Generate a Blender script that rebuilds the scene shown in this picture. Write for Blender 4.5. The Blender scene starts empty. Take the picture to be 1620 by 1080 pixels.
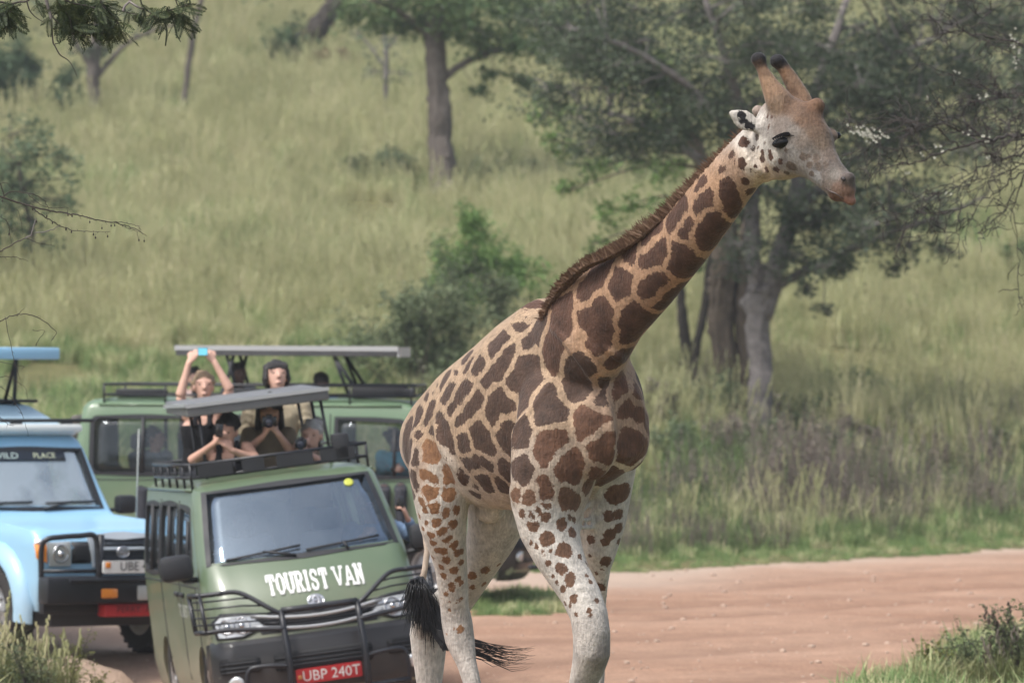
import bpy, bmesh, math, random
import numpy as np
from mathutils import Vector, Matrix, Euler
from mathutils.bvhtree import BVHTree
from mathutils import noise as mnoise

random.seed(7)
RNG = np.random.default_rng(7)
SC = bpy.context.scene
COL = SC.collection
R = math.radians

# ---------------------------------------------------------------- camera, sky, sun, exposure
FPX = 9000.0          # 200 mm on a 36 mm sensor, in pixels of the 1620 px wide photograph
CAMZ = 2.7
cam_data = bpy.data.cameras.new('camera')
cam = bpy.data.objects.new('camera', cam_data)
COL.objects.link(cam)
cam.location = (0, 0, CAMZ)
cam.rotation_euler = (R(90), 0, 0)
cam_data.lens = 200
cam_data.sensor_width = 36
cam_data.clip_start = 0.5
cam_data.clip_end = 3000
cam_data.dof.use_dof = True
cam_data.dof.focus_distance = 30.4
cam_data.dof.aperture_fstop = 5.0
SC.camera = cam

world = bpy.data.worlds.new('World')
SC.world = world
world.use_nodes = True
wn = world.node_tree
wn.nodes.clear()
sky = wn.nodes.new('ShaderNodeTexSky')
sky.sky_type = 'NISHITA'
sky.sun_disc = False
SUN_EL, SUN_AZ = 58, 235
sky.sun_elevation = R(SUN_EL)
sky.sun_rotation = R(SUN_AZ)
sky.air_density = 1.0
sky.dust_density = 4.0
sky.ozone_density = 1.0
hs = wn.nodes.new('ShaderNodeHueSaturation')
hs.inputs['Saturation'].default_value = 0.62
bg = wn.nodes.new('ShaderNodeBackground')
bg.inputs['Strength'].default_value = 0.105
wo = wn.nodes.new('ShaderNodeOutputWorld')
wn.links.new(sky.outputs[0], hs.inputs['Color'])
wn.links.new(hs.outputs[0], bg.inputs['Color'])
wn.links.new(bg.outputs[0], wo.inputs['Surface'])

sd = bpy.data.lights.new('sun', 'SUN')
sun = bpy.data.objects.new('sun', sd)
COL.objects.link(sun)
sd.energy = 1.5
sd.angle = R(11)
sd.color = (1.0, 0.97, 0.93)
_az = R(SUN_AZ)
_dir = Vector((math.sin(_az) * math.cos(R(SUN_EL)), math.cos(_az) * math.cos(R(SUN_EL)), math.sin(R(SUN_EL))))
sun.rotation_euler = (-_dir).to_track_quat('-Z', 'Y').to_euler()

SC.view_settings.view_transform = 'Standard'
SC.view_settings.look = 'None'
SC.view_settings.exposure = 1.2
SC.view_settings.gamma = 1.0
SC.view_settings.use_curve_mapping = False
SC.cycles.max_bounces = 6
SC.cycles.transparent_max_bounces = 16
SC.cycles.volume_bounces = 0
SC.cycles.use_denoising = True

# ---------------------------------------------------------------- helpers
def at(px, py, Y):
    return Vector(((px - 810) / FPX * Y, Y, CAMZ + (540 - py) / FPX * Y))

def V(*a):
    return Vector(a)

def ss(a, b, x):
    t = np.clip((x - a) / (b - a), 0, 1)
    return t * t * (3 - 2 * t)

class MB:
    """collects verts and faces, then links them as one mesh object"""
    def __init__(s):
        s.v = []; s.f = []
    def add(s, vs, fs):
        n = len(s.v)
        s.v.extend(tuple(p) for p in vs)
        s.f.extend(tuple(i + n for i in f) for f in fs)
        return s
    def box(s, c, d, m=None, bev=0.0):
        c = Vector(c); hx, hy, hz = d[0] / 2, d[1] / 2, d[2] / 2
        M = m if m is not None else Matrix.Identity(3)
        if bev <= 0:
            p = [c + M @ Vector((x, y, z)) for x in (-hx, hx) for y in (-hy, hy) for z in (-hz, hz)]
            return s.add(p, [(0, 1, 3, 2), (4, 6, 7, 5), (0, 4, 5, 1), (2, 3, 7, 6), (0, 2, 6, 4), (1, 5, 7, 3)])
        b = min(bev, hx * .9, hy * .9, hz * .9)
        bm = bmesh.new()
        bmesh.ops.create_cube(bm, size=1)
        for v in bm.verts:
            v.co = Vector((v.co.x * hx * 2, v.co.y * hy * 2, v.co.z * hz * 2))
        bmesh.ops.bevel(bm, geom=bm.edges[:], offset=b, segments=2, affect='EDGES', profile=0.5)
        bm.verts.index_update()
        p = [c + M @ v.co for v in bm.verts]
        f = [[v.index for v in fa.verts] for fa in bm.faces]
        bm.free()
        return s.add(p, f)
    def tube(s, pts, rad, n=8, cap=True):
        pts = [Vector(p) for p in pts]
        if not hasattr(rad, '__len__'):
            rad = [rad] * len(pts)
        m = len(pts)
        vs = []; fs = []
        up = None
        for i in range(m):
            t = (pts[min(i + 1, m - 1)] - pts[max(i - 1, 0)])
            if t.length < 1e-9: t = Vector((0, 0, 1))
            t.normalize()
            if up is None:
                a = Vector((0, 0, 1)) if abs(t.z) < .9 else Vector((1, 0, 0))
                u = t.cross(a).normalized()
            else:
                u = (up - t * up.dot(t))
                if u.length < 1e-6: u = t.orthogonal()
                u.normalize()
            up = u
            w = t.cross(u)
            for k in range(n):
                a = 2 * math.pi * k / n
                vs.append(pts[i] + (u * math.cos(a) + w * math.sin(a)) * rad[i])
        for i in range(m - 1):
            for k in range(n):
                k2 = (k + 1) % n
                fs.append((i * n + k, i * n + k2, (i + 1) * n + k2, (i + 1) * n + k))
        if cap:
            fs.append(tuple(range(n - 1, -1, -1)))
            fs.append(tuple((m - 1) * n + k for k in range(n)))
        return s.add(vs, fs)
    def ell(s, c, r, m=None, nu=14, nv=9):
        c = Vector(c)
        if not hasattr(r, '__len__'): r = (r, r, r)
        M = m if m is not None else Matrix.Identity(3)
        vs = [c + M @ Vector((0, 0, r[2]))]
        for j in range(1, nv):
            th = math.pi * j / nv
            for i in range(nu):
                ph = 2 * math.pi * i / nu
                vs.append(c + M @ Vector((r[0] * math.sin(th) * math.cos(ph), r[1] * math.sin(th) * math.sin(ph), r[2] * math.cos(th))))
        vs.append(c + M @ Vector((0, 0, -r[2])))
        fs = []
        for i in range(nu):
            fs.append((0, 1 + i, 1 + (i + 1) % nu))
        for j in range(nv - 2):
            for i in range(nu):
                a = 1 + j * nu + i; b = 1 + j * nu + (i + 1) % nu
                fs.append((a, a + nu, b + nu, b))
        L = len(vs) - 1; o = 1 + (nv - 2) * nu
        for i in range(nu):
            fs.append((L, o + (i + 1) % nu, o + i))
        return s.add(vs, fs)
    def rings(s, rings, cap=True):
        n = len(rings[0]); vs = [p for r in rings for p in r]; fs = []
        for i in range(len(rings) - 1):
            for k in range(n):
                k2 = (k + 1) % n
                fs.append((i * n + k, i * n + k2, (i + 1) * n + k2, (i + 1) * n + k))
        if cap:
            fs.append(tuple(range(n - 1, -1, -1)))
            fs.append(tuple((len(rings) - 1) * n + k for k in range(n)))
        return s.add(vs, fs)
    def loft(s, secs, n=24, sup=2.0):
        """secs: (C, u, v, w, h): ellipse section centre, axes, half sizes"""
        rg = []
        for C, u, v, w, h in secs:
            ring = []
            for k in range(n):
                a = 2 * math.pi * k / n
                ca, sa = math.cos(a), math.sin(a)
                if sup != 2.0:
                    ca = math.copysign(abs(ca) ** (2 / sup), ca); sa = math.copysign(abs(sa) ** (2 / sup), sa)
                ring.append(C + u * (w * ca) + v * (h * sa))
            rg.append(ring)
        return s.rings(rg)
    def mesh(s, name):
        me = bpy.data.meshes.new(name)
        me.from_pydata(s.v, [], s.f)
        return me
    def build(s, name, mat, parent=None, smooth=True, sharp=None, loc=None):
        inv = None
        if parent is not None:
            inv = MW[parent.name].inverted()
        elif loc is not None:
            inv = Matrix.Translation(-Vector(loc))
        if inv is not None:
            s.v = [tuple(inv @ Vector(p)) for p in s.v]
        me = s.mesh(name)
        return link(name, me, mat, parent, smooth, sharp, loc)

MW = {}
def link(name, me, mat, parent=None, smooth=True, sharp=None, loc=None):
    o = bpy.data.objects.new(name, me)
    COL.objects.link(o)
    if mat is not None and len(me.materials) == 0:
        me.materials.append(mat)
    if smooth:
        me.polygons.foreach_set('use_smooth', [True] * len(me.polygons))
        if sharp is not None:
            me.set_sharp_from_angle(angle=R(sharp))
    if parent is not None:
        o.parent = parent
        MW[o.name] = MW[parent.name]
    elif loc is not None:
        o.location = loc
        MW[o.name] = Matrix.Translation(Vector(loc))
    else:
        MW[o.name] = Matrix.Identity(4)
    return o

def thing(name, label, cat, M=None, group=None):
    o = bpy.data.objects.new(name, None)
    COL.objects.link(o)
    o.empty_display_size = 0.2
    M = M if M is not None else Matrix.Identity(4)
    if isinstance(M, Vector): M = Matrix.Translation(M)
    o.matrix_world = M
    MW[o.name] = M
    o['label'] = label; o['category'] = cat
    if group: o['group'] = group
    return o

def tag(o, label, cat, group=None, kind=None):
    o['label'] = label; o['category'] = cat
    if group: o['group'] = group
    if kind: o['kind'] = kind
    return o

def modmesh(me, mods):
    """evaluate modifiers on a temporary object, return a new mesh"""
    o = bpy.data.objects.new('tmp', me)
    COL.objects.link(o)
    for typ, kw in mods:
        m = o.modifiers.new(typ, typ)
        for k, v in kw.items(): setattr(m, k, v)
    dg = bpy.context.evaluated_depsgraph_get()
    out = bpy.data.meshes.new_from_object(o.evaluated_get(dg))
    bpy.data.objects.remove(o)
    return out

def organic(mb, voxel, iters=4, factor=0.5):
    return modmesh(mb.mesh('tmp'), [
        ('REMESH', dict(mode='VOXEL', voxel_size=voxel)),
        ('SMOOTH', dict(factor=factor, iterations=iters))])

# ---------------------------------------------------------------- materials
def mat(name, col, rough=0.6, metal=0.0, spec=0.5, noise=0.0, nscale=20.0, bump=0.0, bscale=80.0, coat=0.0, rnd=0.0, sss=0.0, emit=None):
    m = bpy.data.materials.new(name)
    m.use_nodes = True
    nt = m.node_tree
    b = nt.nodes['Principled BSDF']
    b.inputs['Base Color'].default_value = (*col, 1)
    b.inputs['Roughness'].default_value = rough
    b.inputs['Metallic'].default_value = metal
    b.inputs['Specular IOR Level'].default_value = spec
    if coat: 
        b.inputs['Coat Weight'].default_value = coat
        b.inputs['Coat Roughness'].default_value = 0.08
    tc = None
    if noise or bump:
        tc = nt.nodes.new('ShaderNodeTexCoord')
    src = None
    if noise:
        n = nt.nodes.new('ShaderNodeTexNoise')
        n.inputs['Scale'].default_value = nscale
        n.inputs['Detail'].default_value = 6
        n.inputs['Roughness'].default_value = 0.65
        nt.links.new(tc.outputs['Object'], n.inputs['Vector'])
        mr = nt.nodes.new('ShaderNodeMapRange')
        mr.inputs['From Min'].default_value = 0.25; mr.inputs['From Max'].default_value = 0.75
        mr.inputs['To Min'].default_value = 1 - noise; mr.inputs['To Max'].default_value = 1 + noise
        nt.links.new(n.outputs['Fac'], mr.inputs['Value'])
        mx = nt.nodes.new('ShaderNodeMix'); mx.data_type = 'RGBA'; mx.blend_type = 'MULTIPLY'
        mx.inputs[0].default_value = 1
        mx.inputs[6].default_value = (*col, 1)
        nt.links.new(mr.outputs[0], mx.inputs[7])
        nt.links.new(mx.outputs[2], b.inputs['Base Color'])
        src = mx.outputs[2]
        mr2 = nt.nodes.new('ShaderNodeMapRange')
        mr2.inputs['From Min'].default_value = 0.3; mr2.inputs['From Max'].default_value = 0.7
        mr2.inputs['To Min'].default_value = max(0, rough - noise * .35); mr2.inputs['To Max'].default_value = min(1, rough + noise * .35)
        nt.links.new(n.outputs['Fac'], mr2.inputs['Value'])
        nt.links.new(mr2.outputs[0], b.inputs['Roughness'])
    if rnd:
        oi = nt.nodes.new('ShaderNodeObjectInfo')
        mr = nt.nodes.new('ShaderNodeMapRange')
        mr.inputs['To Min'].default_value = 1 - rnd; mr.inputs['To Max'].default_value = 1 + rnd
        nt.links.new(oi.outputs['Random'], mr.inputs['Value'])
        mx = nt.nodes.new('ShaderNodeMix'); mx.data_type = 'RGBA'; mx.blend_type = 'MULTIPLY'
        mx.inputs[0].default_value = 1
        if src: nt.links.new(src, mx.inputs[6])
        else: mx.inputs[6].default_value = (*col, 1)
        nt.links.new(mr.outputs[0], mx.inputs[7])
        nt.links.new(mx.outputs[2], b.inputs['Base Color'])
    if bump:
        n2 = nt.nodes.new('ShaderNodeTexNoise')
        n2.inputs['Scale'].default_value = bscale
        n2.inputs['Detail'].default_value = 5
        nt.links.new(tc.outputs['Object'], n2.inputs['Vector'])
        bp = nt.nodes.new('ShaderNodeBump')
        bp.inputs['Strength'].default_value = bump
        bp.inputs['Distance'].default_value = 0.02
        nt.links.new(n2.outputs['Fac'], bp.inputs['Height'])
        nt.links.new(bp.outputs[0], b.inputs['Normal'])
    if emit:
        b.inputs['Emission Color'].default_value = (*emit[0], 1); b.inputs['Emission Strength'].default_value = emit[1]
    return m

def leafmat(name, col, var=0.35, hue=0.03, nscale=0.8, trans=0.3, dry=None):
    """two-sided foliage: random per leaf island, patchy over the crown, some light through"""
    m = bpy.data.materials.new(name); m.use_nodes = True
    nt = m.node_tree; b = nt.nodes['Principled BSDF']; out = nt.nodes['Material Output']
    g = nt.nodes.new('ShaderNodeNewGeometry')
    tc = nt.nodes.new('ShaderNodeTexCoord')
    n = nt.nodes.new('ShaderNodeTexNoise'); n.inputs['Scale'].default_value = nscale; n.inputs['Detail'].default_value = 3
    nt.links.new(g.outputs['Position'], n.inputs['Vector'])
    oi = nt.nodes.new('ShaderNodeObjectInfo')
    ad = nt.nodes.new('ShaderNodeMath'); ad.operation = 'ADD'
    nt.links.new(g.outputs['Random Per Island'], ad.inputs[0]); nt.links.new(n.outputs['Fac'], ad.inputs[1])
    ad2 = nt.nodes.new('ShaderNodeMath'); ad2.operation = 'ADD'
    nt.links.new(ad.outputs[0], ad2.inputs[0]); nt.links.new(oi.outputs['Random'], ad2.inputs[1])
    mr = nt.nodes.new('ShaderNodeMapRange')
    mr.inputs['From Min'].default_value = 0.5; mr.inputs['From Max'].default_value = 2.4
    nt.links.new(ad2.outputs[0], mr.inputs['Value'])
    cr = nt.nodes.new('ShaderNodeValToRGB')
    e = cr.color_ramp.elements
    c = np.array(col)
    d = np.array(dry) if dry is not None else c * np.array([1.35, 1.2, 1.0])
    e[0].color = (*(c * (1 - var)), 1); e[0].position = 0.0
    e[1].color = (*d, 1); e[1].position = 1.0
    k = cr.color_ramp.elements.new(0.5); k.color = (*c, 1)
    nt.links.new(mr.outputs[0], cr.inputs[0])
    nt.links.new(cr.outputs[0], b.inputs['Base Color'])
    b.inputs['Roughness'].default_value = 0.6
    b.inputs['Specular IOR Level'].default_value = 0.25
    tr = nt.nodes.new('ShaderNodeBsdfTranslucent')
    nt.links.new(cr.outputs[0], tr.inputs['Color'])
    mx = nt.nodes.new('ShaderNodeMixShader'); mx.inputs[0].default_value = trans
    nt.links.new(b.outputs[0], mx.inputs[1]); nt.links.new(tr.outputs[0], mx.inputs[2])
    nt.links.new(mx.outputs[0], out.inputs['Surface'])
    return m
# ================================================================ GROUND
def fbm(x, y, s, seed=0):
    """cheap smooth value noise, vectorised"""
    x = np.asarray(x, float) / s + seed * 17.3; y = np.asarray(y, float) / s + seed * 9.1
    xi = np.floor(x); yi = np.floor(y); fx = x - xi; fy = y - yi
    fx = fx * fx * (3 - 2 * fx); fy = fy * fy * (3 - 2 * fy)
    h = lambda a, b: np.modf(np.abs(np.sin(a * 127.1 + b * 311.7 + seed) * 43758.5453))[0]
    return (h(xi, yi) * (1 - fx) + h(xi + 1, yi) * fx) * (1 - fy) + (h(xi, yi + 1) * (1 - fx) + h(xi + 1, yi + 1) * fx) * fy

HY = [0, 64, 69, 78, 85, 100, 120, 135, 160, 200, 260, 330, 420]
HZ = [0, 0, .06, .55, 1.15, 3.1, 5.83, 8.0, 12.3, 19.5, 31, 44, 60]
def yfar(x):
    return np.where(x > 1.4, 66.2 + np.clip(x - 1.4, 0, 30) * 1.3, 66.2 - np.clip(1.4 - x, 0, 30) * .35)
def gz(x, y):
    x = np.asarray(x, float); y = np.asarray(y, float)
    e = (yfar(x) - 66.2) * np.clip(1 - (y - 66) / 60, 0, 1) * np.clip((y - 40) / 20, 0, 1)
    yy = np.maximum(y - e, 0)
    z = np.interp(yy, HY, HZ)
    z = (z + np.interp(yy - 2.5, HY, HZ) + np.interp(yy + 2.5, HY, HZ)) / 3
    hill = ss(68, 80, yy)
    z = z + hill * ((fbm(x, y, 3.1, 1) - .5) * .35 + (fbm(x, y, 1.1, 2) - .5) * .12) + (fbm(x, y, .9, 3) - .5) * .03 + (fbm(x, y, .35, 6) - .5) * .016
    # the verge the vans have pulled on to
    d = x + 2.3 + (y - 47) * .15
    z = z - .46 * np.exp(-.5 * (d / 1.3) ** 2) * ss(38, 42.5, y) * (1 - ss(48.6, 51.5, y))
    z = z - .12 * np.exp(-.5 * ((x + 3.6) / 1.1) ** 2) * np.exp(-.5 * ((y - 51.5) / 2.2) ** 2)
    # bank of loose earth in front of the blue car
    z = z + .20 * np.exp(-.5 * ((x + 3.62) / .26) ** 2 - .5 * ((y - 49.0) / .28) ** 2) + .12 * np.exp(-.5 * ((x + 3.33) / .12) ** 2 - .5 * ((y - 49.0) / .25) ** 2)
    z = z + .17 * np.exp(-.5 * ((x + 3.97) / .22) ** 2 - .5 * ((y - 49.1) / .28) ** 2) + .16 * np.exp(-.5 * ((x + 3.7) / .5) ** 2 - .5 * ((y - 48.7) / .25) ** 2)
    z = z + (fbm(x, y, .16, 71) - .5) * .09 * np.exp(-.5 * ((x + 3.7) / .45) ** 2) * np.exp(-.5 * ((y - 49) / .5) ** 2)
    dr = yfar(x) - y + .5 * np.sin(x * .55) + .25 * np.sin(x * 1.3 + 1)
    for d0, w0, h0 in RUTS:
        z = z - h0 * np.exp(-.5 * ((dr - d0) / w0) ** 2) * (y < yfar(x))
    # rounded shoulder of the near verge
    z = z + .05 * ss(0, .8, x - xnear(y)) + .08 * ss(0, .8, xleft(y) - x)
    return z
RUTS = [(3.2, .35, .030), (5.2, .4, .035), (8.6, .45, .04), (10.9, .45, .04), (14.6, .5, .035), (17.2, .5, .04), (21.5, .5, .035), (24, .5, .03)]
def xnear(y): return 3.0 + (np.asarray(y, float) - 45) * .22 + np.clip(np.asarray(y, float) - 51, 0, 99) * .55
def xleft(y): return np.interp(np.asarray(y, float), [-50, 45.2, 46.3, 49, 60], [-7, -3.55, -4.3, -5.6, -10])
def is_road(x, y):
    w = (fbm(x, y, .8, 4) - .5) * .5 + (fbm(x, y, .3, 5) - .5) * .3
    r = (y < yfar(x) + w * 1.6) & (x < xnear(y) + w * .5) & (x > xleft(y) + w * .4)
    isl = ((x - .05) / .62) ** 2 + ((y - 58.6) / 2.5) ** 2 < 1 + w * 1.2
    far_left = (y > 57 + w) & (x < -5.2)
    return r & ~isl & ~far_left
xs = np.concatenate([np.linspace(-130, -16, 40)[:-1], np.linspace(-16, -8, 33)[:-1], np.linspace(-8, 10, 121)[:-1], np.linspace(10, 20, 41)[:-1], np.linspace(20, 130, 40)])
ys = np.concatenate([np.linspace(-40, 26, 34)[:-1], np.linspace(26, 86, 301)[:-1], np.linspace(86, 140, 91)[:-1], np.linspace(140, 420, 80)])
GX, GY_ = np.meshgrid(xs, ys)
GZ_ = gz(GX, GY_)
nx_, ny_ = len(xs), len(ys)
cx = (GX[:-1, :-1] + GX[1:, 1:]) / 2; cy = (GY_[:-1, :-1] + GY_[1:, 1:]) / 2
road = is_road(cx, cy)
def sub_mesh(name, mask, m):
    jj, ii = np.where(mask)
    q = np.stack([jj * nx_ + ii, jj * nx_ + ii + 1, (jj + 1) * nx_ + ii + 1, (jj + 1) * nx_ + ii], 1)
    u, inv = np.unique(q.ravel(), return_inverse=True)
    P = np.stack([GX.ravel()[u], GY_.ravel()[u], GZ_.ravel()[u]], 1)
    me = bpy.data.meshes.new(name)
    me.from_pydata(P.tolist(), [], inv.reshape(-1, 4).tolist())
    dr = yfar(P[:, 0]) - P[:, 1]
    wob = .5 * np.sin(P[:, 0] * .55) + .25 * np.sin(P[:, 0] * 1.3 + 1)
    du = np.exp(-np.maximum(dr, 0) / 1.5) * (.55 + .6 * fbm(P[:, 0], P[:, 1], 1.2, 41)) + .9 * (1 - ss(-4.2, -1.5, P[:, 0])) * ss(41, 46, P[:, 1]) * (.6 + .5 * fbm(P[:, 0], P[:, 1], .8, 42)) + .8 * (1 - ss(.8, 3.2, P[:, 0])) * ss(61, 64, P[:, 1])
    tr_ = sum(np.exp(-.5 * ((dr + wob - d0) / (w0 * .8)) ** 2) for d0, w0, h0 in RUTS) * (.4 + .9 * fbm(P[:, 0], P[:, 1], 2.5, 43))
    for nm, arr in (('dust', du), ('track', tr_)):
        a_ = me.attributes.new(nm, 'FLOAT', 'POINT'); a_.data.foreach_set('value', np.clip(arr, 0, 1).astype(np.float32))
    o = link(name, me, m)
    o['kind'] = 'structure'
    return o

def ground_mat(name, ramps, scale=1.0, stretch=None, bump=.5):
    """soil or turf: large patches x medium mottling x grit"""
    m = bpy.data.materials.new(name); m.use_nodes = True
    nt = m.node_tree; b = nt.nodes['Principled BSDF']
    tc = nt.nodes.new('ShaderNodeTexCoord')
    mp = nt.nodes.new('ShaderNodeMapping')
    if stretch: mp.inputs['Scale'].default_value = stretch[0]; mp.inputs['Rotation'].default_value = (0, 0, stretch[1])
    nt.links.new(tc.outputs['Object'], mp.inputs['Vector'])
    def noise_(s, d, vec):
        n = nt.nodes.new('ShaderNodeTexNoise'); n.inputs['Scale'].default_value = s; n.inputs['Detail'].default_value = d; n.inputs['Roughness'].default_value = .65
        nt.links.new(vec, n.inputs['Vector']); return n
    a = noise_(.35 * scale, 5, mp.outputs[0]); c = noise_(3.5 * scale, 6, tc.outputs['Object']); g = noise_(26 * scale, 8, tc.outputs['Object'])
    cr = nt.nodes.new('ShaderNodeValToRGB'); e = cr.color_ramp.elements
    e[0].position = .36; e[0].color = (*ramps[0], 1); e[1].position = .64; e[1].color = (*ramps[1], 1)
    nt.links.new(a.outputs['Fac'], cr.inputs[0])
    def mul(src, fac, lo, hi):
        mr = nt.nodes.new('ShaderNodeMapRange'); mr.inputs['From Min'].default_value = .28; mr.inputs['From Max'].default_value = .72
        mr.inputs['To Min'].default_value = lo; mr.inputs['To Max'].default_value = hi
        nt.links.new(fac, mr.inputs['Value'])
        mx = nt.nodes.new('ShaderNodeMix'); mx.data_type = 'RGBA'; mx.blend_type = 'MULTIPLY'; mx.inputs[0].default_value = 1
        nt.links.new(src, mx.inputs[6]); nt.links.new(mr.outputs[0], mx.inputs[7]); return mx.outputs[2]
    s = mul(mul(cr.outputs[0], c.outputs['Fac'], .82, 1.18), g.outputs['Fac'], .72, 1.28)
    nt.links.new(s, b.inputs['Base Color'])
    b.inputs['Roughness'].default_value = .95; b.inputs['Specular IOR Level'].default_value = .15
    bp = nt.nodes.new('ShaderNodeBump'); bp.inputs['Strength'].default_value = bump; bp.inputs['Distance'].default_value = .05
    mx = nt.nodes.new('ShaderNodeMath'); nt.links.new(c.outputs['Fac'], mx.inputs[0]); nt.links.new(g.outputs['Fac'], mx.inputs[1])
    nt.links.new(mx.outputs[0], bp.inputs['Height']); nt.links.new(bp.outputs[0], b.inputs['Normal'])
    return m
M_road = ground_mat('red_dirt', [(.39, .25, .175), (.305, .18, .12)], stretch=((.45, 1.5, 1), R(-48)), bump=.7)
def add_tracks(m):
    nt = m.node_tree; b = nt.nodes['Principled BSDF']; src = b.inputs['Base Color'].links[0].from_socket
    for nm, col, k in (('track', (.22, .13, .088), .55), ('dust', (.44, .35, .28), .75)):
        a = nt.nodes.new('ShaderNodeAttribute'); a.attribute_name = nm
        mu = nt.nodes.new('ShaderNodeMath'); mu.operation = 'MULTIPLY'; mu.inputs[1].default_value = k; nt.links.new(a.outputs['Fac'], mu.inputs[0])
        mx = nt.nodes.new('ShaderNodeMix'); mx.data_type = 'RGBA'; mx.inputs[7].default_value = (*col, 1)
        nt.links.new(mu.outputs[0], mx.inputs[0]); nt.links.new(src, mx.inputs[6]); src = mx.outputs[2]
    nt.links.new(src, b.inputs['Base Color'])
add_tracks(M_road)
M_turf = ground_mat('turf', [(.115, .12, .05), (.17, .155, .07)], bump=.8)
sub_mesh('dirt_road', road, M_road)
sub_mesh('ground', ~road, M_turf)

def hitg(px, py):
    """where the ray through this pixel meets the ground"""
    Y = 30.0
    while Y < 400:
        p = at(px, py, Y)
        if p.z < float(gz(p.x, p.y)): break
        Y += .4
    lo, hi = Y - .4, Y
    for _ in range(12):
        mid = (lo + hi) / 2; p = at(px, py, mid)
        if p.z < float(gz(p.x, p.y)): hi = mid
        else: lo = mid
    return at(px, py, hi)

# ---------------------------------------------------------------- loose stones on the road
st = MB()
rs = random.Random(5)
for i in range(900):
    y = 36 + 33 * rs.random() ** .8; x = rs.uniform(-.09 * y, .092 * y)
    if not bool(is_road(np.array(x), np.array(y))): continue
    r = .008 + .022 * rs.random() ** 3
    st.ell((x, y, float(gz(x, y)) + r * .3), (r * rs.uniform(.8, 1.4), r, r * .7), nu=6, nv=4)
o = st.build('road_gravel', mat('pebble', (.42, .31, .24), rough=.9, rnd=0, noise=.3, nscale=9)); o['kind'] = 'stuff'

# ================================================================ GRASS
def blades(n, rad, h, w, lean=.35, seed=0, curve=.4):
    r = np.random.default_rng(seed)
    vs = []; fs = []
    for i in range(n):
        a = r.uniform(0, 6.283); d = rad * math.sqrt(r.random())
        p = np.array([math.cos(a) * d, math.sin(a) * d, 0])
        b = r.uniform(0, 6.283); l = lean * r.random() + .05
        dr = np.array([math.cos(b), math.sin(b), 0]); sd_ = np.array([-math.sin(b), math.cos(b), 0])
        H = h * r.uniform(.45, 1.1); W = w * r.uniform(.6, 1.3)
        m1 = p + np.array([0, 0, H * .55]) + dr * H * l * .4
        tp = p + np.array([0, 0, H * (1 - curve * l)]) + dr * H * l * (1 + curve)
        k = len(vs)
        vs += [p - sd_ * W, p + sd_ * W, m1 + sd_ * W * .8, m1 - sd_ * W * .8, tp]
        fs += [(k, k + 1, k + 2, k + 3), (k + 3, k + 2, k + 4)]
    return vs, fs
lib = bpy.data.collections.new('grass_library')
def libmesh(coll, name, vs, fs, m):
    me = bpy.data.meshes.new(name); me.from_pydata([tuple(v) for v in vs], [], fs); me.materials.append(m)
    o = bpy.data.objects.new(name, me); coll.objects.link(o); return o
def seedheads(n, rad, h, seed):
    r = np.random.default_rng(seed); b = MB()
    for i in range(n):
        a = r.uniform(0, 6.283); d = rad * math.sqrt(r.random()); c = r.uniform(0, 6.283); l = .12 + .2 * r.random()
        H = h * r.uniform(.7, 1.1); p = Vector((math.cos(a) * d, math.sin(a) * d, 0)); q = p + Vector((math.cos(c) * l * H, math.sin(c) * l * H, H))
        b.tube([p, (p + q) / 2 + Vector((0, 0, .04)), q], [.004, .0035, .003], 3, cap=False)
        for k in range(6):
            t = .80 + .2 * k / 6; s = p.lerp(q, t); b.ell(s + Vector((r.normal() * .008, r.normal() * .008, 0)), (.008, .008, .022), nu=4, nv=3)
    return b.v, b.f
M_straw = leafmat('grass_straw', (.475, .48, .25), var=.34, nscale=.22, trans=.35, dry=(.62, .56, .36))
M_green = leafmat('grass_green', (.205, .30, .115), var=.35, nscale=.3, trans=.35, dry=(.34, .40, .17))
M_weed = leafmat('weed_leaf', (.12, .175, .07), var=.5, nscale=.7, trans=.3, dry=(.24, .28, .115))
M_dry = leafmat('dry_stalk', (.15, .122, .10), var=.45, nscale=.7, trans=.1, dry=(.30, .26, .205))
C_tall = bpy.data.collections.new('tall_grass_kinds'); C_lush = bpy.data.collections.new('lush_grass_kinds'); C_short = bpy.data.collections.new('short_grass_kinds'); C_weed = bpy.data.collections.new('weed_kinds'); C_dry = bpy.data.collections.new('dry_weed_kinds')
for k in range(4):
    libmesh(C_tall, 'tall_tuft', *blades(46, .26, .72, .0085, .45, k), M_straw)
    libmesh(C_lush, 'lush_tuft', *blades(46, .26, .58, .009, .5, 10 + k), M_green)
    if k == 0: libmesh(C_tall, 'tall_tuft', *blades(46, .26, .6, .009, .5, 30 + k), M_green); libmesh(C_lush, 'lush_tuft', *blades(46, .26, .7, .009, .5, 36 + k), M_straw)
    libmesh(C_short, 'short_tuft', *blades(44, .16, .24, .006, .7, 20 + k), M_green)
for k in range(2): libmesh(C_tall, 'seed_tuft', *seedheads(12, .25, .95, 40 + k), M_straw)
libmesh(C_short, 'short_tuft', *blades(36, .16, .28, .006, .7, 27), M_straw)
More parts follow.
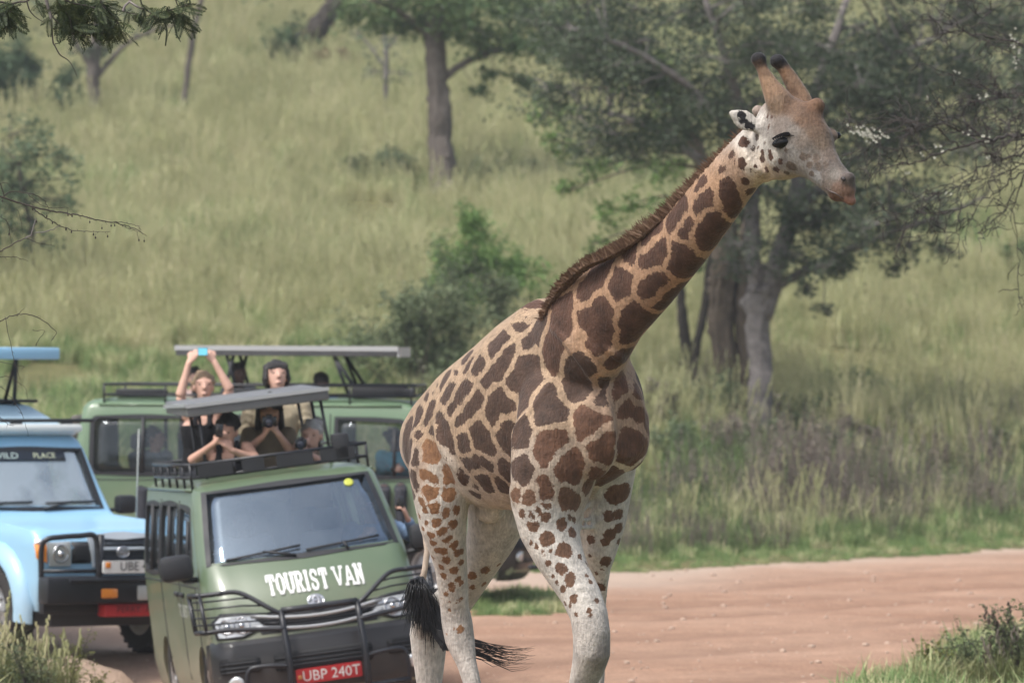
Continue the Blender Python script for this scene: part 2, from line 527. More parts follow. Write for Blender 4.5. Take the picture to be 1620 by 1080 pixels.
def weedmesh(seed, h, nst, m_leaf):
    r = random.Random(seed); b = MB()
    for i in range(nst):
        a = r.uniform(0, 6.283); d = .16 * math.sqrt(r.random()); p = Vector((math.cos(a) * d, math.sin(a) * d, 0))
        c = r.uniform(0, 6.283); l = .25 * r.random(); H = h * r.uniform(.55, 1.1)
        q = p + Vector((math.cos(c) * l * H, math.sin(c) * l * H, H)); mid = p.lerp(q, .5) + Vector((r.uniform(-.04, .04), r.uniform(-.04, .04), 0))
        b.tube([p, mid, q], [.006, .005, .002], 3, cap=False)
        for k in range(13):
            t = .2 + .8 * k / 13; s = p.lerp(mid, t * 2) if t < .5 else mid.lerp(q, t * 2 - 1)
            an = r.uniform(0, 6.283); L = r.uniform(.05, .1) * (1.1 - .5 * t); dr = Vector((math.cos(an), math.sin(an), r.uniform(-.2, .7))).normalized(); sd_ = dr.cross(Vector((0, 0, 1))).normalized() * L * .22
            b.add([s, s + dr * L * .5 + sd_, s + dr * L, s + dr * L * .5 - sd_], [(0, 1, 2, 3)])
    return b.v, b.f
for k in range(3): libmesh(C_weed, 'weed', *weedmesh(50 + k, .75, 7, 0), M_weed)
for k in range(3): libmesh(C_dry, 'dry_weed', *weedmesh(60 + k, .95, 6, 0), M_dry)
libmesh(C_dry, 'weed', *weedmesh(66, .8, 7, 0), M_weed)
libmesh(C_weed, 'low_weed', *weedmesh(67, .5, 9, 0), M_weed)
libmesh(C_weed, 'weed_grass', *blades(40, .25, .55, .008, .5, 77), M_green)

def scatter(name, pts, scl, coll, seed=0):
    pts = np.asarray(pts)
    n = len(pts)
    me = bpy.data.meshes.new(name)
    me.from_pydata(pts.tolist(), [], [])
    r = np.random.default_rng(seed)
    a = me.attributes.new('tuft_scale', 'FLOAT_VECTOR', 'POINT')
    sc = np.stack([scl, scl, scl * r.uniform(.8, 1.2, n)], 1).astype(np.float32); a.data.foreach_set('vector', sc.ravel())
    a = me.attributes.new('tuft_turn', 'FLOAT_VECTOR', 'POINT')
    rt = np.stack([r.normal(0, .1, n), r.normal(0, .1, n), r.uniform(0, 6.283, n)], 1).astype(np.float32); a.data.foreach_set('vector', rt.ravel())
    o = bpy.data.objects.new(name, me); COL.objects.link(o); o['kind'] = 'stuff'
    ng = bpy.data.node_groups.new(name, 'GeometryNodeTree')
    ng.interface.new_socket('Geometry', in_out='INPUT', socket_type='NodeSocketGeometry')
    ng.interface.new_socket('Geometry', in_out='OUTPUT', socket_type='NodeSocketGeometry')
    gi = ng.nodes.new('NodeGroupInput'); go = ng.nodes.new('NodeGroupOutput')
    ci = ng.nodes.new('GeometryNodeCollectionInfo'); ci.inputs['Collection'].default_value = coll
    ci.inputs['Separate Children'].default_value = True; ci.inputs['Reset Children'].default_value = True
    ip = ng.nodes.new('GeometryNodeInstanceOnPoints'); ip.inputs['Pick Instance'].default_value = True
    def na(nm):
        k = ng.nodes.new('GeometryNodeInputNamedAttribute'); k.data_type = 'FLOAT_VECTOR'; k.inputs['Name'].default_value = nm; return k.outputs['Attribute']
    ng.links.new(gi.outputs[0], ip.inputs['Points']); ng.links.new(ci.outputs[0], ip.inputs['Instance'])
    e2r = ng.nodes.new('FunctionNodeEulerToRotation'); ng.links.new(na('tuft_turn'), e2r.inputs[0])
    ng.links.new(e2r.outputs[0], ip.inputs['Rotation']); ng.links.new(na('tuft_scale'), ip.inputs['Scale'])
    ng.links.new(ip.outputs[0], go.inputs[0])
    md = o.modifiers.new('scatter', 'NODES'); md.node_group = ng
    return o
def wedge(n, y0, y1, seed, margin=2.0, p=1.0):
    r = np.random.default_rng(seed)
    y = y0 + (y1 - y0) * r.random(n) ** p
    x = r.uniform(-1, 1, n) * (.092 * y + margin)
    return x, y
def place(x, y, dz=-.02): return np.stack([x, y, gz(x, y) + dz], 1)
CLEAR = [(hitg(*p), w) for p, w in (((707, 303), .9), ((1205, 692), .7), ((1150, 642), .7), ((1092, 612), .6), ((150, 186), .7), ((291, 186), .6), ((613, 182), .5), ((458, 96), 1.2))]
def clear_of(x, y):
    k = np.ones(len(x), bool)
    for b_, w in CLEAR: k &= ~((np.abs(x - b_.x) < w) & (y < b_.y + .4) & (y > b_.y - 4.5))
    return k
# tall pale grass over the hillside, thinning with distance
x, y = wedge(56000, 66, 215, 1, p=1.35)
dd = y - yfar(x)
weedy = (x > -.4) & (dd < 17 - np.clip((x - 4) * 1.4, 0, 9))
k = (~is_road(x, y)) & (dd > 3.0) & (fbm(x, y, 2.2, 8) > .16) & ~(weedy & (np.random.default_rng(31).random(len(x)) < .93)) & (clear_of(x, y) | (np.random.default_rng(32).random(len(x)) < .12))
lush = fbm(x, y, 7, 9)
sc_ = (.62 + .5 * lush + .0035 * np.maximum(y - 80, 0)) * np.random.default_rng(2).uniform(.7, 1.25, len(x))
dryness = .55 * fbm(x, y, 9, 12) + .3 * fbm(x, y, 3, 13) + .15 * np.random.default_rng(3).random(len(x)) + .30 * np.exp(-.5 * ((y - 133) / 8) ** 2) + .14 * np.exp(-.5 * ((y - 100) / 5) ** 2) - .20 * np.exp(-.5 * ((y - 117) / 5) ** 2) - .12 * np.exp(-.5 * ((y - 86) / 4) ** 2)
kd = k & (dryness > .44); kg = k & (dryness <= .44)
scatter('hill_grass', place(x[kd], y[kd]), sc_[kd], C_tall, 1)
hx_, hy_ = wedge(5200, 74, 170, 17, p=1.2)
kh = (fbm(hx_, hy_, 3.5, 51) * .6 + fbm(hx_, hy_, 1.2, 52) * .4 > .60) & (hy_ > yfar(hx_) + 8) & clear_of(hx_, hy_)
scatter('hillside_herbs', place(hx_[kh], hy_[kh]), np.random.default_rng(18).uniform(.6, 1.15, kh.sum()), C_weed, 13)
scatter('green_grass', place(x[kg], y[kg]), sc_[kg] * .9, C_lush, 11)
# short grass of the verges
x, y = wedge(14000, 56, 84, 3)
k = (~is_road(x, y)) & (y < yfar(x) + 9)
d = np.clip((y - yfar(x)) / 3, .4, 1.25)
scatter('verge_grass', place(x[k], y[k]), (d * np.random.default_rng(4).uniform(.7, 1.3, len(x)))[k], C_short, 2)
x, y = wedge(5200, 36, 56, 5, margin=1.2)
k = ~is_road(x, y)
scatter('near_verge_grass', place(x[k], y[k]), np.random.default_rng(6).uniform(.6, 1.4, k.sum()), C_short, 3)
# island between the tracks
x = RNG.normal(.05, .32, 420); y = RNG.normal(58.6, 1.3, 420); k = ~is_road(x, y)
scatter('island_grass', place(x[k], y[k]), RNG.uniform(.35, .8, k.sum()), C_short, 4)
# weeds and dry stalks beyond the road
x, y = wedge(15000, 66, 92, 7)
dd = y - yfar(x)
k = (~is_road(x, y)) & (dd > 2.0) & (x > -1.5) & (fbm(x, y, 1.7, 11) > .22 + np.clip((dd - 9) / 16, -.1, .6) + np.clip((x - 3) * .05, 0, .3))
hw = (.38 + .50 * np.clip((dd - 1.5) / 8, 0, 1)) * np.random.default_rng(8).uniform(.6, 1.35, len(x))
pd = fbm(x, y, 2.6, 21) * .6 + fbm(x, y, .9, 22) * .4 + .18 * np.exp(-.5 * ((dd - 7) / 4) ** 2) * (x < 5) > .60
scatter('roadside_weeds', place(x[k & ~pd], y[k & ~pd]), hw[k & ~pd], C_weed, 5)
scatter('dry_weeds', place(x[k & pd], y[k & pd]), hw[k & pd] * 1.15, C_dry, 6)

# ================================================================ TREES AND BUSHES
def smooth_path(P, n):
    P = [Vector(p) for p in P]; Q = []
    for i in range(n):
        t = i / (n - 1) * (len(P) - 1); k = min(int(t), len(P) - 2); u = t - k
        p0 = P[max(k - 1, 0)]; p1 = P[k]; p2 = P[k + 1]; p3 = P[min(k + 2, len(P) - 1)]
        Q.append(.5 * ((2 * p1) + (p2 - p0) * u + (2 * p0 - 5 * p1 + 4 * p2 - p3) * u * u + (3 * p1 - p0 - 3 * p2 + p3) * u ** 3))
    return Q
def leaf_mesh(name, C, size, rng, droop=.0, aspect=.5):
    """C: n x 3 leaf centres -> kite quads of random attitude"""
    n = len(C)
    d = rng.normal(size=(n, 3)); d[:, 2] = d[:, 2] * .6 - droop; d /= np.linalg.norm(d, axis=1)[:, None]
    e = rng.normal(size=(n, 3)); s = np.cross(d, e); s /= np.linalg.norm(s, axis=1)[:, None]
    L = (size * rng.uniform(.6, 1.35, n))[:, None]
    v = np.stack([C - d * L * .5, C + s * L * aspect * .5, C + d * L * .5, C - s * L * aspect * .5], 1).reshape(-1, 3)
    me = bpy.data.meshes.new(name)
    me.vertices.add(4 * n); me.vertices.foreach_set('co', v.astype(np.float32).ravel())
    me.loops.add(4 * n); me.loops.foreach_set('vertex_index', np.arange(4 * n, dtype=np.int32))
    me.polygons.add(n); me.polygons.foreach_set('loop_start', np.arange(0, 4 * n, 4, dtype=np.int32)); me.polygons.foreach_set('loop_total', np.full(n, 4, np.int32))
    me.update(calc_edges=True)
    return me
def bark(name, col, s=9):
    m = mat(name, col, rough=.92, spec=.15, noise=.38, nscale=s, bump=.9, bscale=s * 2.2)
    return m
B_grey = bark('bark_grey', (.135, .115, .10)); B_dark = bark('bark_dark', (.065, .056, .048)); B_pale = bark('bark_pale', (.20, .18, .17)); B_brown = bark('bark_brown', (.125, .10, .078))

def tree(name, label, cat, base, limbs, clumps, barkm, leafm, leaf=.08, per=260, group=None, seed=0, spread=.55, twig=5, flat=.8, droop=.1, sub=True):
    """limbs: list of (pixel path with depth offsets, radii in px); clumps: (px, py, dY, radius m[, density])"""
    rng = np.random.default_rng(seed); rr = random.Random(seed)
    Y0 = base.y
    root = thing(name, label, cat, Vector(base) if not isinstance(base, Vector) else base.copy(), group)
    tb = MB(); LP = []
    for path, rad in limbs:
        P = [at(p[0], p[1], Y0 + (p[2] if len(p) > 2 else 0)) for p in path]
        n = max(6, len(P) * 4)
        Q = smooth_path(P, n)
        rd = np.interp(np.linspace(0, 1, n), np.linspace(0, 1, len(rad)), rad) / FPX * Y0
        Q = [q + Vector((rr.gauss(0, 1), rr.gauss(0, 1), 0)) * (rd[i] * .10) for i, q in enumerate(Q)]
        tb.tube(Q, [r_ * rr.uniform(.88, 1.12) for r_ in rd], 12)
        if rad[0] >= 14:
            for k in range(7):
                a = 6.283 * k / 7 + rr.random() * .6
                tb.tube([q + Vector((math.cos(a + .06 * i), math.sin(a + .06 * i), 0)) * rd[i] * .80 for i, q in enumerate(Q)], [r_ * rr.uniform(.22, .38) for r_ in rd], 6)
            for k in range(6):
                i = rr.randrange(1, n - 1); a = rr.uniform(0, 6.283); tb.ell(Q[i] + Vector((math.cos(a), math.sin(a), 0)) * rd[i] * .85, rd[i] * rr.uniform(.22, .4), nu=8, nv=6)
        LP += [(q, rd[i]) for i, q in enumerate(Q) if i > n * .25]
    if limbs and limbs[0][0][0][1] == limbs[0][0][0][1]:
        b0 = at(limbs[0][0][0][0], limbs[0][0][0][1], Y0); r0 = limbs[0][1][0] / FPX * Y0
        for k in range(5):   # root flare
            a = 6.283 * k / 5 + rr.random()
            tb.tube([b0 + Vector((0, 0, r0 * 1.2)), b0 + Vector((math.cos(a) * r0 * .9, math.sin(a) * r0 * .9, r0 * .2)), b0 + Vector((math.cos(a) * r0 * 1.7, math.sin(a) * r0 * 1.7, -r0 * .5))], [r0 * .6, r0 * .45, r0 * .15], 7)
    CC = []
    br = MB()
    for c in clumps:
        q = at(c[0], c[1], Y0 + c[2]); r_ = c[3]; dens = c[4] if len(c) > 4 else 1
        if LP:
            p, pr = min(LP, key=lambda t: (t[0] - q).length + max(0, t[0].z - q.z) * .3)
            mid = p.lerp(q, .55) + Vector((rr.gauss(0, .12), rr.gauss(0, .12), .12 * (q - p).length))
            path = smooth_path([p, mid, q], 7)
            r1 = min(pr * .55, .012 + .012 * (q - p).length)
            br.tube(path, [r1 * (1 - .75 * i / 6) for i in range(7)], 6)
        ends = []
        for k in range(twig):
            v = Vector((rr.gauss(0, 1), rr.gauss(0, 1), rr.gauss(0, .6) - droop)).normalized() * r_ * rr.uniform(.6, 1.15)
            e = q + Vector((v.x, v.y, v.z * flat)); m_ = q.lerp(e, .5) + Vector((rr.gauss(0, .08), rr.gauss(0, .08), rr.gauss(0, .06))) * r_
            br.tube([q, m_, e], [.011, .008, .003], 4, cap=False)
            ends.append((m_, e))
            if sub:
                for j in range(2):
                    f = m_.lerp(e, rr.random()); w = f + Vector((rr.gauss(0, .3), rr.gauss(0, .3), rr.gauss(0, .22) - droop)) * r_
                    br.tube([f, w], [.006, .002], 3, cap=False); ends.append((f, w))
        n = int(per * dens)
        if n > 0:
            if ends:   # leaves sit along the twigs in small sprays
                A = np.array([e[0][:] for e in ends]); B = np.array([e[1][:] for e in ends])
                idx = rng.integers(0, len(ends), n); t = rng.random(n)[:, None] ** .7
                P = A[idx] * (1 - t) + B[idx] * t + rng.normal(size=(n, 3)) * r_ * spread * .38 * np.array([1, 1, flat])
            else:
                P = np.array(q[:]) + rng.normal(size=(n, 3)) * r_ * spread * np.array([1, 1, flat])
            CC.append(P)
    inv = -base
    tb.v = [tuple(Vector(p) + inv) for p in tb.v]; br.v = [tuple(Vector(p) + inv) for p in br.v]
    if tb.v: link('trunk', tb.mesh('trunk'), barkm, root)
    if br.v: link('branches', br.mesh('branches'), barkm, root)
    if CC:
        P = np.vstack(CC)
        me = leaf_mesh('crown', P - np.array(base[:]), leaf, rng, droop)
        link('crown', me, leafm, root, smooth=False)
    return root

def bush(name, label, base, w, h, d, n, leafm, barkm, leaf=.05, seed=0, cat='bush', group=None, lumps=14, lean=(0, 0)):
    """many-stemmed bush: stems fan out from the base, leaves in uneven lumps"""
    rng = np.random.default_rng(seed); rr = random.Random(seed)
    root = thing(name, label, cat, base.copy(), group)
    sb = MB(); CC = []
    for k in range(lumps):
        a = rr.uniform(0, 6.283); u = math.sqrt(rr.random()); zt = rr.uniform(.25, 1.0)
        q = Vector((math.cos(a) * u * w * .5 * (1.15 - .5 * zt) + lean[0] * zt, math.sin(a) * u * d * .5 * (1.15 - .5 * zt), h * zt * (1 - .25 * u * u)))
        p0 = Vector((q.x * .25, q.y * .25, -.05))
        sb.tube(smooth_path([p0, p0.lerp(q, .5) + Vector((rr.gauss(0, .06), rr.gauss(0, .06), .06)), q], 6), [.018, .015, .012, .009, .006, .003], 5)
        rad = rr.uniform(.16, .30) * (w + h) * .5
        for j in range(6):
            e = q + Vector((rr.gauss(0, .5), rr.gauss(0, .5), rr.gauss(.15, .45))) * rad
            sb.tube([q, q.lerp(e, .5) + Vector((rr.gauss(0, .02), rr.gauss(0, .02), 0)), e], [.006, .004, .002], 3, cap=False)
            m_ = int(n / lumps / 6)
            t = rng.random(m_)[:, None] ** .6
            CC.append(np.array(q[:]) * (1 - t) + np.array(e[:]) * t + rng.normal(size=(m_, 3)) * rad * .2)
    P = np.vstack(CC); P = P[P[:, 2] > -.02]
    link('stems', sb.mesh('stems'), barkm, root)
    link('foliage', leaf_mesh('foliage', P, leaf, rng), leafm, root, smooth=False)
    return root

L_tree = leafmat('leaf_mid_green', (.09, .15, .06), var=.5, nscale=.9, trans=.25, dry=(.13, .17, .065))
L_grey = leafmat('leaf_grey_green', (.12, .155, .095), var=.5, nscale=.8, trans=.32, dry=(.25, .27, .18))
L_dark = leafmat('leaf_dark_green', (.075, .125, .06), var=.5, nscale=1.2, trans=.2, dry=(.09, .13, .055))
L_bright = leafmat('leaf_bright_green', (.16, .27, .08), var=.5, nscale=1.4, trans=.3, dry=(.19, .26, .08))
L_scrub = leafmat('leaf_scrub', (.15, .19, .10), var=.45, nscale=1.2, trans=.2, dry=(.25, .27, .15))

L_loose = leafmat('leaf_loose_green', (.105, .16, .085), var=.5, nscale=1.4, trans=.3, dry=(.20, .24, .13)); L_weedy = leafmat('leaf_weedy', (.11, .15, .078), var=.5, nscale=1.5, trans=.2, dry=(.16, .19, .10)); L_dry = leafmat('leaf_withered', (.125, .105, .085), var=.5, nscale=1.5, trans=.1, dry=(.22, .19, .15))
# tree behind the vans, thick bare trunk
b = hitg(707, 303)
tree('broad_tree', 'tree with a thick bare grey trunk alone in the pale grass, crown above', 'tree', b,
     [([(707, 306), (700, 255), (695, 200), (693, 140), (689, 85), (690, 30), (694, -40), (690, -110)], [24, 19, 18, 16.5, 16, 15, 13, 8]),
      ([(697, 130), (722, 108), (752, 92), (795, 78), (850, 66), (900, 60, .4)], [6, 6, 5.5, 4.5, 3.5, 2]), ([(690, 70), (660, 40), (628, 18), (590, 0, -.5)], [8, 6, 4.5, 3]), ([(692, 40), (730, 0), (780, -30), (840, -60, .6)], [9, 7, 6, 3])],
     [(575, 8, -.6, .55), (610, 28, .3, .6), (640, -8, -.5, .7), (650, 38, .5, .5), (690, -20, -1, .8), (715, 15, .7, .7), (742, 42, -.7, .65), (775, 62, .2, .6), (755, 5, -.6, .8), (805, 40, .6, .75), (835, 75, -.4, .55), (860, 20, .2, .8), (885, 70, .6, .6), (800, -10, .9, .9),
      (920, 30, -.3, .8), (905, 95, .3, .4, .6), (780, 118, 0, .3, .3), (830, 128, .1, .28, .3), (755, 140, .1, .25, .2), (590, -30, .2, .9), (700, -80, 0, 1.2), (840, -60, 0, 1.2)],
     B_grey, L_tree, leaf=.13, per=520, seed=1, spread=.7)
# big grey acacia right of the giraffe
b = hitg(1205, 692)
cl = []
r9 = random.Random(12)
def lower_edge(x): return np.interp(x, [850, 900, 960, 1020, 1080, 1200, 1290, 1360, 1430, 1500, 1560, 1640], [120, 200, 240, 230, 215, 300, 390, 385, 330, 290, 250, 230])
for x0 in range(870, 1660, 52):
    le = float(lower_edge(x0))
    for y0 in range(-70, int(le), 52):
        cl.append((x0 + r9.uniform(-24, 24), y0 + r9.uniform(-24, 24), r9.uniform(-2.2, 2.4), r9.uniform(.42, .68), r9.uniform(.75, 1.2)))
tree('acacia_tree', 'large grey acacia with forked pale trunk standing behind the giraffe head', 'tree', b,
     [([(1206, 698), (1204, 640), (1203, 570), (1200, 500), (1203, 452)], [20, 18, 18, 19, 22]), ([(1206, 500), (1226, 430), (1250, 350), (1268, 250, .4), (1295, 130, .8), (1340, 0, 1)], [17, 15, 13, 11, 8, 5]),
      ([(1200, 490), (1194, 410), (1188, 310), (1178, 210, -.5), (1150, 100, -1), (1115, 0, -1.2)], [15, 13, 11, 9, 7, 4]), ([(1222, 455), (1268, 432), (1325, 404, -.4), (1400, 372, -.8), (1490, 340, -1.1), (1560, 310, -1.4)], [9, 7.5, 6, 4.5, 3.5, 2]),
      ([(1262, 330), (1330, 270, .5), (1420, 220, 1), (1530, 180, 1.5)], [10, 8, 6, 3]), ([(1176, 320), (1090, 240, .8), (1000, 190, 1.2), (920, 170, 1.5)], [9, 7, 5, 3]), ([(1290, 190, .4), (1380, 110, 0), (1480, 60, -.3)], [8, 6, 3]), ([(1168, 215, -.5), (1080, 130, -.9), (980, 70, -1.1), (900, 60, -1.2)], [7, 6, 4, 3])],
     cl + [(r9.uniform(880, 1600), r9.uniform(60, 230), r9.uniform(-2, 2), r9.uniform(.4, .6), 1) for _ in range(22)] + [(r9.uniform(1110, 1330), r9.uniform(300, 420), r9.uniform(-1.2, .8), r9.uniform(.25, .42), .30) for _ in range(16)] + [(1290, 350, -.4, .5, .9), (1335, 395, -.5, .42, .8), (1385, 365, -.6, .5, .8), (1310, 425, -.5, .3, .5), (1440, 385, -.9, .35, .5), (1425, 330, -.7, .5, .8), (1282, 455, -.4, .2, .25), (1302, 490, -.4, .18, .15), (1480, 355, -1, .35, .45), (1360, 320, -.3, .6), (1255, 400, -.2, .3, .4), (1500, 395, -1, .25, .25), (1410, 425, -.7, .25, .25)], B_pale, L_grey, leaf=.085, per=540, seed=2, spread=.75, twig=7)
# the same tree's low right side: leafy sprays and drooping twigs
b2 = hitg(1165, 640)
tree('acacia_tree', 'broad twin grey trunk of an acacia just left of the forked pale trunk', 'tree', b2,
     [([(1150, 642), (1148, 580), (1143, 510), (1143, 440), (1150, 380), (1130, 300, .3), (1095, 220, .5), (1050, 130, .6)], [23, 20, 20, 21, 19, 13, 10, 5]), ([(1180, 648), (1178, 570), (1174, 490), (1176, 420), (1186, 340), (1210, 250)], [13, 12, 12, 12, 10, 6])],
     [(1040, 250, .3, .5, .8), (1000, 330, .2, .35, .45), (960, 340, .4, .35, .4), (935, 270, .4, .4, .5), (905, 300, .2, .3, .3), (1050, 330, -.2, .4, .4), (985, 400, .2, .3, .3), (940, 385, .3, .25, .25), (1085, 160, 0, .7), (1020, 120, 0, .7), (1230, 210, .2, .7), (890, 225, .2, .35, .4), (870, 180, .2, .4, .5)],
     B_brown, L_bright, leaf=.085, per=520, seed=3)
tb_ = hitg(1092, 612)
tree('sapling', 'dark thin tree forking low into two stems, under the giraffe throat', 'tree', tb_,
     [([(1092, 616), (1090, 585), (1084, 540), (1077, 480), (1074, 420), (1068, 360)], [17, 13, 9, 7, 6, 4]), ([(1094, 590), (1102, 545), (1116, 480), (1124, 410), (1135, 350)], [9, 7, 6.5, 6, 4])],
     [(1070, 350, 0, .45, .7), (1130, 340, 0, .5, .7), (1040, 380, .3, .35, .4), (1095, 420, .2, .25, .3), (1010, 430, .3, .3, .3)], B_dark, L_bright, leaf=.08, per=300, seed=5)
# leaning trunk at the top
b = hitg(458, 96)
tree('leaning_tree', 'leaning dark trunk with a green bush round its foot at the top of the slope', 'tree', b,
     [([(455, 100), (470, 80), (492, 55), (520, 22), (548, -15), (580, -60)], [21, 20, 18, 17, 16, 11]), ([(530, 10), (500, -30), (470, -60)], [8, 6, 4])],
     [(455, 62, -.3, .7, 1.6), (472, 85, -.4, .6, 1.6), (445, 82, -.2, .5, 1.4), (462, 100, -.5, .5, 1.2), (560, -60, 0, 1.5), (470, -70, 0, 1.3), (640, -40, .5, 1.0, .6)], B_dark, L_dark, leaf=.15, per=300, seed=6)
b = hitg(150, 186)
tree('savanna_tree', 'small grey tree with forked branches high on the slope, upper left', 'tree', b,
     [([(150, 190), (149, 150), (148, 115), (150, 70), (158, 20), (160, -30)], [12, 10, 10.5, 9, 6, 4]), ([(152, 125), (175, 95), (205, 66), (245, 48), (300, 34)], [4.5, 4, 3.5, 3, 2]), ([(146, 110), (130, 85), (112, 50), (95, 10)], [5, 4, 3, 2])],
     [(130, 82, 0, .45, .5), (172, 80, .2, .35, .4), (110, 30, .2, .7, .6), (160, 10, 0, .9, .8), (220, 20, .2, .8, .5), (280, 30, 0, .5, .25), (60, -10, 0, .9, .6)], B_grey, L_grey, leaf=.13, per=260, seed=7)
b = hitg(291, 186)
tree('thin_tree', 'thin slanting pale trunk with hardly any twigs, high on the slope', 'tree', b,
     [([(290, 190), (293, 150), (298, 105), (306, 55), (318, 0), (330, -60)], [6, 5, 5, 5, 4.5, 3])], [(320, -40, 0, .7, .4), (380, -50, 0, .8, .5)], B_grey, L_grey, leaf=.12, per=200, seed=8)
b = hitg(613, 182)
tree('thin_tree', 'faint pale slender tree left of the thick bare trunk', 'tree', b,
     [([(613, 186), (610, 140), (612, 90), (608, 40), (615, -10)], [4.5, 4, 4.5, 4, 3]), ([(610, 110), (590, 80), (565, 50)], [2.5, 2, 1.5]), ([(611, 80), (632, 50), (650, 20)], [2.5, 2, 1.5])],
     [(590, 112, 0, .6, .2), (628, 116, 0, .6, .2), (610, 60, 0, .8, .25), (570, 45, 0, .5, .15)], B_pale, L_grey, leaf=.12, per=260, seed=9)
b = hitg(60, 470)
tree('small_tree', 'small dark green tree on a crooked thin stem at the left edge', 'tree', b,
     [([(62, 474), (58, 440), (55, 405), (52, 370), (40, 320), (30, 260)], [5, 4.5, 5, 5, 4, 3])],
     [(25, 260, 0, .7), (62, 285, .2, .6), (20, 330, -.2, .7), (55, 345, 0, .6), (-20, 300, 0, .8), (85, 315, .2, .45, .6), (15, 215, .2, .7), (70, 385, 0, .4, .5), (0, 370, .2, .6), (50, 225, .3, .55, .8), (90, 250, .3, .4, .5), (35, 300, .1, .6)], B_dark, L_loose, leaf=.10, per=330, seed=10)
# bushes on the slope
bush('bush', 'dark rounded bush beside the small grey tree, upper left', hitg(40, 212), 2.6, 1.9, 1.6, 7000, L_loose, B_dark, .11, 11)
bush('bush', 'green bush with bright shoots behind the giraffe back', hitg(765, 545), 2.2, 2.1, 1.4, 13000, L_bright, B_dark, .085, 12, lumps=18)
bush('bush', 'greyish bushy scrub behind the long raised grey roof panel', hitg(660, 628), 2.4, 1.75, 1.3, 10000, L_scrub, B_brown, .075, 13, lumps=18)
bush('bush', 'grey green scrub between the giraffe shoulder and the bright shoots', hitg(720, 600), 2.4, 1.8, 1.2, 7500, L_scrub, B_brown, .07, 14)
bush('bush', 'low dark scrub left of the thick trunk foot', hitg(600, 290), 2.0, .65, 1.0, 3500, L_scrub, B_dark, .1, 15)
bush('bush', 'low green scrub right of the thick trunk foot', hitg(790, 300), 2.0, .5, 1.0, 3000, L_scrub, B_dark, .1, 16)
bush('bush', 'little scrub clump alone in the open grass left of the thick trunk', hitg(495, 325), .8, .4, .6, 1200, L_scrub, B_dark, .09, 17)
bush('bush', 'faint low scrub on the bare earth beside the leaning trunk', hitg(530, 115), 1.6, .5, 1.0, 2200, leafmat('leaf_russet', (.13, .09, .06), var=.4, nscale=1, trans=.1), B_dark, .1, 18)
bush('bush', 'green bush at the right edge below the bare thorn branches', hitg(1640, 480), 1.3, 1.9, 1.2, 3800, L_tree, B_dark, .08, 19)
bush('bush', 'dark brushwood round the foot of the acacia trunks', hitg(1265, 690), 1.5, .7, 1.0, 3200, L_scrub, B_brown, .06, 20)
bush('bush', 'green leafy shrub in the grass right of the acacia foot', hitg(1350, 650), 1.5, .6, 1.0, 2800, L_tree, B_brown, .06, 21)
bush('bush', 'dark scrub at the far right above the road', hitg(1590, 725), 1.3, .55, .8, 2400, L_scrub, B_brown, .06, 22)
for k, (px_, py_, w_, h_) in enumerate(((1030, 700, 1.2, .9), (1075, 745, 1.1, .7), (1110, 690, 1.3, .95), (1160, 740, 1.2, .8), (1225, 750, 1.1, .75), (1290, 745, 1.3, .7), (1345, 720, 1.2, .6), (1415, 705, 1.2, .5), (1500, 690, 1.3, .5))):
    lb = ('dark scrub just right of the giraffe chest', 'low scrub beside the giraffe foreleg, near the road', 'brown scrub in front of the thin dark forked stems', 'scrub before the twin grey trunk', 'scrub at the foot of the forked grey trunk', 'scrub right of the forked grey trunk', 'second low scrub right of the forked trunk', 'third low scrub right of the forked trunk, in grass', 'low scrub up the slope at the right')[k]
    bush('scrub', lb, hitg(px_, py_), w_, h_, 1.0, 3000, L_weedy if k % 3 else L_dry, B_brown, .055, 70 + k)
# ================================================================ GIRAFFE
TH = R(52)
GF = Vector((math.cos(TH), -math.sin(TH), 0))       # forward
GR = Vector((-math.sin(TH), -math.cos(TH), 0))      # its right, towards the camera
GZ = Vector((0, 0, 1))
GO = at(830, 650, 31.1)

def sil(U, L, Y, w, lat=GR, tan=None):
    """section whose silhouette runs from pixel U to pixel L at depth Y"""
    a, b = at(*U, Y), at(*L, Y)
    return [(a + b) / 2, (a - b).length / 2, (a - b).normalized(), w, lat]

def sil_loft(mb, rows, n=28, sup=2.0):
    C = [r[0] for r in rows]
    secs = []
    for i, (c, E, nn, w, lat) in enumerate(rows):
        t = (C[min(i + 1, len(C) - 1)] - C[max(i - 1, 0)]).normalized()
        u = (lat - t * lat.dot(t)).normalized()
        v = t.cross(u).normalized()
        if v.dot(nn) < 0: v = -v
        ia = Vector((t.x, 0, t.z))
        if ia.length > .25:
            ia.normalize(); pn = Vector((ia.z, 0, -ia.x))
            if pn.dot(nn) < 0: pn = -pn
            E *= max(.6, pn.dot(nn)); nn = pn
        uu = abs(u.x * nn.x + u.z * nn.z) * w
        vv = max(.35, abs(v.x * nn.x + v.z * nn.z))
        h = math.sqrt(max(E * E - uu * uu, (E * .35) ** 2)) / vv
        secs.append((c, u, v, w, h))
    mb.loft(secs, n=n, sup=sup)

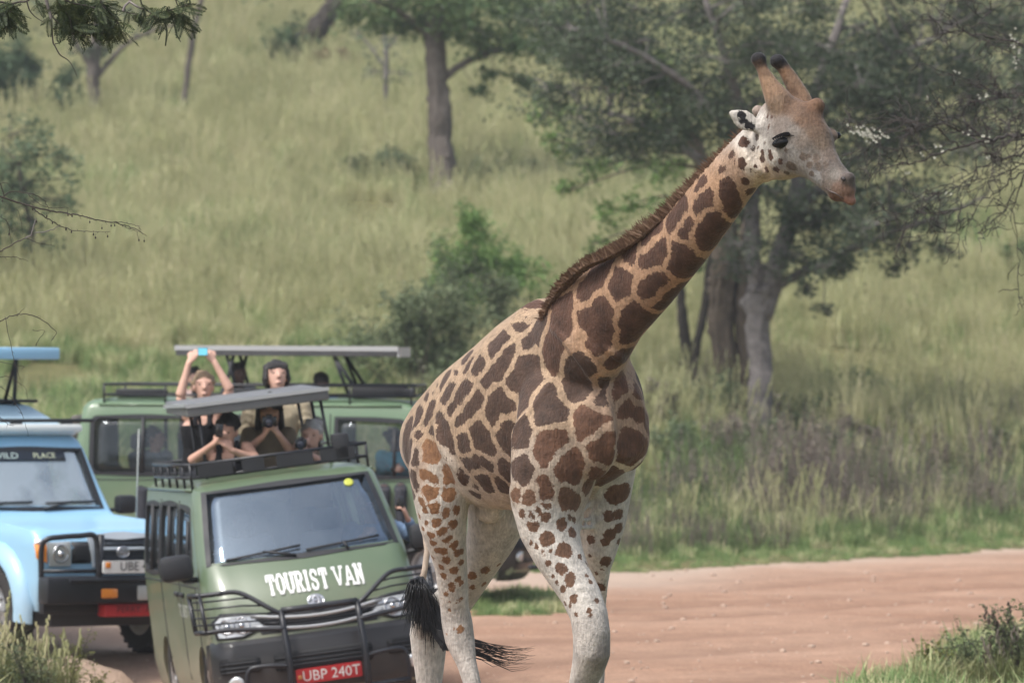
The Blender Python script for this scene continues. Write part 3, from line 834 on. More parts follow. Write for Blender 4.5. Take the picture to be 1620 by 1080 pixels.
def build_giraffe():
    g = MB()
    # torso ------------------------------------------------------------
    secs = []
    for s, top, bot, w, dx in [(-.95, 668, 715, .10, 0), (-.88, 644, 752, .20, 0), (-.74, 617, 778, .275, 0), (-.5, 574, 792, .34, 0), (-.2, 532, 806, .385, 0),
                           (.0, 498, 808, .39, 0), (.2, 470, 800, .37, 0), (.42, 490, 788, .33, 0), (.62, 520, 770, .285, 0), (.78, 566, 752, .215, 0), (.9, 615, 725, .12, 0)]:
        c = GO + GF * s
        zt = CAMZ + (540 - top) / FPX * c.y; zb = CAMZ + (540 - bot) / FPX * c.y
        c = Vector((c.x, c.y, (zt + zb) / 2))
        secs.append((c, GR, GZ, w, (zt - zb) / 2))
    g.loft(secs, n=36, sup=2.15)
    # neck -------------------------------------------------------------
    rows = [sil((770, 600), (880, 790), 31.15, .22), sil((800, 562), (915, 745), 31.0, .30), sil((832, 525), (950, 680), 30.82, .29), sil((850, 498), (985, 610), 30.64, .25), sil((866, 474), (1004, 556), 30.45, .2), sil((903, 444), (1047, 503), 30.28, .165), sil((970, 404), (1088, 455), 30.05, .145),
            sil((1044, 342), (1130, 397), 29.8, .13), sil((1100, 279), (1167, 343), 29.58, .12), sil((1150, 228), (1196, 300), 29.42, .115), sil((1185, 196), (1222, 278), 29.3, .11)]
    sil_loft(g, rows)
    # head -------------------------------------------------------------
    hx = (at(1338, 300, 28.98) - at(1222, 205, 29.36)).normalized()
    lat = hx.cross(Vector((0, 0, 1))).normalized()
    if lat.y > 0: lat = -lat
    rows = [sil((1196, 182), (1209, 262), 29.36, .085, lat), sil((1214, 160), (1222, 282), 29.33, .115, lat), sil((1250, 150), (1236, 286), 29.24, .13, lat), sil((1283, 165), (1252, 288), 29.17, .128, lat),
            sil((1301, 194), (1270, 291), 29.12, .112, lat), sil((1310, 222), (1287, 296), 29.08, .09, lat), sil((1325, 250), (1302, 304), 29.03, .072, lat),
            sil((1342, 270), (1312, 310), 28.99, .068, lat), sil((1351, 285), (1322, 318), 28.96, .06, lat), sil((1354, 302), (1334, 321), 28.95, .04, lat)]
    sil_loft(g, rows)
    hm = Matrix((hx, lat, hx.cross(lat))).transposed()
    # lower lip and chin, nostril wing, brow, cheek
    g.ell(at(1345, 317, 28.95), (.035, .04, .026), hm)
    g.ell(at(1322, 309, 29.0), (.05, .045, .03), hm)
    g.ell(at(1341, 283, 28.93), (.035, .05, .04), hm)
    g.ell(at(1243, 212, 29.13), (.07, .05, .035), hm)
    g.ell(at(1292, 168, 29.13), (.045, .05, .045), hm)
    g.ell(at(1280, 180, 29.14), (.08, .075, .06), hm)
    g.ell(at(1302, 212, 29.12) - lat * .06, (.05, .035, .032), hm)
    # ossicones
    g.tube([at(1250, 190, 29.2), at(1232, 160, 29.2), at(1217, 133, 29.21), at(1206, 110, 29.22), at(1200, 96, 29.22)], [.085, .074, .047, .032, .034], 14)
    g.ell(at(1200, 93.5, 29.22), (.045, .045, .038))
    g.tube([at(1275, 185, 29.32), at(1268, 158, 29.33), at(1254, 131, 29.34), at(1240, 108, 29.35), at(1231, 97, 29.35)], [.07, .055, .045, .036, .037], 14)
    g.ell(at(1230.5, 97, 29.35), (.046, .046, .04))
    # ears
    e0, e1 = at(1206, 205, 29.22), at(1153, 176, 29.2)
    ea = (e1 - e0).normalized(); eb = ea.cross(Vector((0, -1, 0.15))).normalized(); ec = ea.cross(eb)
    secs = []
    L = (e1 - e0).length
    for t, w in [(0, .025), (.15, .036), (.35, .054), (.55, .060), (.75, .046), (.9, .024), (1.0, .006)]:
        secs.append((e0 + ea * (L * t) + ec * (.012 * math.sin(t * 3)), eb, ec, w, .014))
    g.loft(secs, n=14)
    g.ell(at(1199, 176, 29.45), (.035, .03, .035))
    # legs -------------------------------------------------------------
    # near hind
    rows = [sil((655, 668), (750, 672), 31.42, .15, GF), sil((646, 700), (757, 700), 31.38, .19, GF), sil((646, 740), (748, 750), 31.32, .18, GF), sil((654, 790), (743, 792), 31.3, .165, GF),
            sil((664, 834), (739, 834), 31.32, .135, GF), sil((677, 866), (739, 866), 31.36, .11, GF), sil((688, 900), (740, 900), 31.42, .092, GF), sil((692, 930), (741, 930), 31.46, .085, GF),
            sil((696, 960), (742, 958), 31.5, .085, GF), sil((698, 985), (748, 983), 31.52, .09, GF), sil((704, 1015), (752, 1012), 31.5, .08, GF), sil((722, 1050), (755, 1048), 31.45, .058, GF),
            sil((733, 1082), (762, 1082), 31.4, .05, GF), sil((742, 1180), (768, 1180), 31.3, .045, GF), sil((745, 1240), (773, 1240), 31.22, .048, GF), sil((741, 1285), (785, 1285), 31.15, .07, GF), sil((738, 1317), (790, 1317), 31.1, .09, GF)]
    for r in rows:   # lateral half size across the leg given along its own forward axis
        pass
    sil_loft(g, rows)
    # far hind
    rows = [sil((735, 700), (850, 720), 31.65, .17, GF), sil((738, 770), (845, 790), 31.64, .17, GF), sil((740, 815), (832, 835), 31.64, .15, GF), sil((738, 845), (812, 868), 31.68, .13, GF), sil((728, 880), (788, 902), 31.75, .105, GF),
            sil((708, 915), (764, 938), 31.83, .09, GF), sil((680, 945), (744, 968), 31.9, .085, GF), sil((650, 972), (722, 995), 31.95, .085, GF), sil((648, 1000), (708, 1010), 31.97, .08, GF), sil((651, 1030), (706, 1030), 31.97, .07, GF),
            sil((655, 1055), (703, 1055), 31.97, .062, GF), sil((659, 1085), (699, 1085), 31.97, .055, GF), sil((664, 1180), (694, 1180), 31.95, .047, GF), sil((664, 1235), (696, 1235), 31.92, .05, GF), sil((660, 1280), (706, 1280), 31.87, .07, GF), sil((656, 1305), (712, 1305), 31.83, .09, GF)]
    sil_loft(g, rows)
    # near front: shoulder blade, upper arm, knee, shank
    rows = [sil((845, 560), (905, 560), 30.78, .10, GF), sil((822, 620), (930, 620), 30.62, .19, GF), sil((812, 690), (950, 690), 30.5, .22, GF), sil((806, 750), (945, 750), 30.46, .2, GF), sil((807, 805), (925, 800), 30.44, .165, GF), sil((822, 846), (918, 838), 30.42, .14, GF),
            sil((843, 885), (924, 870), 30.38, .12, GF), sil((866, 918), (934, 900), 30.34, .105, GF), sil((888, 950), (950, 932), 30.3, .1, GF), sil((902, 978), (962, 968), 30.26, .1, GF), sil((906, 1005), (966, 1000), 30.24, .1, GF),
            sil((906, 1033), (966, 1035), 30.24, .098, GF), sil((903, 1055), (958, 1057), 30.27, .08, GF), sil((899, 1082), (945, 1082), 30.3, .062, GF), sil((892, 1170), (926, 1170), 30.38, .05, GF), sil((888, 1250), (922, 1250), 30.42, .05, GF), sil((884, 1300), (932, 1300), 30.42, .07, GF), sil((880, 1335), (940, 1335), 30.42, .09, GF)]
    sil_loft(g, rows)
    # far front
    rows = [sil((930, 650), (1012, 640), 30.85, .17, GF), sil((920, 720), (1010, 720), 30.86, .17, GF), sil((918, 770), (1001, 770), 30.88, .15, GF), sil((915, 828), (990, 828), 30.9, .13, GF), sil((918, 872), (976, 872), 30.92, .1, GF), sil((925, 897), (966, 897), 30.95, .085, GF),
            sil((930, 929), (961, 929), 31.0, .075, GF), sil((928, 967), (959, 967), 31.05, .075, GF), sil((925, 1000), (958, 1000), 31.08, .075, GF), sil((930, 1040), (958, 1040), 31.1, .06, GF), sil((932, 1090), (956, 1090), 31.1, .05, GF), sil((934, 1200), (956, 1200), 31.12, .045, GF), sil((930, 1270), (960, 1270), 31.12, .06, GF), sil((926, 1308), (970, 1308), 31.12, .09, GF)]
    sil_loft(g, rows)
    # muscle masses: points of the shoulders, brisket, stifle, scapula, hip bone
    g.ell(at(935, 690, 30.38), (.15, .12, .24))
    g.ell(at(992, 690, 30.55), (.125, .15, .19))
    g.ell(at(1003, 668, 30.6), (.085, .12, .12))
    g.ell(at(880, 640, 30.62), (.16, .12, .30))
    g.ell(at(880, 600, 30.66), (.2, .14, .2))
    g.ell(at(870, 800, 30.5), (.12, .1, .09))
    g.ell(at(700, 720, 31.3), (.13, .14, .18))
    g.ell(at(690, 655, 31.4), (.12, .1, .1))
    g.ell(at(775, 805, 31.4), (.09, .08, .08))
    # folds of skin where neck meets shoulder, armpit and flank
    def fold(pts, Y, r):
        P = [at(x, y, Y + (k * 0)) for k, (x, y) in enumerate(pts)]
        return P, r
    g1 = organic(g, 0.02, 10)
    bv = BVHTree.FromPolygons([v.co for v in g1.vertices], [p.vertices[:] for p in g1.polygons])
    O = Vector((0, 0, CAMZ))
    def hit(px, py):
        d = (at(px, py, 31) - O).normalized()
        h = bv.ray_cast(O, d)[0]
        if h is None:
            h = bv.find_nearest(at(px, py, 30.7))[0]
        return h
    Ncv = lambda x, y: (820 + x / 2.4545, 180 + y / 2.4545)
    Hc = lambda x, y: (1120 + x / 3.725, 60 + y / 3.725)
    T = lambda x, y: (620 + x / 3.6, 500 + y / 3.6)
    Lc = lambda x, y: (620 + x / 3.177, 740 + y / 3.177)
    for pts, r in [([T(905, 60), T(985, 130), T(1045, 200), T(1110, 290), T(1170, 370), T(1240, 390)], .017),
                   ([T(1040, 90), T(1080, 190), T(1150, 270), T(1215, 330), T(1290, 320)], .02),
                   ([T(1100, 130), T(1160, 210), T(1230, 280), T(1300, 300)], .016),
                   ([T(1235, 400), T(1215, 480), T(1235, 600), T(1250, 720), T(1235, 850)], .02),
                   ([T(905, 370), T(800, 530), T(710, 640), T(695, 760), T(690, 920)], .013),
                   ([T(250, 600), T(290, 740), T(360, 850), T(420, 960)], .02),
                   ([Lc(945, 230), Lc(985, 180), Lc(1020, 120), Lc(1060, 70)], .012), ([Lc(950, 262), Lc(1000, 250), Lc(1075, 205)], .009), ([Lc(940, 300), Lc(1010, 300), Lc(1060, 285)], .009), ([T(700, 930), T(690, 1000), T(700, 1070)], .014), ([T(1060, 60), T(1130, 160), T(1200, 240), T(1330, 270)], .013), ([Ncv(330, 900), Ncv(400, 950), Ncv(440, 930)], .014), ([Hc(420, 640), Hc(470, 650), Hc(520, 625)], .005), ([Hc(690, 830), Hc(720, 780), Hc(760, 760)], .006), ([Hc(560, 520), Hc(600, 600), Hc(650, 690)], .006), ([Hc(300, 800), Hc(340, 840), Hc(400, 820)], .008), ([Lc(925, 610), Lc(960, 600), Lc(1000, 615)], .008), ([Lc(940, 655), Lc(980, 650), Lc(1020, 660)], .007),
                   ([Lc(955, 250), Lc(1010, 225), Lc(1060, 170)], .01),
                   ([Lc(960, 275), Lc(1030, 270), Lc(1090, 240)], .01)]:
        Q = smooth_path([hit(*p) for p in pts], 5 * len(pts)); n_ = len(Q)
        g.tube(Q, [r * 1.75 * (.35 + .65 * math.sin(math.pi * (i + .5) / n_) ** .6) for i in range(n_)], 8)
    me = organic(g, 0.0115, 9)
    # ------------------------------------------------------------- coat
    nv = len(me.vertices)
    co = np.empty(nv * 3, np.float32); me.vertices.foreach_get('co', co); co = co.reshape(-1, 3)
    bv = BVHTree.FromPolygons([v.co for v in me.vertices], [p.vertices[:] for p in me.polygons])
    Ncv = lambda x, y: (820 + x / 2.4545, 180 + y / 2.4545)
    Hc = lambda x, y: (1120 + x / 3.725, 60 + y / 3.725)
    DK, NK, OR, CH, LG, GY, BK = (.050, .029, .020), (.062, .031, .020), (.16, .080, .038), (.088, .043, .025), (.10, .053, .031), (.085, .064, .050), (.012, .011, .012)
    P = []   # (convert, scale, colour, [(x, y, r), ...])
    def add(cv, sc, col, *pts): P.append((cv, sc, col, pts))
    N = lambda *p: add(Ncv, 2.4545, NK, *p)
    for p in [[(875,110,24)], [(830,165,18),(790,220,22)], [(838,182,13)], [(868,195,24)], [(902,220,8)], [(928,228,14)], [(880,262,18)], [(902,300,17)], [(903,345,15)], [(715,268,30),(695,295,20)],
              [(715,335,40),(705,360,30),(735,305,25)], [(810,275,36),(815,310,38),(835,355,28),(845,385,18)], [(635,355,34),(600,420,34),(620,390,36)], [(655,430,26),(635,460,26)], [(745,405,30),(770,445,42),(725,470,38),(745,500,22)],
              [(535,450,28),(500,485,28)], [(440,515,30),(425,555,34)], [(550,520,36),(505,575,36),(525,548,38)], [(625,535,36),(625,590,36),(665,600,38)], [(760,553,18)], [(842,440,14)], [(702,630,16)], [(228,605,30),(185,655,36),(205,635,34)],
              [(335,590,36),(300,640,42),(265,695,34)], [(400,630,42),(390,680,42)], [(530,650,42),(510,690,36)], [(625,690,42),(565,735,36),(595,705,40)], [(108,685,32)], [(320,770,55),(330,830,50),(325,890,32),(270,780,30)],
              [(440,770,34),(500,800,34),(425,830,40),(420,865,30)], [(172,740,40),(160,810,44),(130,905,42),(140,960,35)], [(385,955,28),(410,940,22)], [(55,745,22),(30,775,25)]]:
        N(*p)
    for p in [[(760,5,38),(725,55,36)], [(850,40,42),(825,95,48),(785,150,48)], [(1010,310,45),(1040,370,55),(1060,430,45),(1085,290,40),(1110,400,40)], [(645,130,34),(610,165,36),(570,205,30)], [(665,190,36),(630,260,40),(590,320,42),(545,365,36)],
              [(770,270,62),(700,370,42),(800,375,45),(745,450,48),(745,510,25)], [(515,275,30),(470,310,32)], [(415,255,24)], [(368,328,14)], [(432,285,18)], [(290,375,30)], [(340,400,28),(315,450,36),(295,490,22)], [(430,405,42),(390,450,42),(340,525,32)],
              [(480,470,36),(440,540,42),(380,600,34)], [(600,470,50),(580,550,48),(650,525,48)], [(660,620,45),(650,700,48),(675,760,25)], [(758,610,34),(755,660,38),(735,725,38)], [(890,430,30),(880,500,48),(860,570,55),(950,555,42),(920,520,45)],
              [(1200,385,24),(1200,450,26),(1200,500,20)], [(485,645,44),(510,700,46),(550,760,38)], [(400,700,36),(405,750,34)], [(645,860,36),(665,915,30)], [(735,825,40),(755,870,48),(750,930,25)],
              [(425,835,38),(480,855,38),(540,840,34)], [(510,920,40),(530,950,34)], [(630,960,32)], [(280,560,24),(300,640,36),(330,720,30),(345,780,18)], [(165,550,22),(140,605,20)], [(225,500,18),(205,570,24),(190,610,18)], [(225,660,20)],
              [(150,670,28)], [(100,640,18),(85,710,22),(80,770,16)], [(140,780,18),(135,830,22)], [(110,720,12),(100,790,14)], [(85,870,14),(90,930,14)], [(125,900,18),(140,960,22)], [(120,1010,10)], [(200,460,14)], [(235,430,13)], [(255,400,13)], [(390,870,14),(425,930,16)], [(355,850,12),(340,820,12)], [(470,960,10)], [(480,1015,9)]]:
        add(T, 3.6, DK, *p)
    for p in [[(1080,580,42),(1150,600,60),(1080,660,28),(1190,590,35)], [(1220,690,38),(1165,765,45),(1225,800,32)], [(1310,390,30),(1275,450,28)], [(1335,530,40),(1400,580,42),(1450,620,30)], [(1370,680,55),(1350,800,50),(1410,730,48),(1330,740,45)], [(1400,430,24)],
              [(960,690,40),(880,700,44),(860,790,40),(870,840,18)], [(1040,810,42),(960,890,42),(1040,910,45),(1000,870,45)], [(1230,930,42),(1255,880,28)], [(1165,905,36),(1110,965,28)], [(875,940,36),(870,1010,36)]]:
        add(T, 3.6, CH, *p)
    for p in [[(210,745,36),(240,790,38),(215,810,35)], [(195,900,34),(230,930,24)], [(210,1000,38)], [(310,880,24),(320,920,22)]]:
        add(T, 3.6, OR, *p)
    for p in [[(285,135,22)], [(150,165,12),(168,212,12)], [(215,205,24)], [(268,230,18)], [(325,215,16)], [(222,275,22)], [(310,283,20)], [(175,275,11)], [(138,240,7)], [(155,305,8)], [(255,325,22)], [(195,340,15)], [(280,357,20)], [(315,385,20)], [(208,378,16)],
              [(228,412,16),(255,417,16)], [(330,428,14),(350,420,13)], [(205,450,9)], [(272,465,16)], [(350,475,13)], [(250,497,11)], [(315,513,16)], [(258,540,14)], [(335,560,13),(347,578,11)], [(298,590,10)], [(300,612,9)], [(270,632,12)], [(290,672,5)], [(325,672,6)], [(290,712,7)], [(350,655,5)], [(345,810,15)], [(310,808,5)], [(275,830,5)], [(275,765,4)],
              [(470,515,20)], [(405,540,16)], [(540,485,11)], [(465,580,13)], [(405,600,12)]]:
        add(Lc, 3.177, OR, *p)
    for p in [[(630,140,20)], [(680,150,22),(705,140,22)], [(880,140,32),(915,180,32),(880,175,30)], [(770,190,15)], [(710,240,20)], [(740,220,20),(765,245,20)], [(710,290,25)], [(655,232,13)], [(895,245,12),(915,258,10)], [(855,288,26)], [(905,322,20)], [(780,355,29)], [(870,410,32),(835,425,14)],
              [(725,395,10)], [(700,380,7)], [(800,418,6)], [(770,440,6)], [(755,425,4)], [(785,478,14)], [(845,500,20),(865,520,16)], [(895,545,22),(900,575,18)], [(945,445,10)], [(810,545,8)], [(830,575,7)], [(860,608,14)], [(910,655,18)], [(895,695,8)], [(870,680,7)], [(990,713,11)], [(925,735,9)], [(998,740,5)],
              [(1130,140,34),(1165,130,28)], [(1090,248,22),(1140,235,22)], [(1140,300,22),(1100,335,26),(1075,370,20)], [(1000,360,20)], [(1140,370,12)], [(995,440,11),(982,485,11)], [(1075,470,25)], [(1058,508,10)], [(1030,530,8)], [(980,540,6)], [(1000,573,8)], [(1050,597,20)], [(1030,665,13)]]:
        add(Lc, 3.177, LG, *p)
    for p in [[(330,462,9)], [(352,462,7)], [(370,468,7)], [(360,520,8)], [(350,572,7)], [(338,625,10)], [(360,605,6)], [(322,675,15),(322,712,16)], [(362,670,15),(370,705,18)], [(295,645,9)], [(425,728,15)], [(350,780,15)], [(400,775,21)], [(288,765,14),(300,808,15)]]:
        add(Hc, 3.725, NK, *p)
    for p in [[(490,755,28),(510,765,22)], [(465,800,17)], [(548,825,25)], [(500,845,18)], [(265,655,18)], [(290,585,18)], [(560,700,20),(590,690,14)], [(520,870,14)], [(430,640,14),(460,660,12)], [(600,750,15)], [(660,760,18)], [(640,710,16)], [(690,750,18)], [(610,800,14)]]:
        add(Hc, 3.725, GY, *p)
    for p in [[(200,455,24),(205,490,18),(240,515,16),(262,527,10)]]:
        add(Hc, 3.725, BK, *p)
    S = []; SR = []; SI = []
    cols = []
    def seed(cv, sc, pts, k):
        for x, y, r in pts:
            h = None
            px, py = cv(x, y)
            h = hit2(px, py)
            S.append(h); SR.append(r / sc / FPX * h[1]); SI.append(k)
    def hit2(px, py):
        d = (at(px, py, 31) - O).normalized()
        h = bv.ray_cast(O, d)[0]
        if h is None: h = bv.find_nearest(at(px, py, 30.7))[0]
        return tuple(h)
    for k, (cv, sc, col, pts) in enumerate(P):
        if col in (LG, OR): pts = [(x_, y_, r_ * 1.2) for x_, y_, r_ in pts]
        seed(cv, sc, pts, k); cols.append(col)
    S = np.array(S); SR = np.array(SR); SI = np.array(SI)
    # the far flank and neck repeat the same patches about the middle plane
    gr = np.array(GR[:]); c0 = np.array(GO[:]); 
    spine = np.dot(S - c0, gr)
    big = SR > 0.03
    m = (spine > 0.06) & big
    Sm = S[m] - 2 * spine[m][:, None] * gr[None, :]
    dmin = np.array([np.min(np.linalg.norm(S - q, axis=1)) for q in Sm])
    okm = dmin > 0.16
    K = len(P)
    Sa = np.vstack([S, Sm[okm]]); Ra = np.concatenate([SR, SR[m][okm]]); Ia = np.concatenate([SI, SI[m][okm] + K])
    cols = np.array(cols + cols)
    nP = 2 * K
    d1 = np.full(nv, 9.0, np.float32); d2 = np.full(nv, 9.0, np.float32); i1 = np.zeros(nv, int)
    for k in range(nP):
        sel = np.where(Ia == k)[0]
        if len(sel) == 0: continue
        dk = np.full(nv, 9.0, np.float32)
        for j in sel:
            dd = np.linalg.norm(co - Sa[j].astype(np.float32), axis=1) - Ra[j]
            # smooth union of the discs of one patch
            hh = np.clip(.5 + .5 * (dk - dd) / .012, 0, 1)
            dk = dk * (1 - hh) + dd * hh - .012 * hh * (1 - hh)
        lt = dk < d1
        d2 = np.where(lt, d1, np.minimum(d2, dk))
        i1 = np.where(lt, k, i1)
        d1 = np.where(lt, dk, d1)
    y = co[:, 1]; z = co[:, 2]
    px = 810 + co[:, 0] / y * FPX; py = 540 - (z - CAMZ) / y * FPX
    gap = np.interp(z, [1.4, 1.9, 2.2, 3.0, 3.6], [.010, .024, .033, .036, .018])
    grow = np.interp(z, [1.3, 1.75, 2.0, 3.25, 3.5], [.004, .012, .062, .040, .004])
    pg = np.array([.45 if c in (OR, LG) else 1.0 for c in [tuple(q) for q in cols]])
    grow = grow * pg[i1]
    field = np.minimum((d2 - d1) * .5 - gap * .5, grow - d1)
    # base tone from anchors on the coat
    A = []
    TN, TO, WH, WG, BR = (.325, .20, .122), (.315, .222, .145), (.46, .425, .38), (.37, .335, .30), (.18, .11, .068)
    for p, c in [((900, 450), TN), ((980, 430), TN), ((1050, 400), TN), ((1100, 340), TN), ((1140, 300), TN), ((1080, 450), (.29, .165, .10)), ((1020, 520), (.29, .165, .10)), ((960, 500), TN), ((1160, 270), (.31, .205, .14)),
                 ((1190, 255), (.55, .47, .39)), ((1205, 225), WH), ((1215, 275), (.45, .35, .26)), ((1225, 245), WH), ((1232, 280), (.37, .30, .24)), ((700, 610), TO), ((760, 560), TO), ((820, 520), TO), ((740, 690), TO), ((800, 680), TO), ((850, 620), TO), ((660, 660), TO), ((680, 680), TO),
                 ((900, 640), TO), ((960, 620), (.28, .19, .13)), ((1000, 690), (.28, .185, .125)), ((940, 740), (.30, .22, .16)), ((960, 575), TN), ((1020, 660), (.27, .175, .115)), ((800, 740), (.30, .22, .16)), ((900, 765), (.36, .29, .225)), ((850, 760), (.33, .26, .20)),
                 ((780, 790), (.37, .30, .24)), ((760, 740), (.30, .22, .155)), ((695, 750), (.40, .35, .295)), ((720, 775), (.43, .385, .33)), ((715, 800), WH), ((660, 740), (.32, .24, .18)), ((710, 850), WH), ((720, 930), WH), ((722, 1000), WG), ((745, 1065), WG), ((690, 820), WH),
                 ((780, 840), (.47, .43, .385)), ((750, 900), (.47, .43, .385)), ((680, 1040), (.45, .42, .38)), ((670, 990), (.45, .42, .38)), ((860, 830), WH), ((890, 880), WH), ((920, 950), WH), ((935, 990), WG), ((930, 1025), WG), ((948, 1035), (.20, .175, .155)), ((955, 1045), (.20, .175, .155)), ((915, 1060), WG), ((950, 1070), (.3, .27, .24)),
                 ((970, 800), WH), ((960, 860), WH), ((980, 760), WH), ((955, 920), WH), ((985, 740), (.5, .42, .35)),
                 (Hc(600, 700), (0.173, 0.155, 0.138)), (Hc(560, 760), (0.196, 0.178, 0.162)), (Hc(480, 690), (0.207, 0.190, 0.173)), (Hc(640, 810), (0.230, 0.222, 0.213)), (Hc(560, 850), (0.196, 0.178, 0.162)), (Hc(430, 520), (0.155, 0.126, 0.106)), (Hc(500, 560), (0.167, 0.144, 0.124)), (Hc(330, 560), (0.242, 0.219, 0.196)), (Hc(400, 640), (0.219, 0.202, 0.178)), (Hc(440, 740), (0.219, 0.196, 0.178)), (Hc(250, 500), WH), (Hc(150, 450), WH), (Hc(230, 540), WH),
                 (Hc(560, 480), (.115, .068, .042)), (Hc(480, 400), (.115, .068, .042)), (Hc(400, 380), (0.173, 0.115, 0.075)), (Hc(620, 560), (0.115, 0.075, 0.049)), (Hc(670, 620), (0.126, 0.090, 0.063)), (Hc(630, 400), (0.126, 0.069, 0.040)), (Hc(560, 600), (0.133, 0.106, 0.086)), (Hc(620, 690), (0.126, 0.104, 0.086)), (Hc(650, 740), (0.115, 0.095, 0.081)), (Hc(640, 480), (.115, .068, .042)), (Hc(720, 690), (0.126, 0.095, 0.075)), (Hc(790, 770), (0.110, 0.090, 0.075)), (Hc(690, 800), (0.115, 0.095, 0.081)), (Hc(740, 800), (0.138, 0.121, 0.104)), (Hc(700, 760), (0.098, 0.081, 0.069)),
                 (Hc(830, 830), (0.115, 0.092, 0.081)), (Hc(820, 900), (0.167, 0.098, 0.069)), (Hc(850, 960), (0.207, 0.104, 0.072)), (Hc(760, 900), (0.150, 0.095, 0.069)), (Hc(740, 945), (0.092, 0.043, 0.023)), (Hc(700, 880), (0.138, 0.110, 0.090)), (Hc(850, 850), (0.075, 0.061, 0.052)), (Hc(500, 340), (.115, .068, .042)),
                 (Hc(350, 250), (.21, .13, .078)), (Hc(330, 190), (.19, .115, .07)), (Hc(380, 310), (.21, .13, .08)), (Hc(500, 250), (.18, .11, .068)), (Hc(440, 200), (.16, .09, .05)), (Hc(560, 320), (.19, .115, .07)), (Hc(305, 150), (.08, .05, .035)), (Hc(310, 105), BK), (Hc(280, 115), BK), (Hc(330, 110), BK), (Hc(410, 130), BK), (Hc(440, 130), BK), (Hc(430, 160), (.03, .022, .018)), (Hc(390, 120), BK), (Hc(290, 430), (.3, .24, .2))]:
        A.append((hit2(*p), c))
    wsum = np.zeros(nv); csum = np.zeros((nv, 3))
    for q, c in A:
        w = 1.0 / (np.sum((co - np.array(q, np.float32)) ** 2, axis=1) + 2e-4) ** 2.6
        wsum += w; csum += w[:, None] * np.array(c)[None, :]
    base = csum / wsum[:, None]
    pc = cols[i1]
    # patches are darker in their middle, paler and redder towards the rim
    k = np.clip(-d1 / .06, -.3, 1)[:, None]
    pc = pc * (1.2 - .42 * k)
    # hind thigh patches turn orange, upper rump stays dark: mix by place
    def attr(name, typ, arr):
        a = me.attributes.new(name, typ, 'POINT')
        if typ == 'FLOAT': a.data.foreach_set('value', arr.astype(np.float32).ravel())
        else: a.data.foreach_set('color', np.hstack([arr, np.ones((nv, 1))]).astype(np.float32).ravel())
    attr('patch_field', 'FLOAT', field)
    attr('patch_colour', 'FLOAT_COLOR', pc)
    attr('coat_colour', 'FLOAT_COLOR', base)
    m = bpy.data.materials.new('giraffe_coat'); m.use_nodes = True
    nt = m.node_tree; b = nt.nodes['Principled BSDF']
    def att(n):
        a = nt.nodes.new('ShaderNodeAttribute'); a.attribute_name = n; return a
    tc = nt.nodes.new('ShaderNodeTexCoord')
    n1 = nt.nodes.new('ShaderNodeTexNoise'); n1.inputs['Scale'].default_value = 48; n1.inputs['Detail'].default_value = 4; n1.inputs['Roughness'].default_value = .7
    nt.links.new(tc.outputs['Object'], n1.inputs['Vector'])
    s1 = nt.nodes.new('ShaderNodeMath'); s1.operation = 'MULTIPLY_ADD'; s1.inputs[1].default_value = .044; s1.inputs[2].default_value = -.022
    nt.links.new(n1.outputs['Fac'], s1.inputs[0])
    n2 = nt.nodes.new('ShaderNodeTexNoise'); n2.inputs['Scale'].default_value = 9; n2.inputs['Detail'].default_value = 3
    nt.links.new(tc.outputs['Object'], n2.inputs['Vector'])
    s2 = nt.nodes.new('ShaderNodeMath'); s2.operation = 'MULTIPLY_ADD'; s2.inputs[1].default_value = .03; s2.inputs[2].default_value = -.015
    nt.links.new(n2.outputs['Fac'], s2.inputs[0])
    ad = nt.nodes.new('ShaderNodeMath'); nt.links.new(att('patch_field').outputs['Fac'], ad.inputs[0]); nt.links.new(s1.outputs[0], ad.inputs[1])
    ad2 = nt.nodes.new('ShaderNodeMath'); nt.links.new(ad.outputs[0], ad2.inputs[0]); nt.links.new(s2.outputs[0], ad2.inputs[1])
    mr = nt.nodes.new('ShaderNodeMapRange'); mr.interpolation_type = 'SMOOTHSTEP'
    mr.inputs['From Min'].default_value = -.0035; mr.inputs['From Max'].default_value = .0035
    nt.links.new(ad2.outputs[0], mr.inputs['Value'])
    # fine fur mottling
    n3 = nt.nodes.new('ShaderNodeTexNoise'); n3.inputs['Scale'].default_value = 14; n3.inputs['Detail'].default_value = 8; n3.inputs['Roughness'].default_value = .72
    nt.links.new(tc.outputs['Object'], n3.inputs['Vector'])
    mv = nt.nodes.new('ShaderNodeMapRange'); mv.inputs['From Min'].default_value = .28; mv.inputs['From Max'].default_value = .72; mv.inputs['To Min'].default_value = .62; mv.inputs['To Max'].default_value = 1.34
    nt.links.new(n3.outputs['Fac'], mv.inputs['Value'])
    mx = nt.nodes.new('ShaderNodeMix'); mx.data_type = 'RGBA'
    nt.links.new(mr.outputs[0], mx.inputs[0]); nt.links.new(att('coat_colour').outputs['Color'], mx.inputs[6]); nt.links.new(att('patch_colour').outputs['Color'], mx.inputs[7])
    ml = nt.nodes.new('ShaderNodeMix'); ml.data_type = 'RGBA'; ml.blend_type = 'MULTIPLY'; ml.inputs[0].default_value = 1
    nt.links.new(mx.outputs[2], ml.inputs[6]); nt.links.new(mv.outputs[0], ml.inputs[7])
    mpf = nt.nodes.new('ShaderNodeMapping'); mpf.inputs['Scale'].default_value = (95, 95, 20); nt.links.new(tc.outputs['Object'], mpf.inputs['Vector'])
    n5 = nt.nodes.new('ShaderNodeTexNoise'); n5.inputs['Scale'].default_value = 1; n5.inputs['Detail'].default_value = 4; nt.links.new(mpf.outputs[0], n5.inputs['Vector'])
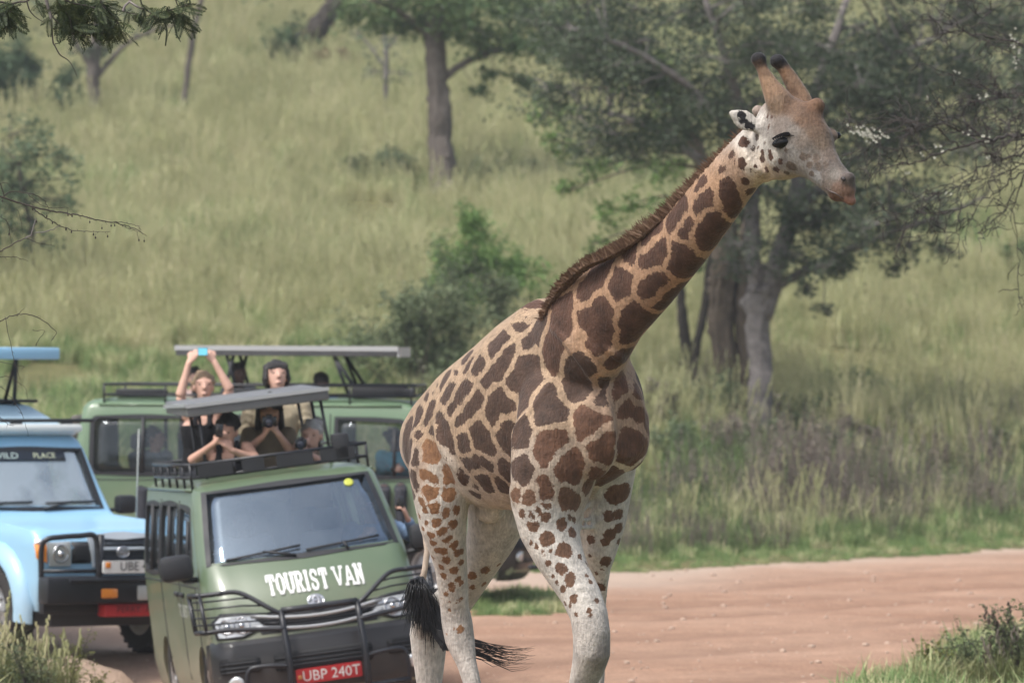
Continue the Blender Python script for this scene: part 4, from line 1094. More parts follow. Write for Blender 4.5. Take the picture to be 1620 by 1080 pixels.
    mw = nt.nodes.new('ShaderNodeMapRange'); mw.inputs['From Min'].default_value = .3; mw.inputs['From Max'].default_value = .7; mw.inputs['To Min'].default_value = .80; mw.inputs['To Max'].default_value = 1.2
    nt.links.new(n5.outputs['Fac'], mw.inputs['Value'])
    ml2 = nt.nodes.new('ShaderNodeMix'); ml2.data_type = 'RGBA'; ml2.blend_type = 'MULTIPLY'; ml2.inputs[0].default_value = 1
    nt.links.new(ml.outputs[2], ml2.inputs[6]); nt.links.new(mw.outputs[0], ml2.inputs[7])
    nt.links.new(ml2.outputs[2], b.inputs['Base Color'])
    b.inputs['Roughness'].default_value = .72; b.inputs['Specular IOR Level'].default_value = .25
    b.inputs['Sheen Weight'].default_value = .12; b.inputs['Sheen Roughness'].default_value = .4
    n4 = nt.nodes.new('ShaderNodeTexNoise'); n4.inputs['Scale'].default_value = 55; n4.inputs['Detail'].default_value = 5
    nt.links.new(tc.outputs['Object'], n4.inputs['Vector'])
    bp = nt.nodes.new('ShaderNodeBump'); bp.inputs['Strength'].default_value = .5; bp.inputs['Distance'].default_value = .012
    ba = nt.nodes.new('ShaderNodeMath'); nt.links.new(n4.outputs['Fac'], ba.inputs[0]); nt.links.new(n5.outputs['Fac'], ba.inputs[1]); nt.links.new(ba.outputs[0], bp.inputs['Height']); nt.links.new(bp.outputs[0], b.inputs['Normal'])
    loc = Vector((GO.x, GO.y, 0))
    root = thing('giraffe', 'tall giraffe with brown patched coat walking across the red dirt road', 'giraffe', loc)
    me.transform(Matrix.Translation(-loc))
    link('body', me, m, root)
    # eyes -------------------------------------------------------------
    eye = mat('giraffe_eye', (.004, .003, .003), rough=.12, spec=.3)
    lash = mat('eyelash_black', (.006, .005, .005), rough=.9, spec=.1)
    for px_, py_, r in [(1240, 223, .026)]:
        p = Vector(hit2(px_, py_))
        e = MB().ell(p + Vector((.004, .013, -.006)), (.066, .030, .030), Matrix.Rotation(R(-12), 3, 'Y')).build('eye', eye, root)
        l = MB()
        for k in range(14):
            a = k / 13
            q = p + Vector((-.055 + .125 * a, -.012 - .008 * math.sin(a * 3), .010 + .018 * math.sin(a * 3.1) + .006 * a))
            l.tube([q, q + Vector((.008 + .018 * a, -.014, -.010 + .008 * a))], [.0045, .001], 5)
        l.tube([p + Vector((-.06 + .14 * a, -.010, .010 + .020 * math.sin(a * 3.1) + .010 * a)) for a in np.linspace(0, 1, 7)], [.004, .008, .010, .012, .013, .012, .004], 6)
        l.build('eyelashes', lash, root)
    q = at(1306, 214, 29.14) - lat * .085
    MB().ell(q, (.022, .022, .018)).build('eye', eye, root)
    # nostril and mouth line
    ns = MB()
    p = Vector(hit2(1334, 283)); ns.ell(p, (.016, .010, .011), hm)
    ns.build('nostril', mat('nostril_dark', (.02, .014, .012), rough=.5), root)
    mm = MB()
    mp = [Vector(hit2(*Hc(x, y))) for x, y in [(695, 885), (720, 905), (750, 915), (780, 935), (800, 950)]]
    mm.tube(mp, [.003, .005, .005, .004, .002], 6)
    mm.build('mouth_line', mat('mouth_dark', (.05, .03, .025), rough=.5), root)
    # mane: short upright hair down the back of the neck -----------------
    mane = MB()
    ridge = [(1196, 194), (1182, 206), (1156, 231), (1108, 280), (1048, 336), (1005, 370), (965, 394), (926, 409), (899, 426), (876, 448), (858, 471), (844, 494)]
    ry = [29.34, 29.37, 29.42, 29.58, 29.8, 29.92, 30.05, 30.18, 30.28, 30.38, 30.46, 30.54]
    rng = random.Random(3)
    pts3 = []
    for (x, yy), Yd in zip(ridge, ry):
        pts3.append((x, yy, Yd))
    arr = np.array(pts3)
    cum = np.concatenate([[0], np.cumsum(np.hypot(np.diff(arr[:, 0]), np.diff(arr[:, 1])))])
    mtip = []
    for i in range(7500):
        t = rng.random() * cum[-1]
        x = np.interp(t, cum, arr[:, 0]); yy = np.interp(t, cum, arr[:, 1]); Yd = np.interp(t, cum, arr[:, 2])
        x2 = np.interp(min(t + 6, cum[-1]), cum, arr[:, 0]); y2 = np.interp(min(t + 6, cum[-1]), cum, arr[:, 1])
        tang = Vector((x2 - x, 0, -(y2 - yy)))
        if tang.length < .1: tang = Vector((-.7, 0, -.7))
        tang.normalize()
        nrm = Vector((tang.z, 0, -tang.x))
        if nrm.z < 0: nrm = -nrm
        f = t / cum[-1]
        h = .056 * (.55 + .2 * math.sin(t * .06 + math.sin(t * .023) * 2) * .5 + rng.random() * .55) * min(1, .6 + 3 * f) * min(1, 2.4 * (1 - f) + .08)
        p = at(x, yy, Yd) - nrm * (.045 + .03 * max(0, f - .75) / .25) + GR * rng.uniform(-.035, .035) + tang * rng.uniform(-.01, .01)
        tip = p + nrm * (h + .012) + tang * rng.gauss(-.012, .02) + GR * rng.gauss(0, .02)
        sd_ = tang * rng.uniform(.0025, .0055) + GR * rng.uniform(-.004, .004)
        midp = (p + tip) / 2 + nrm * .005
        mane.add([p - sd_, p + sd_, midp + sd_ * .8, midp - sd_ * .8, tip], [(0, 1, 2, 3), (3, 2, 4)])
    mmat = leafmat('mane_hair', (.175, .102, .066), var=.5, nscale=9, trans=.15, dry=(.40, .28, .19))
    mane.build('mane', mmat, root, smooth=False)
    # tail: thin stalk and black tuft ------------------------------------
    st = MB().tube([at(664, 700, 31.95), at(668, 790, 31.98), at(676, 870, 31.9), at(672, 900, 31.88), at(667, 922, 31.86)], [.03, .024, .018, .017, .02], 10)
    st.build('tail', mat('tail_hide', (.42, .34, .27), rough=.8, noise=.2), root)
    tf = MB()
    def strand(P, r0, n=9):
        P = [Vector(p) for p in P]
        Q = []
        for i in range(n):
            t = i / (n - 1) * (len(P) - 1); k = min(int(t), len(P) - 2); u = t - k
            p0 = P[max(k - 1, 0)]; p1 = P[k]; p2 = P[k + 1]; p3 = P[min(k + 2, len(P) - 1)]
            Q.append(.5 * ((2 * p1) + (p2 - p0) * u + (2 * p0 - 5 * p1 + 4 * p2 - p3) * u * u + (3 * p1 - p0 - 3 * p2 + p3) * u ** 3))
        tf.tube(Q, [r0 * (1 - .85 * (i / (n - 1)) ** 2) for i in range(n)], 4, cap=False)
    for i in range(300):
        a = rng.random() ** .6; w = rng.gauss(0, 1)
        jx = lambda s: rng.gauss(0, s)
        # hanging bundle, left edge to right edge
        x1 = 666 + 8 * (a - .5); y1 = 912 + rng.random() * 18
        ex = 630 + 62 * a + rng.gauss(0, 3); ey = 972 + 34 * a + rng.gauss(0, 12)
        mx_, my_ = 643 + 40 * a + jx(3), 944 + 8 * a + jx(5)
        Y0 = 31.78 + rng.uniform(-.05, .05)
        strand([at(x1, y1, 31.84), at((x1 + mx_) / 2 - 3, (y1 + my_) / 2 - 8, Y0), at(mx_, my_, Y0), at(ex + jx(2), ey, Y0)], .004 + .003 * rng.random())
    for i in range(300):
        a = rng.random()
        x1 = 667 + rng.gauss(0, 4); y1 = 922 + rng.random() * 20
        x2, y2 = 676 + 16 * a + rng.gauss(0, 2), 965 + rng.gauss(0, 5)
        x3, y3 = 698 + 6 * a + rng.gauss(0, 3), 1012 + rng.gauss(0, 5)
        strand([at(x1, y1, 31.82), at(x2, y2, 31.76), at(x3, y3, 31.74), at(706 + rng.gauss(0, 4), 1022 + rng.gauss(0, 3), 31.72)], .004 + .003 * rng.random())
    for i in range(58):
        a = rng.random()
        y0 = 1008 + 36 * a
        ex = 778 + 70 * rng.random() ** .7; ey = 1022 + 30 * a + rng.gauss(0, 3)
        strand([at(690, 995 + 8 * a, 31.74), at(725, 1005 + 26 * a + rng.gauss(0, 1), 31.7), at(760, 1013 + 28 * a + rng.gauss(0, 2), 31.68), at(762 + (ex - 762) * .6, ey + rng.gauss(0, 4) + 2, 31.66), at(ex, ey, 31.64)], .0026)
    tf.build('tail_tuft', mat('tail_hair_black', (.010, .010, .012), rough=.45, spec=.4), root)
    return root
build_giraffe()
# ================================================================ VEHICLES
class Shell:
    """car body as a stack of plan outlines; x forward (nose at 0), y to its left, z up"""
    def __init__(s, levels):
        L = np.array(levels, float); s.L = L; s.z = L[:, 0]
    def g(s, z, k): return float(np.interp(z, s.z, s.L[:, k]))
    def outline(s, z, inset=0.0, nf=12, nc=6, ns=18):
        xf, xr, w, rc, bow = [s.g(z, k) for k in range(1, 6)]
        xf -= inset; xr += inset; w -= inset; rc = max(rc - inset, .02)
        P = []
        for i in range(nf + 1):
            t = -(w - rc) + 2 * (w - rc) * i / nf
            P.append((xf - bow * (t / w) ** 2, t))
        xc = xf - bow * ((w - rc) / w) ** 2
        for i in range(1, nc + 1):
            a = math.pi / 2 * i / nc
            P.append((xc - rc * (1 - math.cos(a)), w - rc + rc * math.sin(a)))
        xs0 = xc - rc; xs1 = xr + .1
        for i in range(1, ns + 1):
            P.append((xs0 + (xs1 - xs0) * i / ns, w))
        for i in range(1, 5):
            a = math.pi / 2 * i / 4; P.append((xs1 - .1 * math.sin(a), w - .1 * (1 - math.cos(a))))
        for i in range(1, 6):
            P.append((xr, (w - .1) * (1 - 2 * i / 6)))
        for i in range(0, 5):
            a = math.pi / 2 * (1 - i / 4); P.append((xs1 - .1 * math.sin(a), -w + .1 * (1 - math.cos(a))))
        for i in range(0, ns + 1):
            P.append((xs1 + (xs0 - xs1) * i / ns, -w)) if i > 0 else None
        for i in range(nc - 1, -1, -1):
            a = math.pi / 2 * i / nc
            if i == 0: continue
            P.append((xc - rc * (1 - math.cos(a)), -(w - rc + rc * math.sin(a))))
        return [Vector((x, y, z)) for x, y in P]
    def body(s, inset=0.0, z0=None, z1=None):
        zs = []
        for a, b in zip(s.z[:-1], s.z[1:]):
            n = max(1, int((b - a) / .12)); zs += [a + (b - a) * i / n for i in range(n)]
        zs.append(s.z[-1])
        if inset: zs = [min(max(z, s.z[0] + inset), s.z[-1] - inset) for z in zs]; zs = sorted(set(zs))
        return MB().rings([s.outline(z, inset) for z in zs])
    def front(s, t, z, off=0.0):
        def raw(t, z):
            xf, xr, w, rc, bow = [s.g(z, k) for k in range(1, 6)]
            a = min(abs(t), w)
            if a <= w - rc: x = xf - bow * (a / w) ** 2
            else:
                q = min((a - (w - rc)) / rc, 1); x = xf - bow * ((w - rc) / w) ** 2 - rc * (1 - math.sqrt(max(0, 1 - q * q)))
            return Vector((x, t, z))
        p = raw(t, z)
        if off:
            e = .015
            du = raw(t + e, z) - raw(t - e, z); dv = raw(t, z + e) - raw(t, z - e)
            n = du.cross(dv).normalized()
            if n.x < 0: n = -n
            p = p + n * off
        return p
    def side(s, sg, x, z, off=0.0):
        e = .02; w = s.g(z, 3); dw = (s.g(z + e, 3) - s.g(z - e, 3)) / (2 * e)
        n = Vector((0, sg, -dw)).normalized()
        return Vector((x, sg * w, z)) + n * off

def patch(mb, out, f, off=.004, th=.02, nr=4):
    """panel with outline `out` (parameter pairs) on surface f(a, b, off): face plus a skirt going back"""
    c = (sum(p[0] for p in out) / len(out), sum(p[1] for p in out) / len(out))
    n = len(out); vs = []; fs = []
    for k in range(1, nr + 1):
        for p in out:
            vs.append(f(c[0] + (p[0] - c[0]) * k / nr, c[1] + (p[1] - c[1]) * k / nr, off))
    for p in out: vs.append(f(p[0], p[1], off - th))
    ci = len(vs); vs.append(f(c[0], c[1], off))
    for i in range(n):
        fs.append((ci, i, (i + 1) % n))
    for k in range(nr):
        for i in range(n):
            j = (i + 1) % n; fs.append((k * n + i, (k + 1) * n + i, (k + 1) * n + j, k * n + j))
    return mb.add(vs, fs)
def rrect(a0, a1, b0, b1, r=.04, n=4, seg=6):
    """rounded rectangle outline, edges subdivided"""
    P = []
    for cx_, cy_, s0 in [(a1 - r, b1 - r, 0), (a0 + r, b1 - r, 1), (a0 + r, b0 + r, 2), (a1 - r, b0 + r, 3)]:
        for i in range(n + 1):
            a = math.pi / 2 * (s0 + i / n); P.append((cx_ + r * math.cos(a), cy_ + r * math.sin(a)))
    return densify(P, seg)
def densify(P, seg=4, mx=.12):
    Q = []
    for i, p in enumerate(P):
        q = P[(i + 1) % len(P)]; d = math.hypot(q[0] - p[0], q[1] - p[1]); k = max(1, int(d / mx))
        for j in range(k): Q.append((p[0] + (q[0] - p[0]) * j / k, p[1] + (q[1] - p[1]) * j / k))
    return Q
def inset_poly(P, d):
    c = (sum(p[0] for p in P) / len(P), sum(p[1] for p in P) / len(P)); Q = []
    for p in P:
        v = (p[0] - c[0], p[1] - c[1]); l = math.hypot(*v); Q.append((c[0] + v[0] * (1 - d / l), c[1] + v[1] * (1 - d / l)))
    return Q
def frame_patch(mb, out, f, width, off=.008, th=.02, inward=True):
    a = out; b = inset_poly(out, width if inward else -width)
    n = len(a); vs = [f(*p, off) for p in a] + [f(*p, off) for p in b] + [f(*p, off - th) for p in b] + [f(*p, off - th) for p in a]
    fs = []
    for i in range(n):
        j = (i + 1) % n
        fs += [(i, j, n + j, n + i), (n + i, n + j, 2 * n + j, 2 * n + i), (3 * n + i, 3 * n + j, j, i)]
    return mb.add(vs, fs)
def prism(mb, out, f):
    """closed cutter: outline at two depths given by f(a, b, 0|1)"""
    return mb.rings([[f(*p, 0) for p in out], [f(*p, 1) for p in out]])

def wheel(parent, c, r, w, M_t, M_r, name='wheel', lat=Vector((0, 1, 0))):
    t = MB(); n = 28
    prof = [(r * .62, -w * .42), (r * .80, -w * .5), (r * .95, -w * .48), (r, -w * .36), (r, w * .36), (r * .95, w * .48), (r * .80, w * .5), (r * .62, w * .42)]
    rg = []
    for rr_, y in prof:
        rg.append([c + Vector((math.cos(6.2832 * k / n) * rr_, y, math.sin(6.2832 * k / n) * rr_)) for k in range(n)])
    t.rings(rg, cap=False); t.rings([rg[-1], rg[0]], cap=False)
    for k in range(n * 2):     # tread blocks
        a = 6.2832 * k / (n * 2)
        for yy in (-w * .3, 0, w * .3):
            t.box(c + Vector((math.cos(a) * r, yy + (w * .06 if k % 2 else -w * .06), math.sin(a) * r)), (.03, w * .2, .02), Matrix.Rotation(-a + math.pi / 2, 3, 'Y'))
    o = t.build(name, M_t, parent, sharp=40)
    b = MB(); sg = 1 if c.y > 0 else -1
    yo = sg * w * .28
    b.rings([[c + Vector((math.cos(6.2832 * k / n) * q, y, math.sin(6.2832 * k / n) * q)) for k in range(n)] for q, y in [(r * .62, sg * w * .45), (r * .56, sg * w * .40), (r * .5, yo * .5), (r * .22, yo * .9), (r * .16, sg * w * .42), (.01, sg * w * .42)]], cap=False)
    b.rings([[c + Vector((math.cos(6.2832 * k / n) * q, y, math.sin(6.2832 * k / n) * q)) for k in range(n)] for q, y in [(r * .62, -sg * w * .42), (r * .05, -sg * w * .3)]], cap=False)
    for k in range(6):
        a = 6.2832 * k / 6; b.ell(c + Vector((math.cos(a) * r * .3, yo * .95, math.sin(a) * r * .3)), .018, nu=6, nv=4)
    b.build('rim', M_r, o, sharp=40)
    return o

def glassmat(name, tint, gloss=.06, fres=1.0, gcol=(.85, .93, 1)):
    m = bpy.data.materials.new(name); m.use_nodes = True
    nt = m.node_tree; out = nt.nodes['Material Output']; nt.nodes.remove(nt.nodes['Principled BSDF'])
    tr = nt.nodes.new('ShaderNodeBsdfTransparent'); tr.inputs[0].default_value = (*tint, 1)
    gl = nt.nodes.new('ShaderNodeBsdfGlossy'); gl.inputs['Roughness'].default_value = .06; gl.inputs['Color'].default_value = (*gcol, 1)
    fr = nt.nodes.new('ShaderNodeFresnel'); fr.inputs['IOR'].default_value = 1.5
    tc = nt.nodes.new('ShaderNodeTexCoord'); n = nt.nodes.new('ShaderNodeTexNoise'); n.inputs['Scale'].default_value = 2.5; n.inputs['Detail'].default_value = 6
    nt.links.new(tc.outputs['Object'], n.inputs['Vector'])
    df = nt.nodes.new('ShaderNodeBsdfDiffuse'); df.inputs[0].default_value = (.30, .33, .34, 1)     # dust film, thickened on the windscreens to imitate reflected sky
    md = nt.nodes.new('ShaderNodeMapRange'); md.inputs['From Min'].default_value = .3; md.inputs['From Max'].default_value = .8; md.inputs['To Min'].default_value = gloss * .5; md.inputs['To Max'].default_value = gloss * 2
    nt.links.new(n.outputs['Fac'], md.inputs['Value'])
    mx = nt.nodes.new('ShaderNodeMixShader'); nt.links.new(md.outputs[0], mx.inputs[0]); nt.links.new(tr.outputs[0], mx.inputs[1]); nt.links.new(df.outputs[0], mx.inputs[2])
    ml = nt.nodes.new('ShaderNodeMath'); ml.operation = 'MULTIPLY'; ml.inputs[1].default_value = fres; ml.use_clamp = True
    nt.links.new(fr.outputs[0], ml.inputs[0])
    mx2 = nt.nodes.new('ShaderNodeMixShader'); nt.links.new(ml.outputs[0], mx2.inputs[0]); nt.links.new(mx.outputs[0], mx2.inputs[1]); nt.links.new(gl.outputs[0], mx2.inputs[2])
    nt.links.new(mx2.outputs[0], out.inputs['Surface'])
    return m
def paint(name, col, dust=(.42, .33, .24), amt=.35, rough=.32, zmax=.9):
    """car paint with road dust gathering on the lower panels"""
    m = bpy.data.materials.new(name); m.use_nodes = True
    nt = m.node_tree; b = nt.nodes['Principled BSDF']
    tc = nt.nodes.new('ShaderNodeTexCoord'); sp = nt.nodes.new('ShaderNodeSeparateXYZ'); nt.links.new(tc.outputs['Object'], sp.inputs[0])
    n = nt.nodes.new('ShaderNodeTexNoise'); n.inputs['Scale'].default_value = 3; n.inputs['Detail'].default_value = 8; n.inputs['Roughness'].default_value = .7
    nt.links.new(tc.outputs['Object'], n.inputs['Vector'])
    mr = nt.nodes.new('ShaderNodeMapRange'); mr.inputs['From Min'].default_value = .25; mr.inputs['From Max'].default_value = zmax; mr.inputs['To Min'].default_value = 1; mr.inputs['To Max'].default_value = .12
    nt.links.new(sp.outputs['Z'], mr.inputs['Value'])
    mu = nt.nodes.new('ShaderNodeMath'); mu.operation = 'MULTIPLY'; nt.links.new(mr.outputs[0], mu.inputs[0]); nt.links.new(n.outputs['Fac'], mu.inputs[1])
    mu2 = nt.nodes.new('ShaderNodeMath'); mu2.operation = 'MULTIPLY'; mu2.inputs[1].default_value = amt * 2; mu2.use_clamp = True; nt.links.new(mu.outputs[0], mu2.inputs[0])
    mx = nt.nodes.new('ShaderNodeMix'); mx.data_type = 'RGBA'; mx.inputs[6].default_value = (*col, 1); mx.inputs[7].default_value = (*dust, 1)
    nt.links.new(mu2.outputs[0], mx.inputs[0]); nt.links.new(mx.outputs[2], b.inputs['Base Color'])
    ad = nt.nodes.new('ShaderNodeMath'); ad.operation = 'ADD'; ad.inputs[1].default_value = rough; ad.use_clamp = True; nt.links.new(mu2.outputs[0], ad.inputs[0]); nt.links.new(ad.outputs[0], b.inputs['Roughness'])
    b.inputs['Coat Weight'].default_value = .35; b.inputs['Coat Roughness'].default_value = .12
    return m
M_green = paint('paint_olive_green', (.075, .122, .068), amt=.42, zmax=1.25)
M_sage = paint('paint_sage_green', (.11, .185, .105), amt=.32, zmax=1.3)
M_blue = paint('paint_sky_blue', (.26, .49, .68), amt=.30, zmax=1.1)
M_bmp = paint('bumper_black', (.014, .015, .018), amt=.06, rough=.6, zmax=.8)
M_white = paint('paint_white', (.62, .64, .62), amt=.15)
M_blk = mat('black_plastic', (.014, .015, .018), rough=.6, noise=.25, nscale=6)
M_blkm = mat('black_steel', (.012, .013, .017), rough=.42, noise=.25, nscale=8)
M_rub = mat('tyre_rubber', (.022, .020, .019), rough=.85, noise=.4, nscale=7)
M_rim = mat('steel_rim', (.34, .34, .34), rough=.45, metal=.5, noise=.3, nscale=8)
M_chr = mat('chrome', (.62, .63, .65), rough=.18, metal=1.0)
M_sil = mat('silver_trim', (.42, .43, .44), rough=.35, metal=.4)
M_int = mat('dark_interior', (.035, .035, .038), rough=.8)
M_seat = mat('seat_fabric', (.10, .10, .105), rough=.9, noise=.25)
M_dummy = None
M_seatl = mat('seat_cover_pale', (.30, .30, .29), rough=.9, noise=.25)
M_glass = glassmat('window_glass', (.62, .66, .66), .05)
M_ws = glassmat('windscreen_glass', (.52, .60, .65), .08, 4.2, (.62, .80, 1))
M_lamp = mat('lamp_glass', (.60, .62, .62), rough=.12, metal=.35, spec=.8, coat=.6)
M_amber = mat('amber_lens', (.75, .26, .04), rough=.2, coat=.5)
M_red = mat('red_plate', (.45, .025, .03), rough=.45, noise=.15)
M_wht = mat('white_lettering', (.72, .72, .70), rough=.6, noise=.12, nscale=40)
M_grey = mat('grey_panel', (.13, .135, .14), rough=.6, noise=.22, nscale=5)
M_tan = mat('grey_board', (.26, .25, .235), rough=.8, noise=.25, nscale=4)
M_yel = mat('yellow_sticker', (.42, .45, .06), rough=.5)

def text_polys(s, size, font_shear=0):
    c = bpy.data.curves.new('txt', 'FONT'); c.body = s; c.size = size; c.align_x = 'CENTER'; c.align_y = 'CENTER'; c.resolution_u = 3
    o = bpy.data.objects.new('txt', c); COL.objects.link(o)
    dg = bpy.context.evaluated_depsgraph_get()
    me = bpy.data.meshes.new_from_object(o.evaluated_get(dg))
    vs = [tuple(v.co) for v in me.vertices]; fs = [tuple(p.vertices) for p in me.polygons]
    bpy.data.objects.remove(o)
    return vs, fs
def text_on(mb, s, size, f, off=.006, stretch=(1, 1)):
    """flat lettering laid on surface f(a, b, off)"""
    vs, fs = text_polys(s, size)
    return mb.add([f(v[0] * stretch[0], v[1] * stretch[1], off) for v in vs], fs)
# slab lettering drawn as strokes: each stroke is a thick bar; serifs are short flat bars
SLAB = {
 'T': ([((0, 1), (.8, 1)), ((.4, 1), (.4, 0))], [(.4, 0), ], [(0, .82), (.8, .82)]),
 'O': ([((.05, .3), (.05, .7)), ((.05, .7), (.25, 1)), ((.25, 1), (.55, 1)), ((.55, 1), (.75, .7)), ((.75, .7), (.75, .3)), ((.75, .3), (.55, 0)), ((.55, 0), (.25, 0)), ((.25, 0), (.05, .3))], [], []),
 'U': ([((.08, 1), (.08, .25)), ((.08, .25), (.25, 0)), ((.25, 0), (.55, 0)), ((.55, 0), (.72, .25)), ((.72, .25), (.72, 1))], [(.08, 1), (.72, 1)], []),
 'R': ([((.12, 0), (.12, 1)), ((.12, 1), (.55, 1)), ((.55, 1), (.7, .85)), ((.7, .85), (.7, .65)), ((.7, .65), (.55, .5)), ((.55, .5), (.12, .5)), ((.4, .5), (.72, 0))], [(.12, 0), (.72, 0), (.08, 1)], []),
 'I': ([((.2, 0), (.2, 1))], [(.2, 0), (.2, 1)], []),
 'S': ([((.7, .8), (.55, 1)), ((.55, 1), (.22, 1)), ((.22, 1), (.07, .82)), ((.07, .82), (.15, .6)), ((.15, .6), (.62, .42)), ((.62, .42), (.7, .2)), ((.7, .2), (.55, 0)), ((.55, 0), (.2, 0)), ((.2, 0), (.05, .2))], [], [(.7, .85), (.05, .15)]),
 'V': ([((.1, .96), (.44, .08)), ((.56, .08), (.9, .96))], [(.06, 1), (.94, 1)], []),
 'A': ([((.1, .04), (.45, .95)), ((.55, .95), (.9, .04)), ((.26, .3), (.74, .3))], [(.06, 0), (.94, 0)], []),
 'N': ([((.1, 0), (.1, 1)), ((.1, 1), (.7, 0)), ((.7, 0), (.7, 1))], [(.1, 0), (.7, 1), (.06, 1)], []),
}
def slab_text(s, h, gap=.30):
    """returns list of (verts2d, faces)"""
    out = []; x = 0; wd = {'I': .4, 'V': 1.0, 'A': 1.0, 'N': .85}
    L = []
    for ch in s:
        if ch == ' ': x += .55; continue
        L.append((ch, x)); x += wd.get(ch, .8) + gap
    W = x - gap
    def bar(p, q, t):
        if p[0] == q[0]: t = t * 1.5
        elif p[1] != q[1]: t = t * 1.0
        d = np.array(q) - np.array(p); l = np.hypot(*d); d = d / l; n = np.array([-d[1], d[0]])
        a = np.array(p) - d * t * .35; b = np.array(q) + d * t * .35
        out.append([a - n * t / 2, b - n * t / 2, b + n * t / 2, a + n * t / 2])
    for ch, x0 in L:
        st_, serif, tick = SLAB[ch]
        for p, q in st_: bar((p[0] + x0, p[1]), (q[0] + x0, q[1]), .2 if p[1] != q[1] else .18)
        for sx, sy in serif: bar((x0 + sx - .17, sy), (x0 + sx + .17, sy), .16)
        for sx, sy in tick: bar((x0 + sx, sy - .08), (x0 + sx, sy + .1), .13)
    return [[((p[0] - W / 2) * h, (p[1] - .5) * h) for p in q] for q in out]

def seat(parent, x, y, z, m, hd=True):
    b = MB(); b.box((x, y, z), (.48, .46, .14), bev=.05); b.box((x - .26, y, z + .38), (.12, .46, .66), Matrix.Rotation(R(-8), 3, 'Y'), bev=.05)
    if hd: b.box((x - .30, y, z + .80), (.09, .26, .17), bev=.04)
    return b.build('seat', m, parent, sharp=40)
def emblem(parent, f, t, z, w, h, m):
    """oval badge ring with a crossed inner loop"""
    b = MB()
    for sx, sy, cz in [(1, 1, 0), (.36, .92, 0), (.8, .34, .3)]:
        P = [f(t + w / 2 * sx * math.cos(a), z + h * cz * .6 + h / 2 * sy * math.sin(a), .022) for a in np.linspace(0, 2 * math.pi, 21)]
        b.tube(P, .009 if sx == 1 else .007, 5, cap=False)
    patch(b, [(t + w / 2 * .95 * math.cos(a), z + h / 2 * .95 * math.sin(a)) for a in np.linspace(0, 2 * math.pi, 19)[:-1]], f, .012, .012, 2)
    return b.build('emblem', m, parent)

HIACE = [(.22, -.10, -4.62, .78, .15, .10), (.30, -.03, -4.68, .82, .20, .14), (.50, 0, -4.70, .845, .22, .15), (.72, -.02, -4.69, .845, .22, .15), (.79, -.07, -4.69, .845, .22, .16), (.97, -.13, -4.69, .845, .24, .17), (1.12, -.21, -4.68, .845, .24, .16),
         (1.32, -.40, -4.67, .84, .22, .13), (1.38, -.47, -4.66, .833, .20, .12), (1.64, -.73, -4.62, .795, .17, .10), (1.93, -1.02, -4.57, .745, .14, .08), (1.97, -1.10, -4.54, .72, .14, .08), (2.005, -1.25, -4.48, .67, .13, .07), (2.025, -1.5, -4.36, .58, .11, .06), (2.035, -1.7, -4.25, .5, .1, .05)]
LC = [(.42, -.10, -4.6, .76, .05, .02), (.56, -.02, -4.72, .80, .06, .03), (.98, 0, -4.75, .81, .07, .04), (1.07, -.03, -4.75, .81, .08, .05), (1.13, -.10, -4.75, .80, .09, .06), (1.17, -.5, -4.74, .79, .09, .05), (1.215, -1.46, -4.73, .785, .07, .04), (1.25, -1.52, -4.72, .78, .07, .04),
      (1.50, -1.66, -4.70, .72, .07, .04), (1.80, -1.80, -4.68, .65, .07, .04), (1.88, -1.86, -4.67, .63, .08, .04), (1.935, -1.94, -4.62, .59, .09, .04), (1.97, -2.02, -4.5, .50, .09, .04), (1.98, -2.15, -4.4, .44, .09, .04)]

def open_shell(sh, parent, name, m, cuts, hatch=None, thick=.045, arches=()):
    """hollow body with real window, hatch and wheel-arch openings"""
    out = sh.body().mesh('tmp'); inn = sh.body(inset=thick)
    cut = MB()
    for fn in cuts: fn(cut)
    for cx_, cz_, r_ in arches:
        for sg in (-1, 1):
            n = 24
            cut.rings([[Vector((cx_ + math.cos(6.2832 * k / n) * r_, y, cz_ + math.sin(6.2832 * k / n) * r_)) for k in range(n)] for y in ((sg * .58, sg * 1.1) if sg > 0 else (sg * 1.1, sg * .58))])
    if hatch: cut.box(((hatch[0] + hatch[1]) / 2, 0, 2.0), (hatch[1] - hatch[0], hatch[2] * 2, .5))
    tmp = []
    for k, mbx in enumerate((inn, cut)):
        me = mbx.mesh('c'); bm = bmesh.new(); bm.from_mesh(me); bmesh.ops.recalc_face_normals(bm, faces=bm.faces[:]); bm.to_mesh(me); bm.free()
        o = bpy.data.objects.new('c', me); COL.objects.link(o); tmp.append(o)
    bm = bmesh.new(); bm.from_mesh(out); bmesh.ops.recalc_face_normals(bm, faces=bm.faces[:]); bm.to_mesh(out); bm.free()
    me = modmesh(out, [('BOOLEAN', dict(operation='DIFFERENCE', solver='EXACT', object=tmp[0])), ('BOOLEAN', dict(operation='DIFFERENCE', solver='EXACT', object=tmp[1], use_self=True))])
    for o in tmp: bpy.data.objects.remove(o)
    return link(name, me, m, parent, sharp=32)

def cut_side(sh, out, both=True):
    def fn(c):
        for sg in ((1, -1) if both else (-1,)):
            prism(c, out, lambda a, b, k: Vector((a, sg * (sh.g(b, 3) + .06 - .22 * k), b)))
    return fn
def cut_front(sh, out):
    return lambda c: prism(c, out, lambda a, b, k: sh.front(a, b) + Vector((.10 - .32 * k, 0, .05 - .1 * k)))

def matrix_at(P, heading, roll=0, pitch=0):
    """heading: angle of the nose direction from +X in the ground plane"""
    return Matrix.Translation(P) @ Matrix.Rotation(heading, 4, 'Z') @ Matrix.Rotation(pitch, 4, 'Y') @ Matrix.Rotation(roll, 4, 'X')

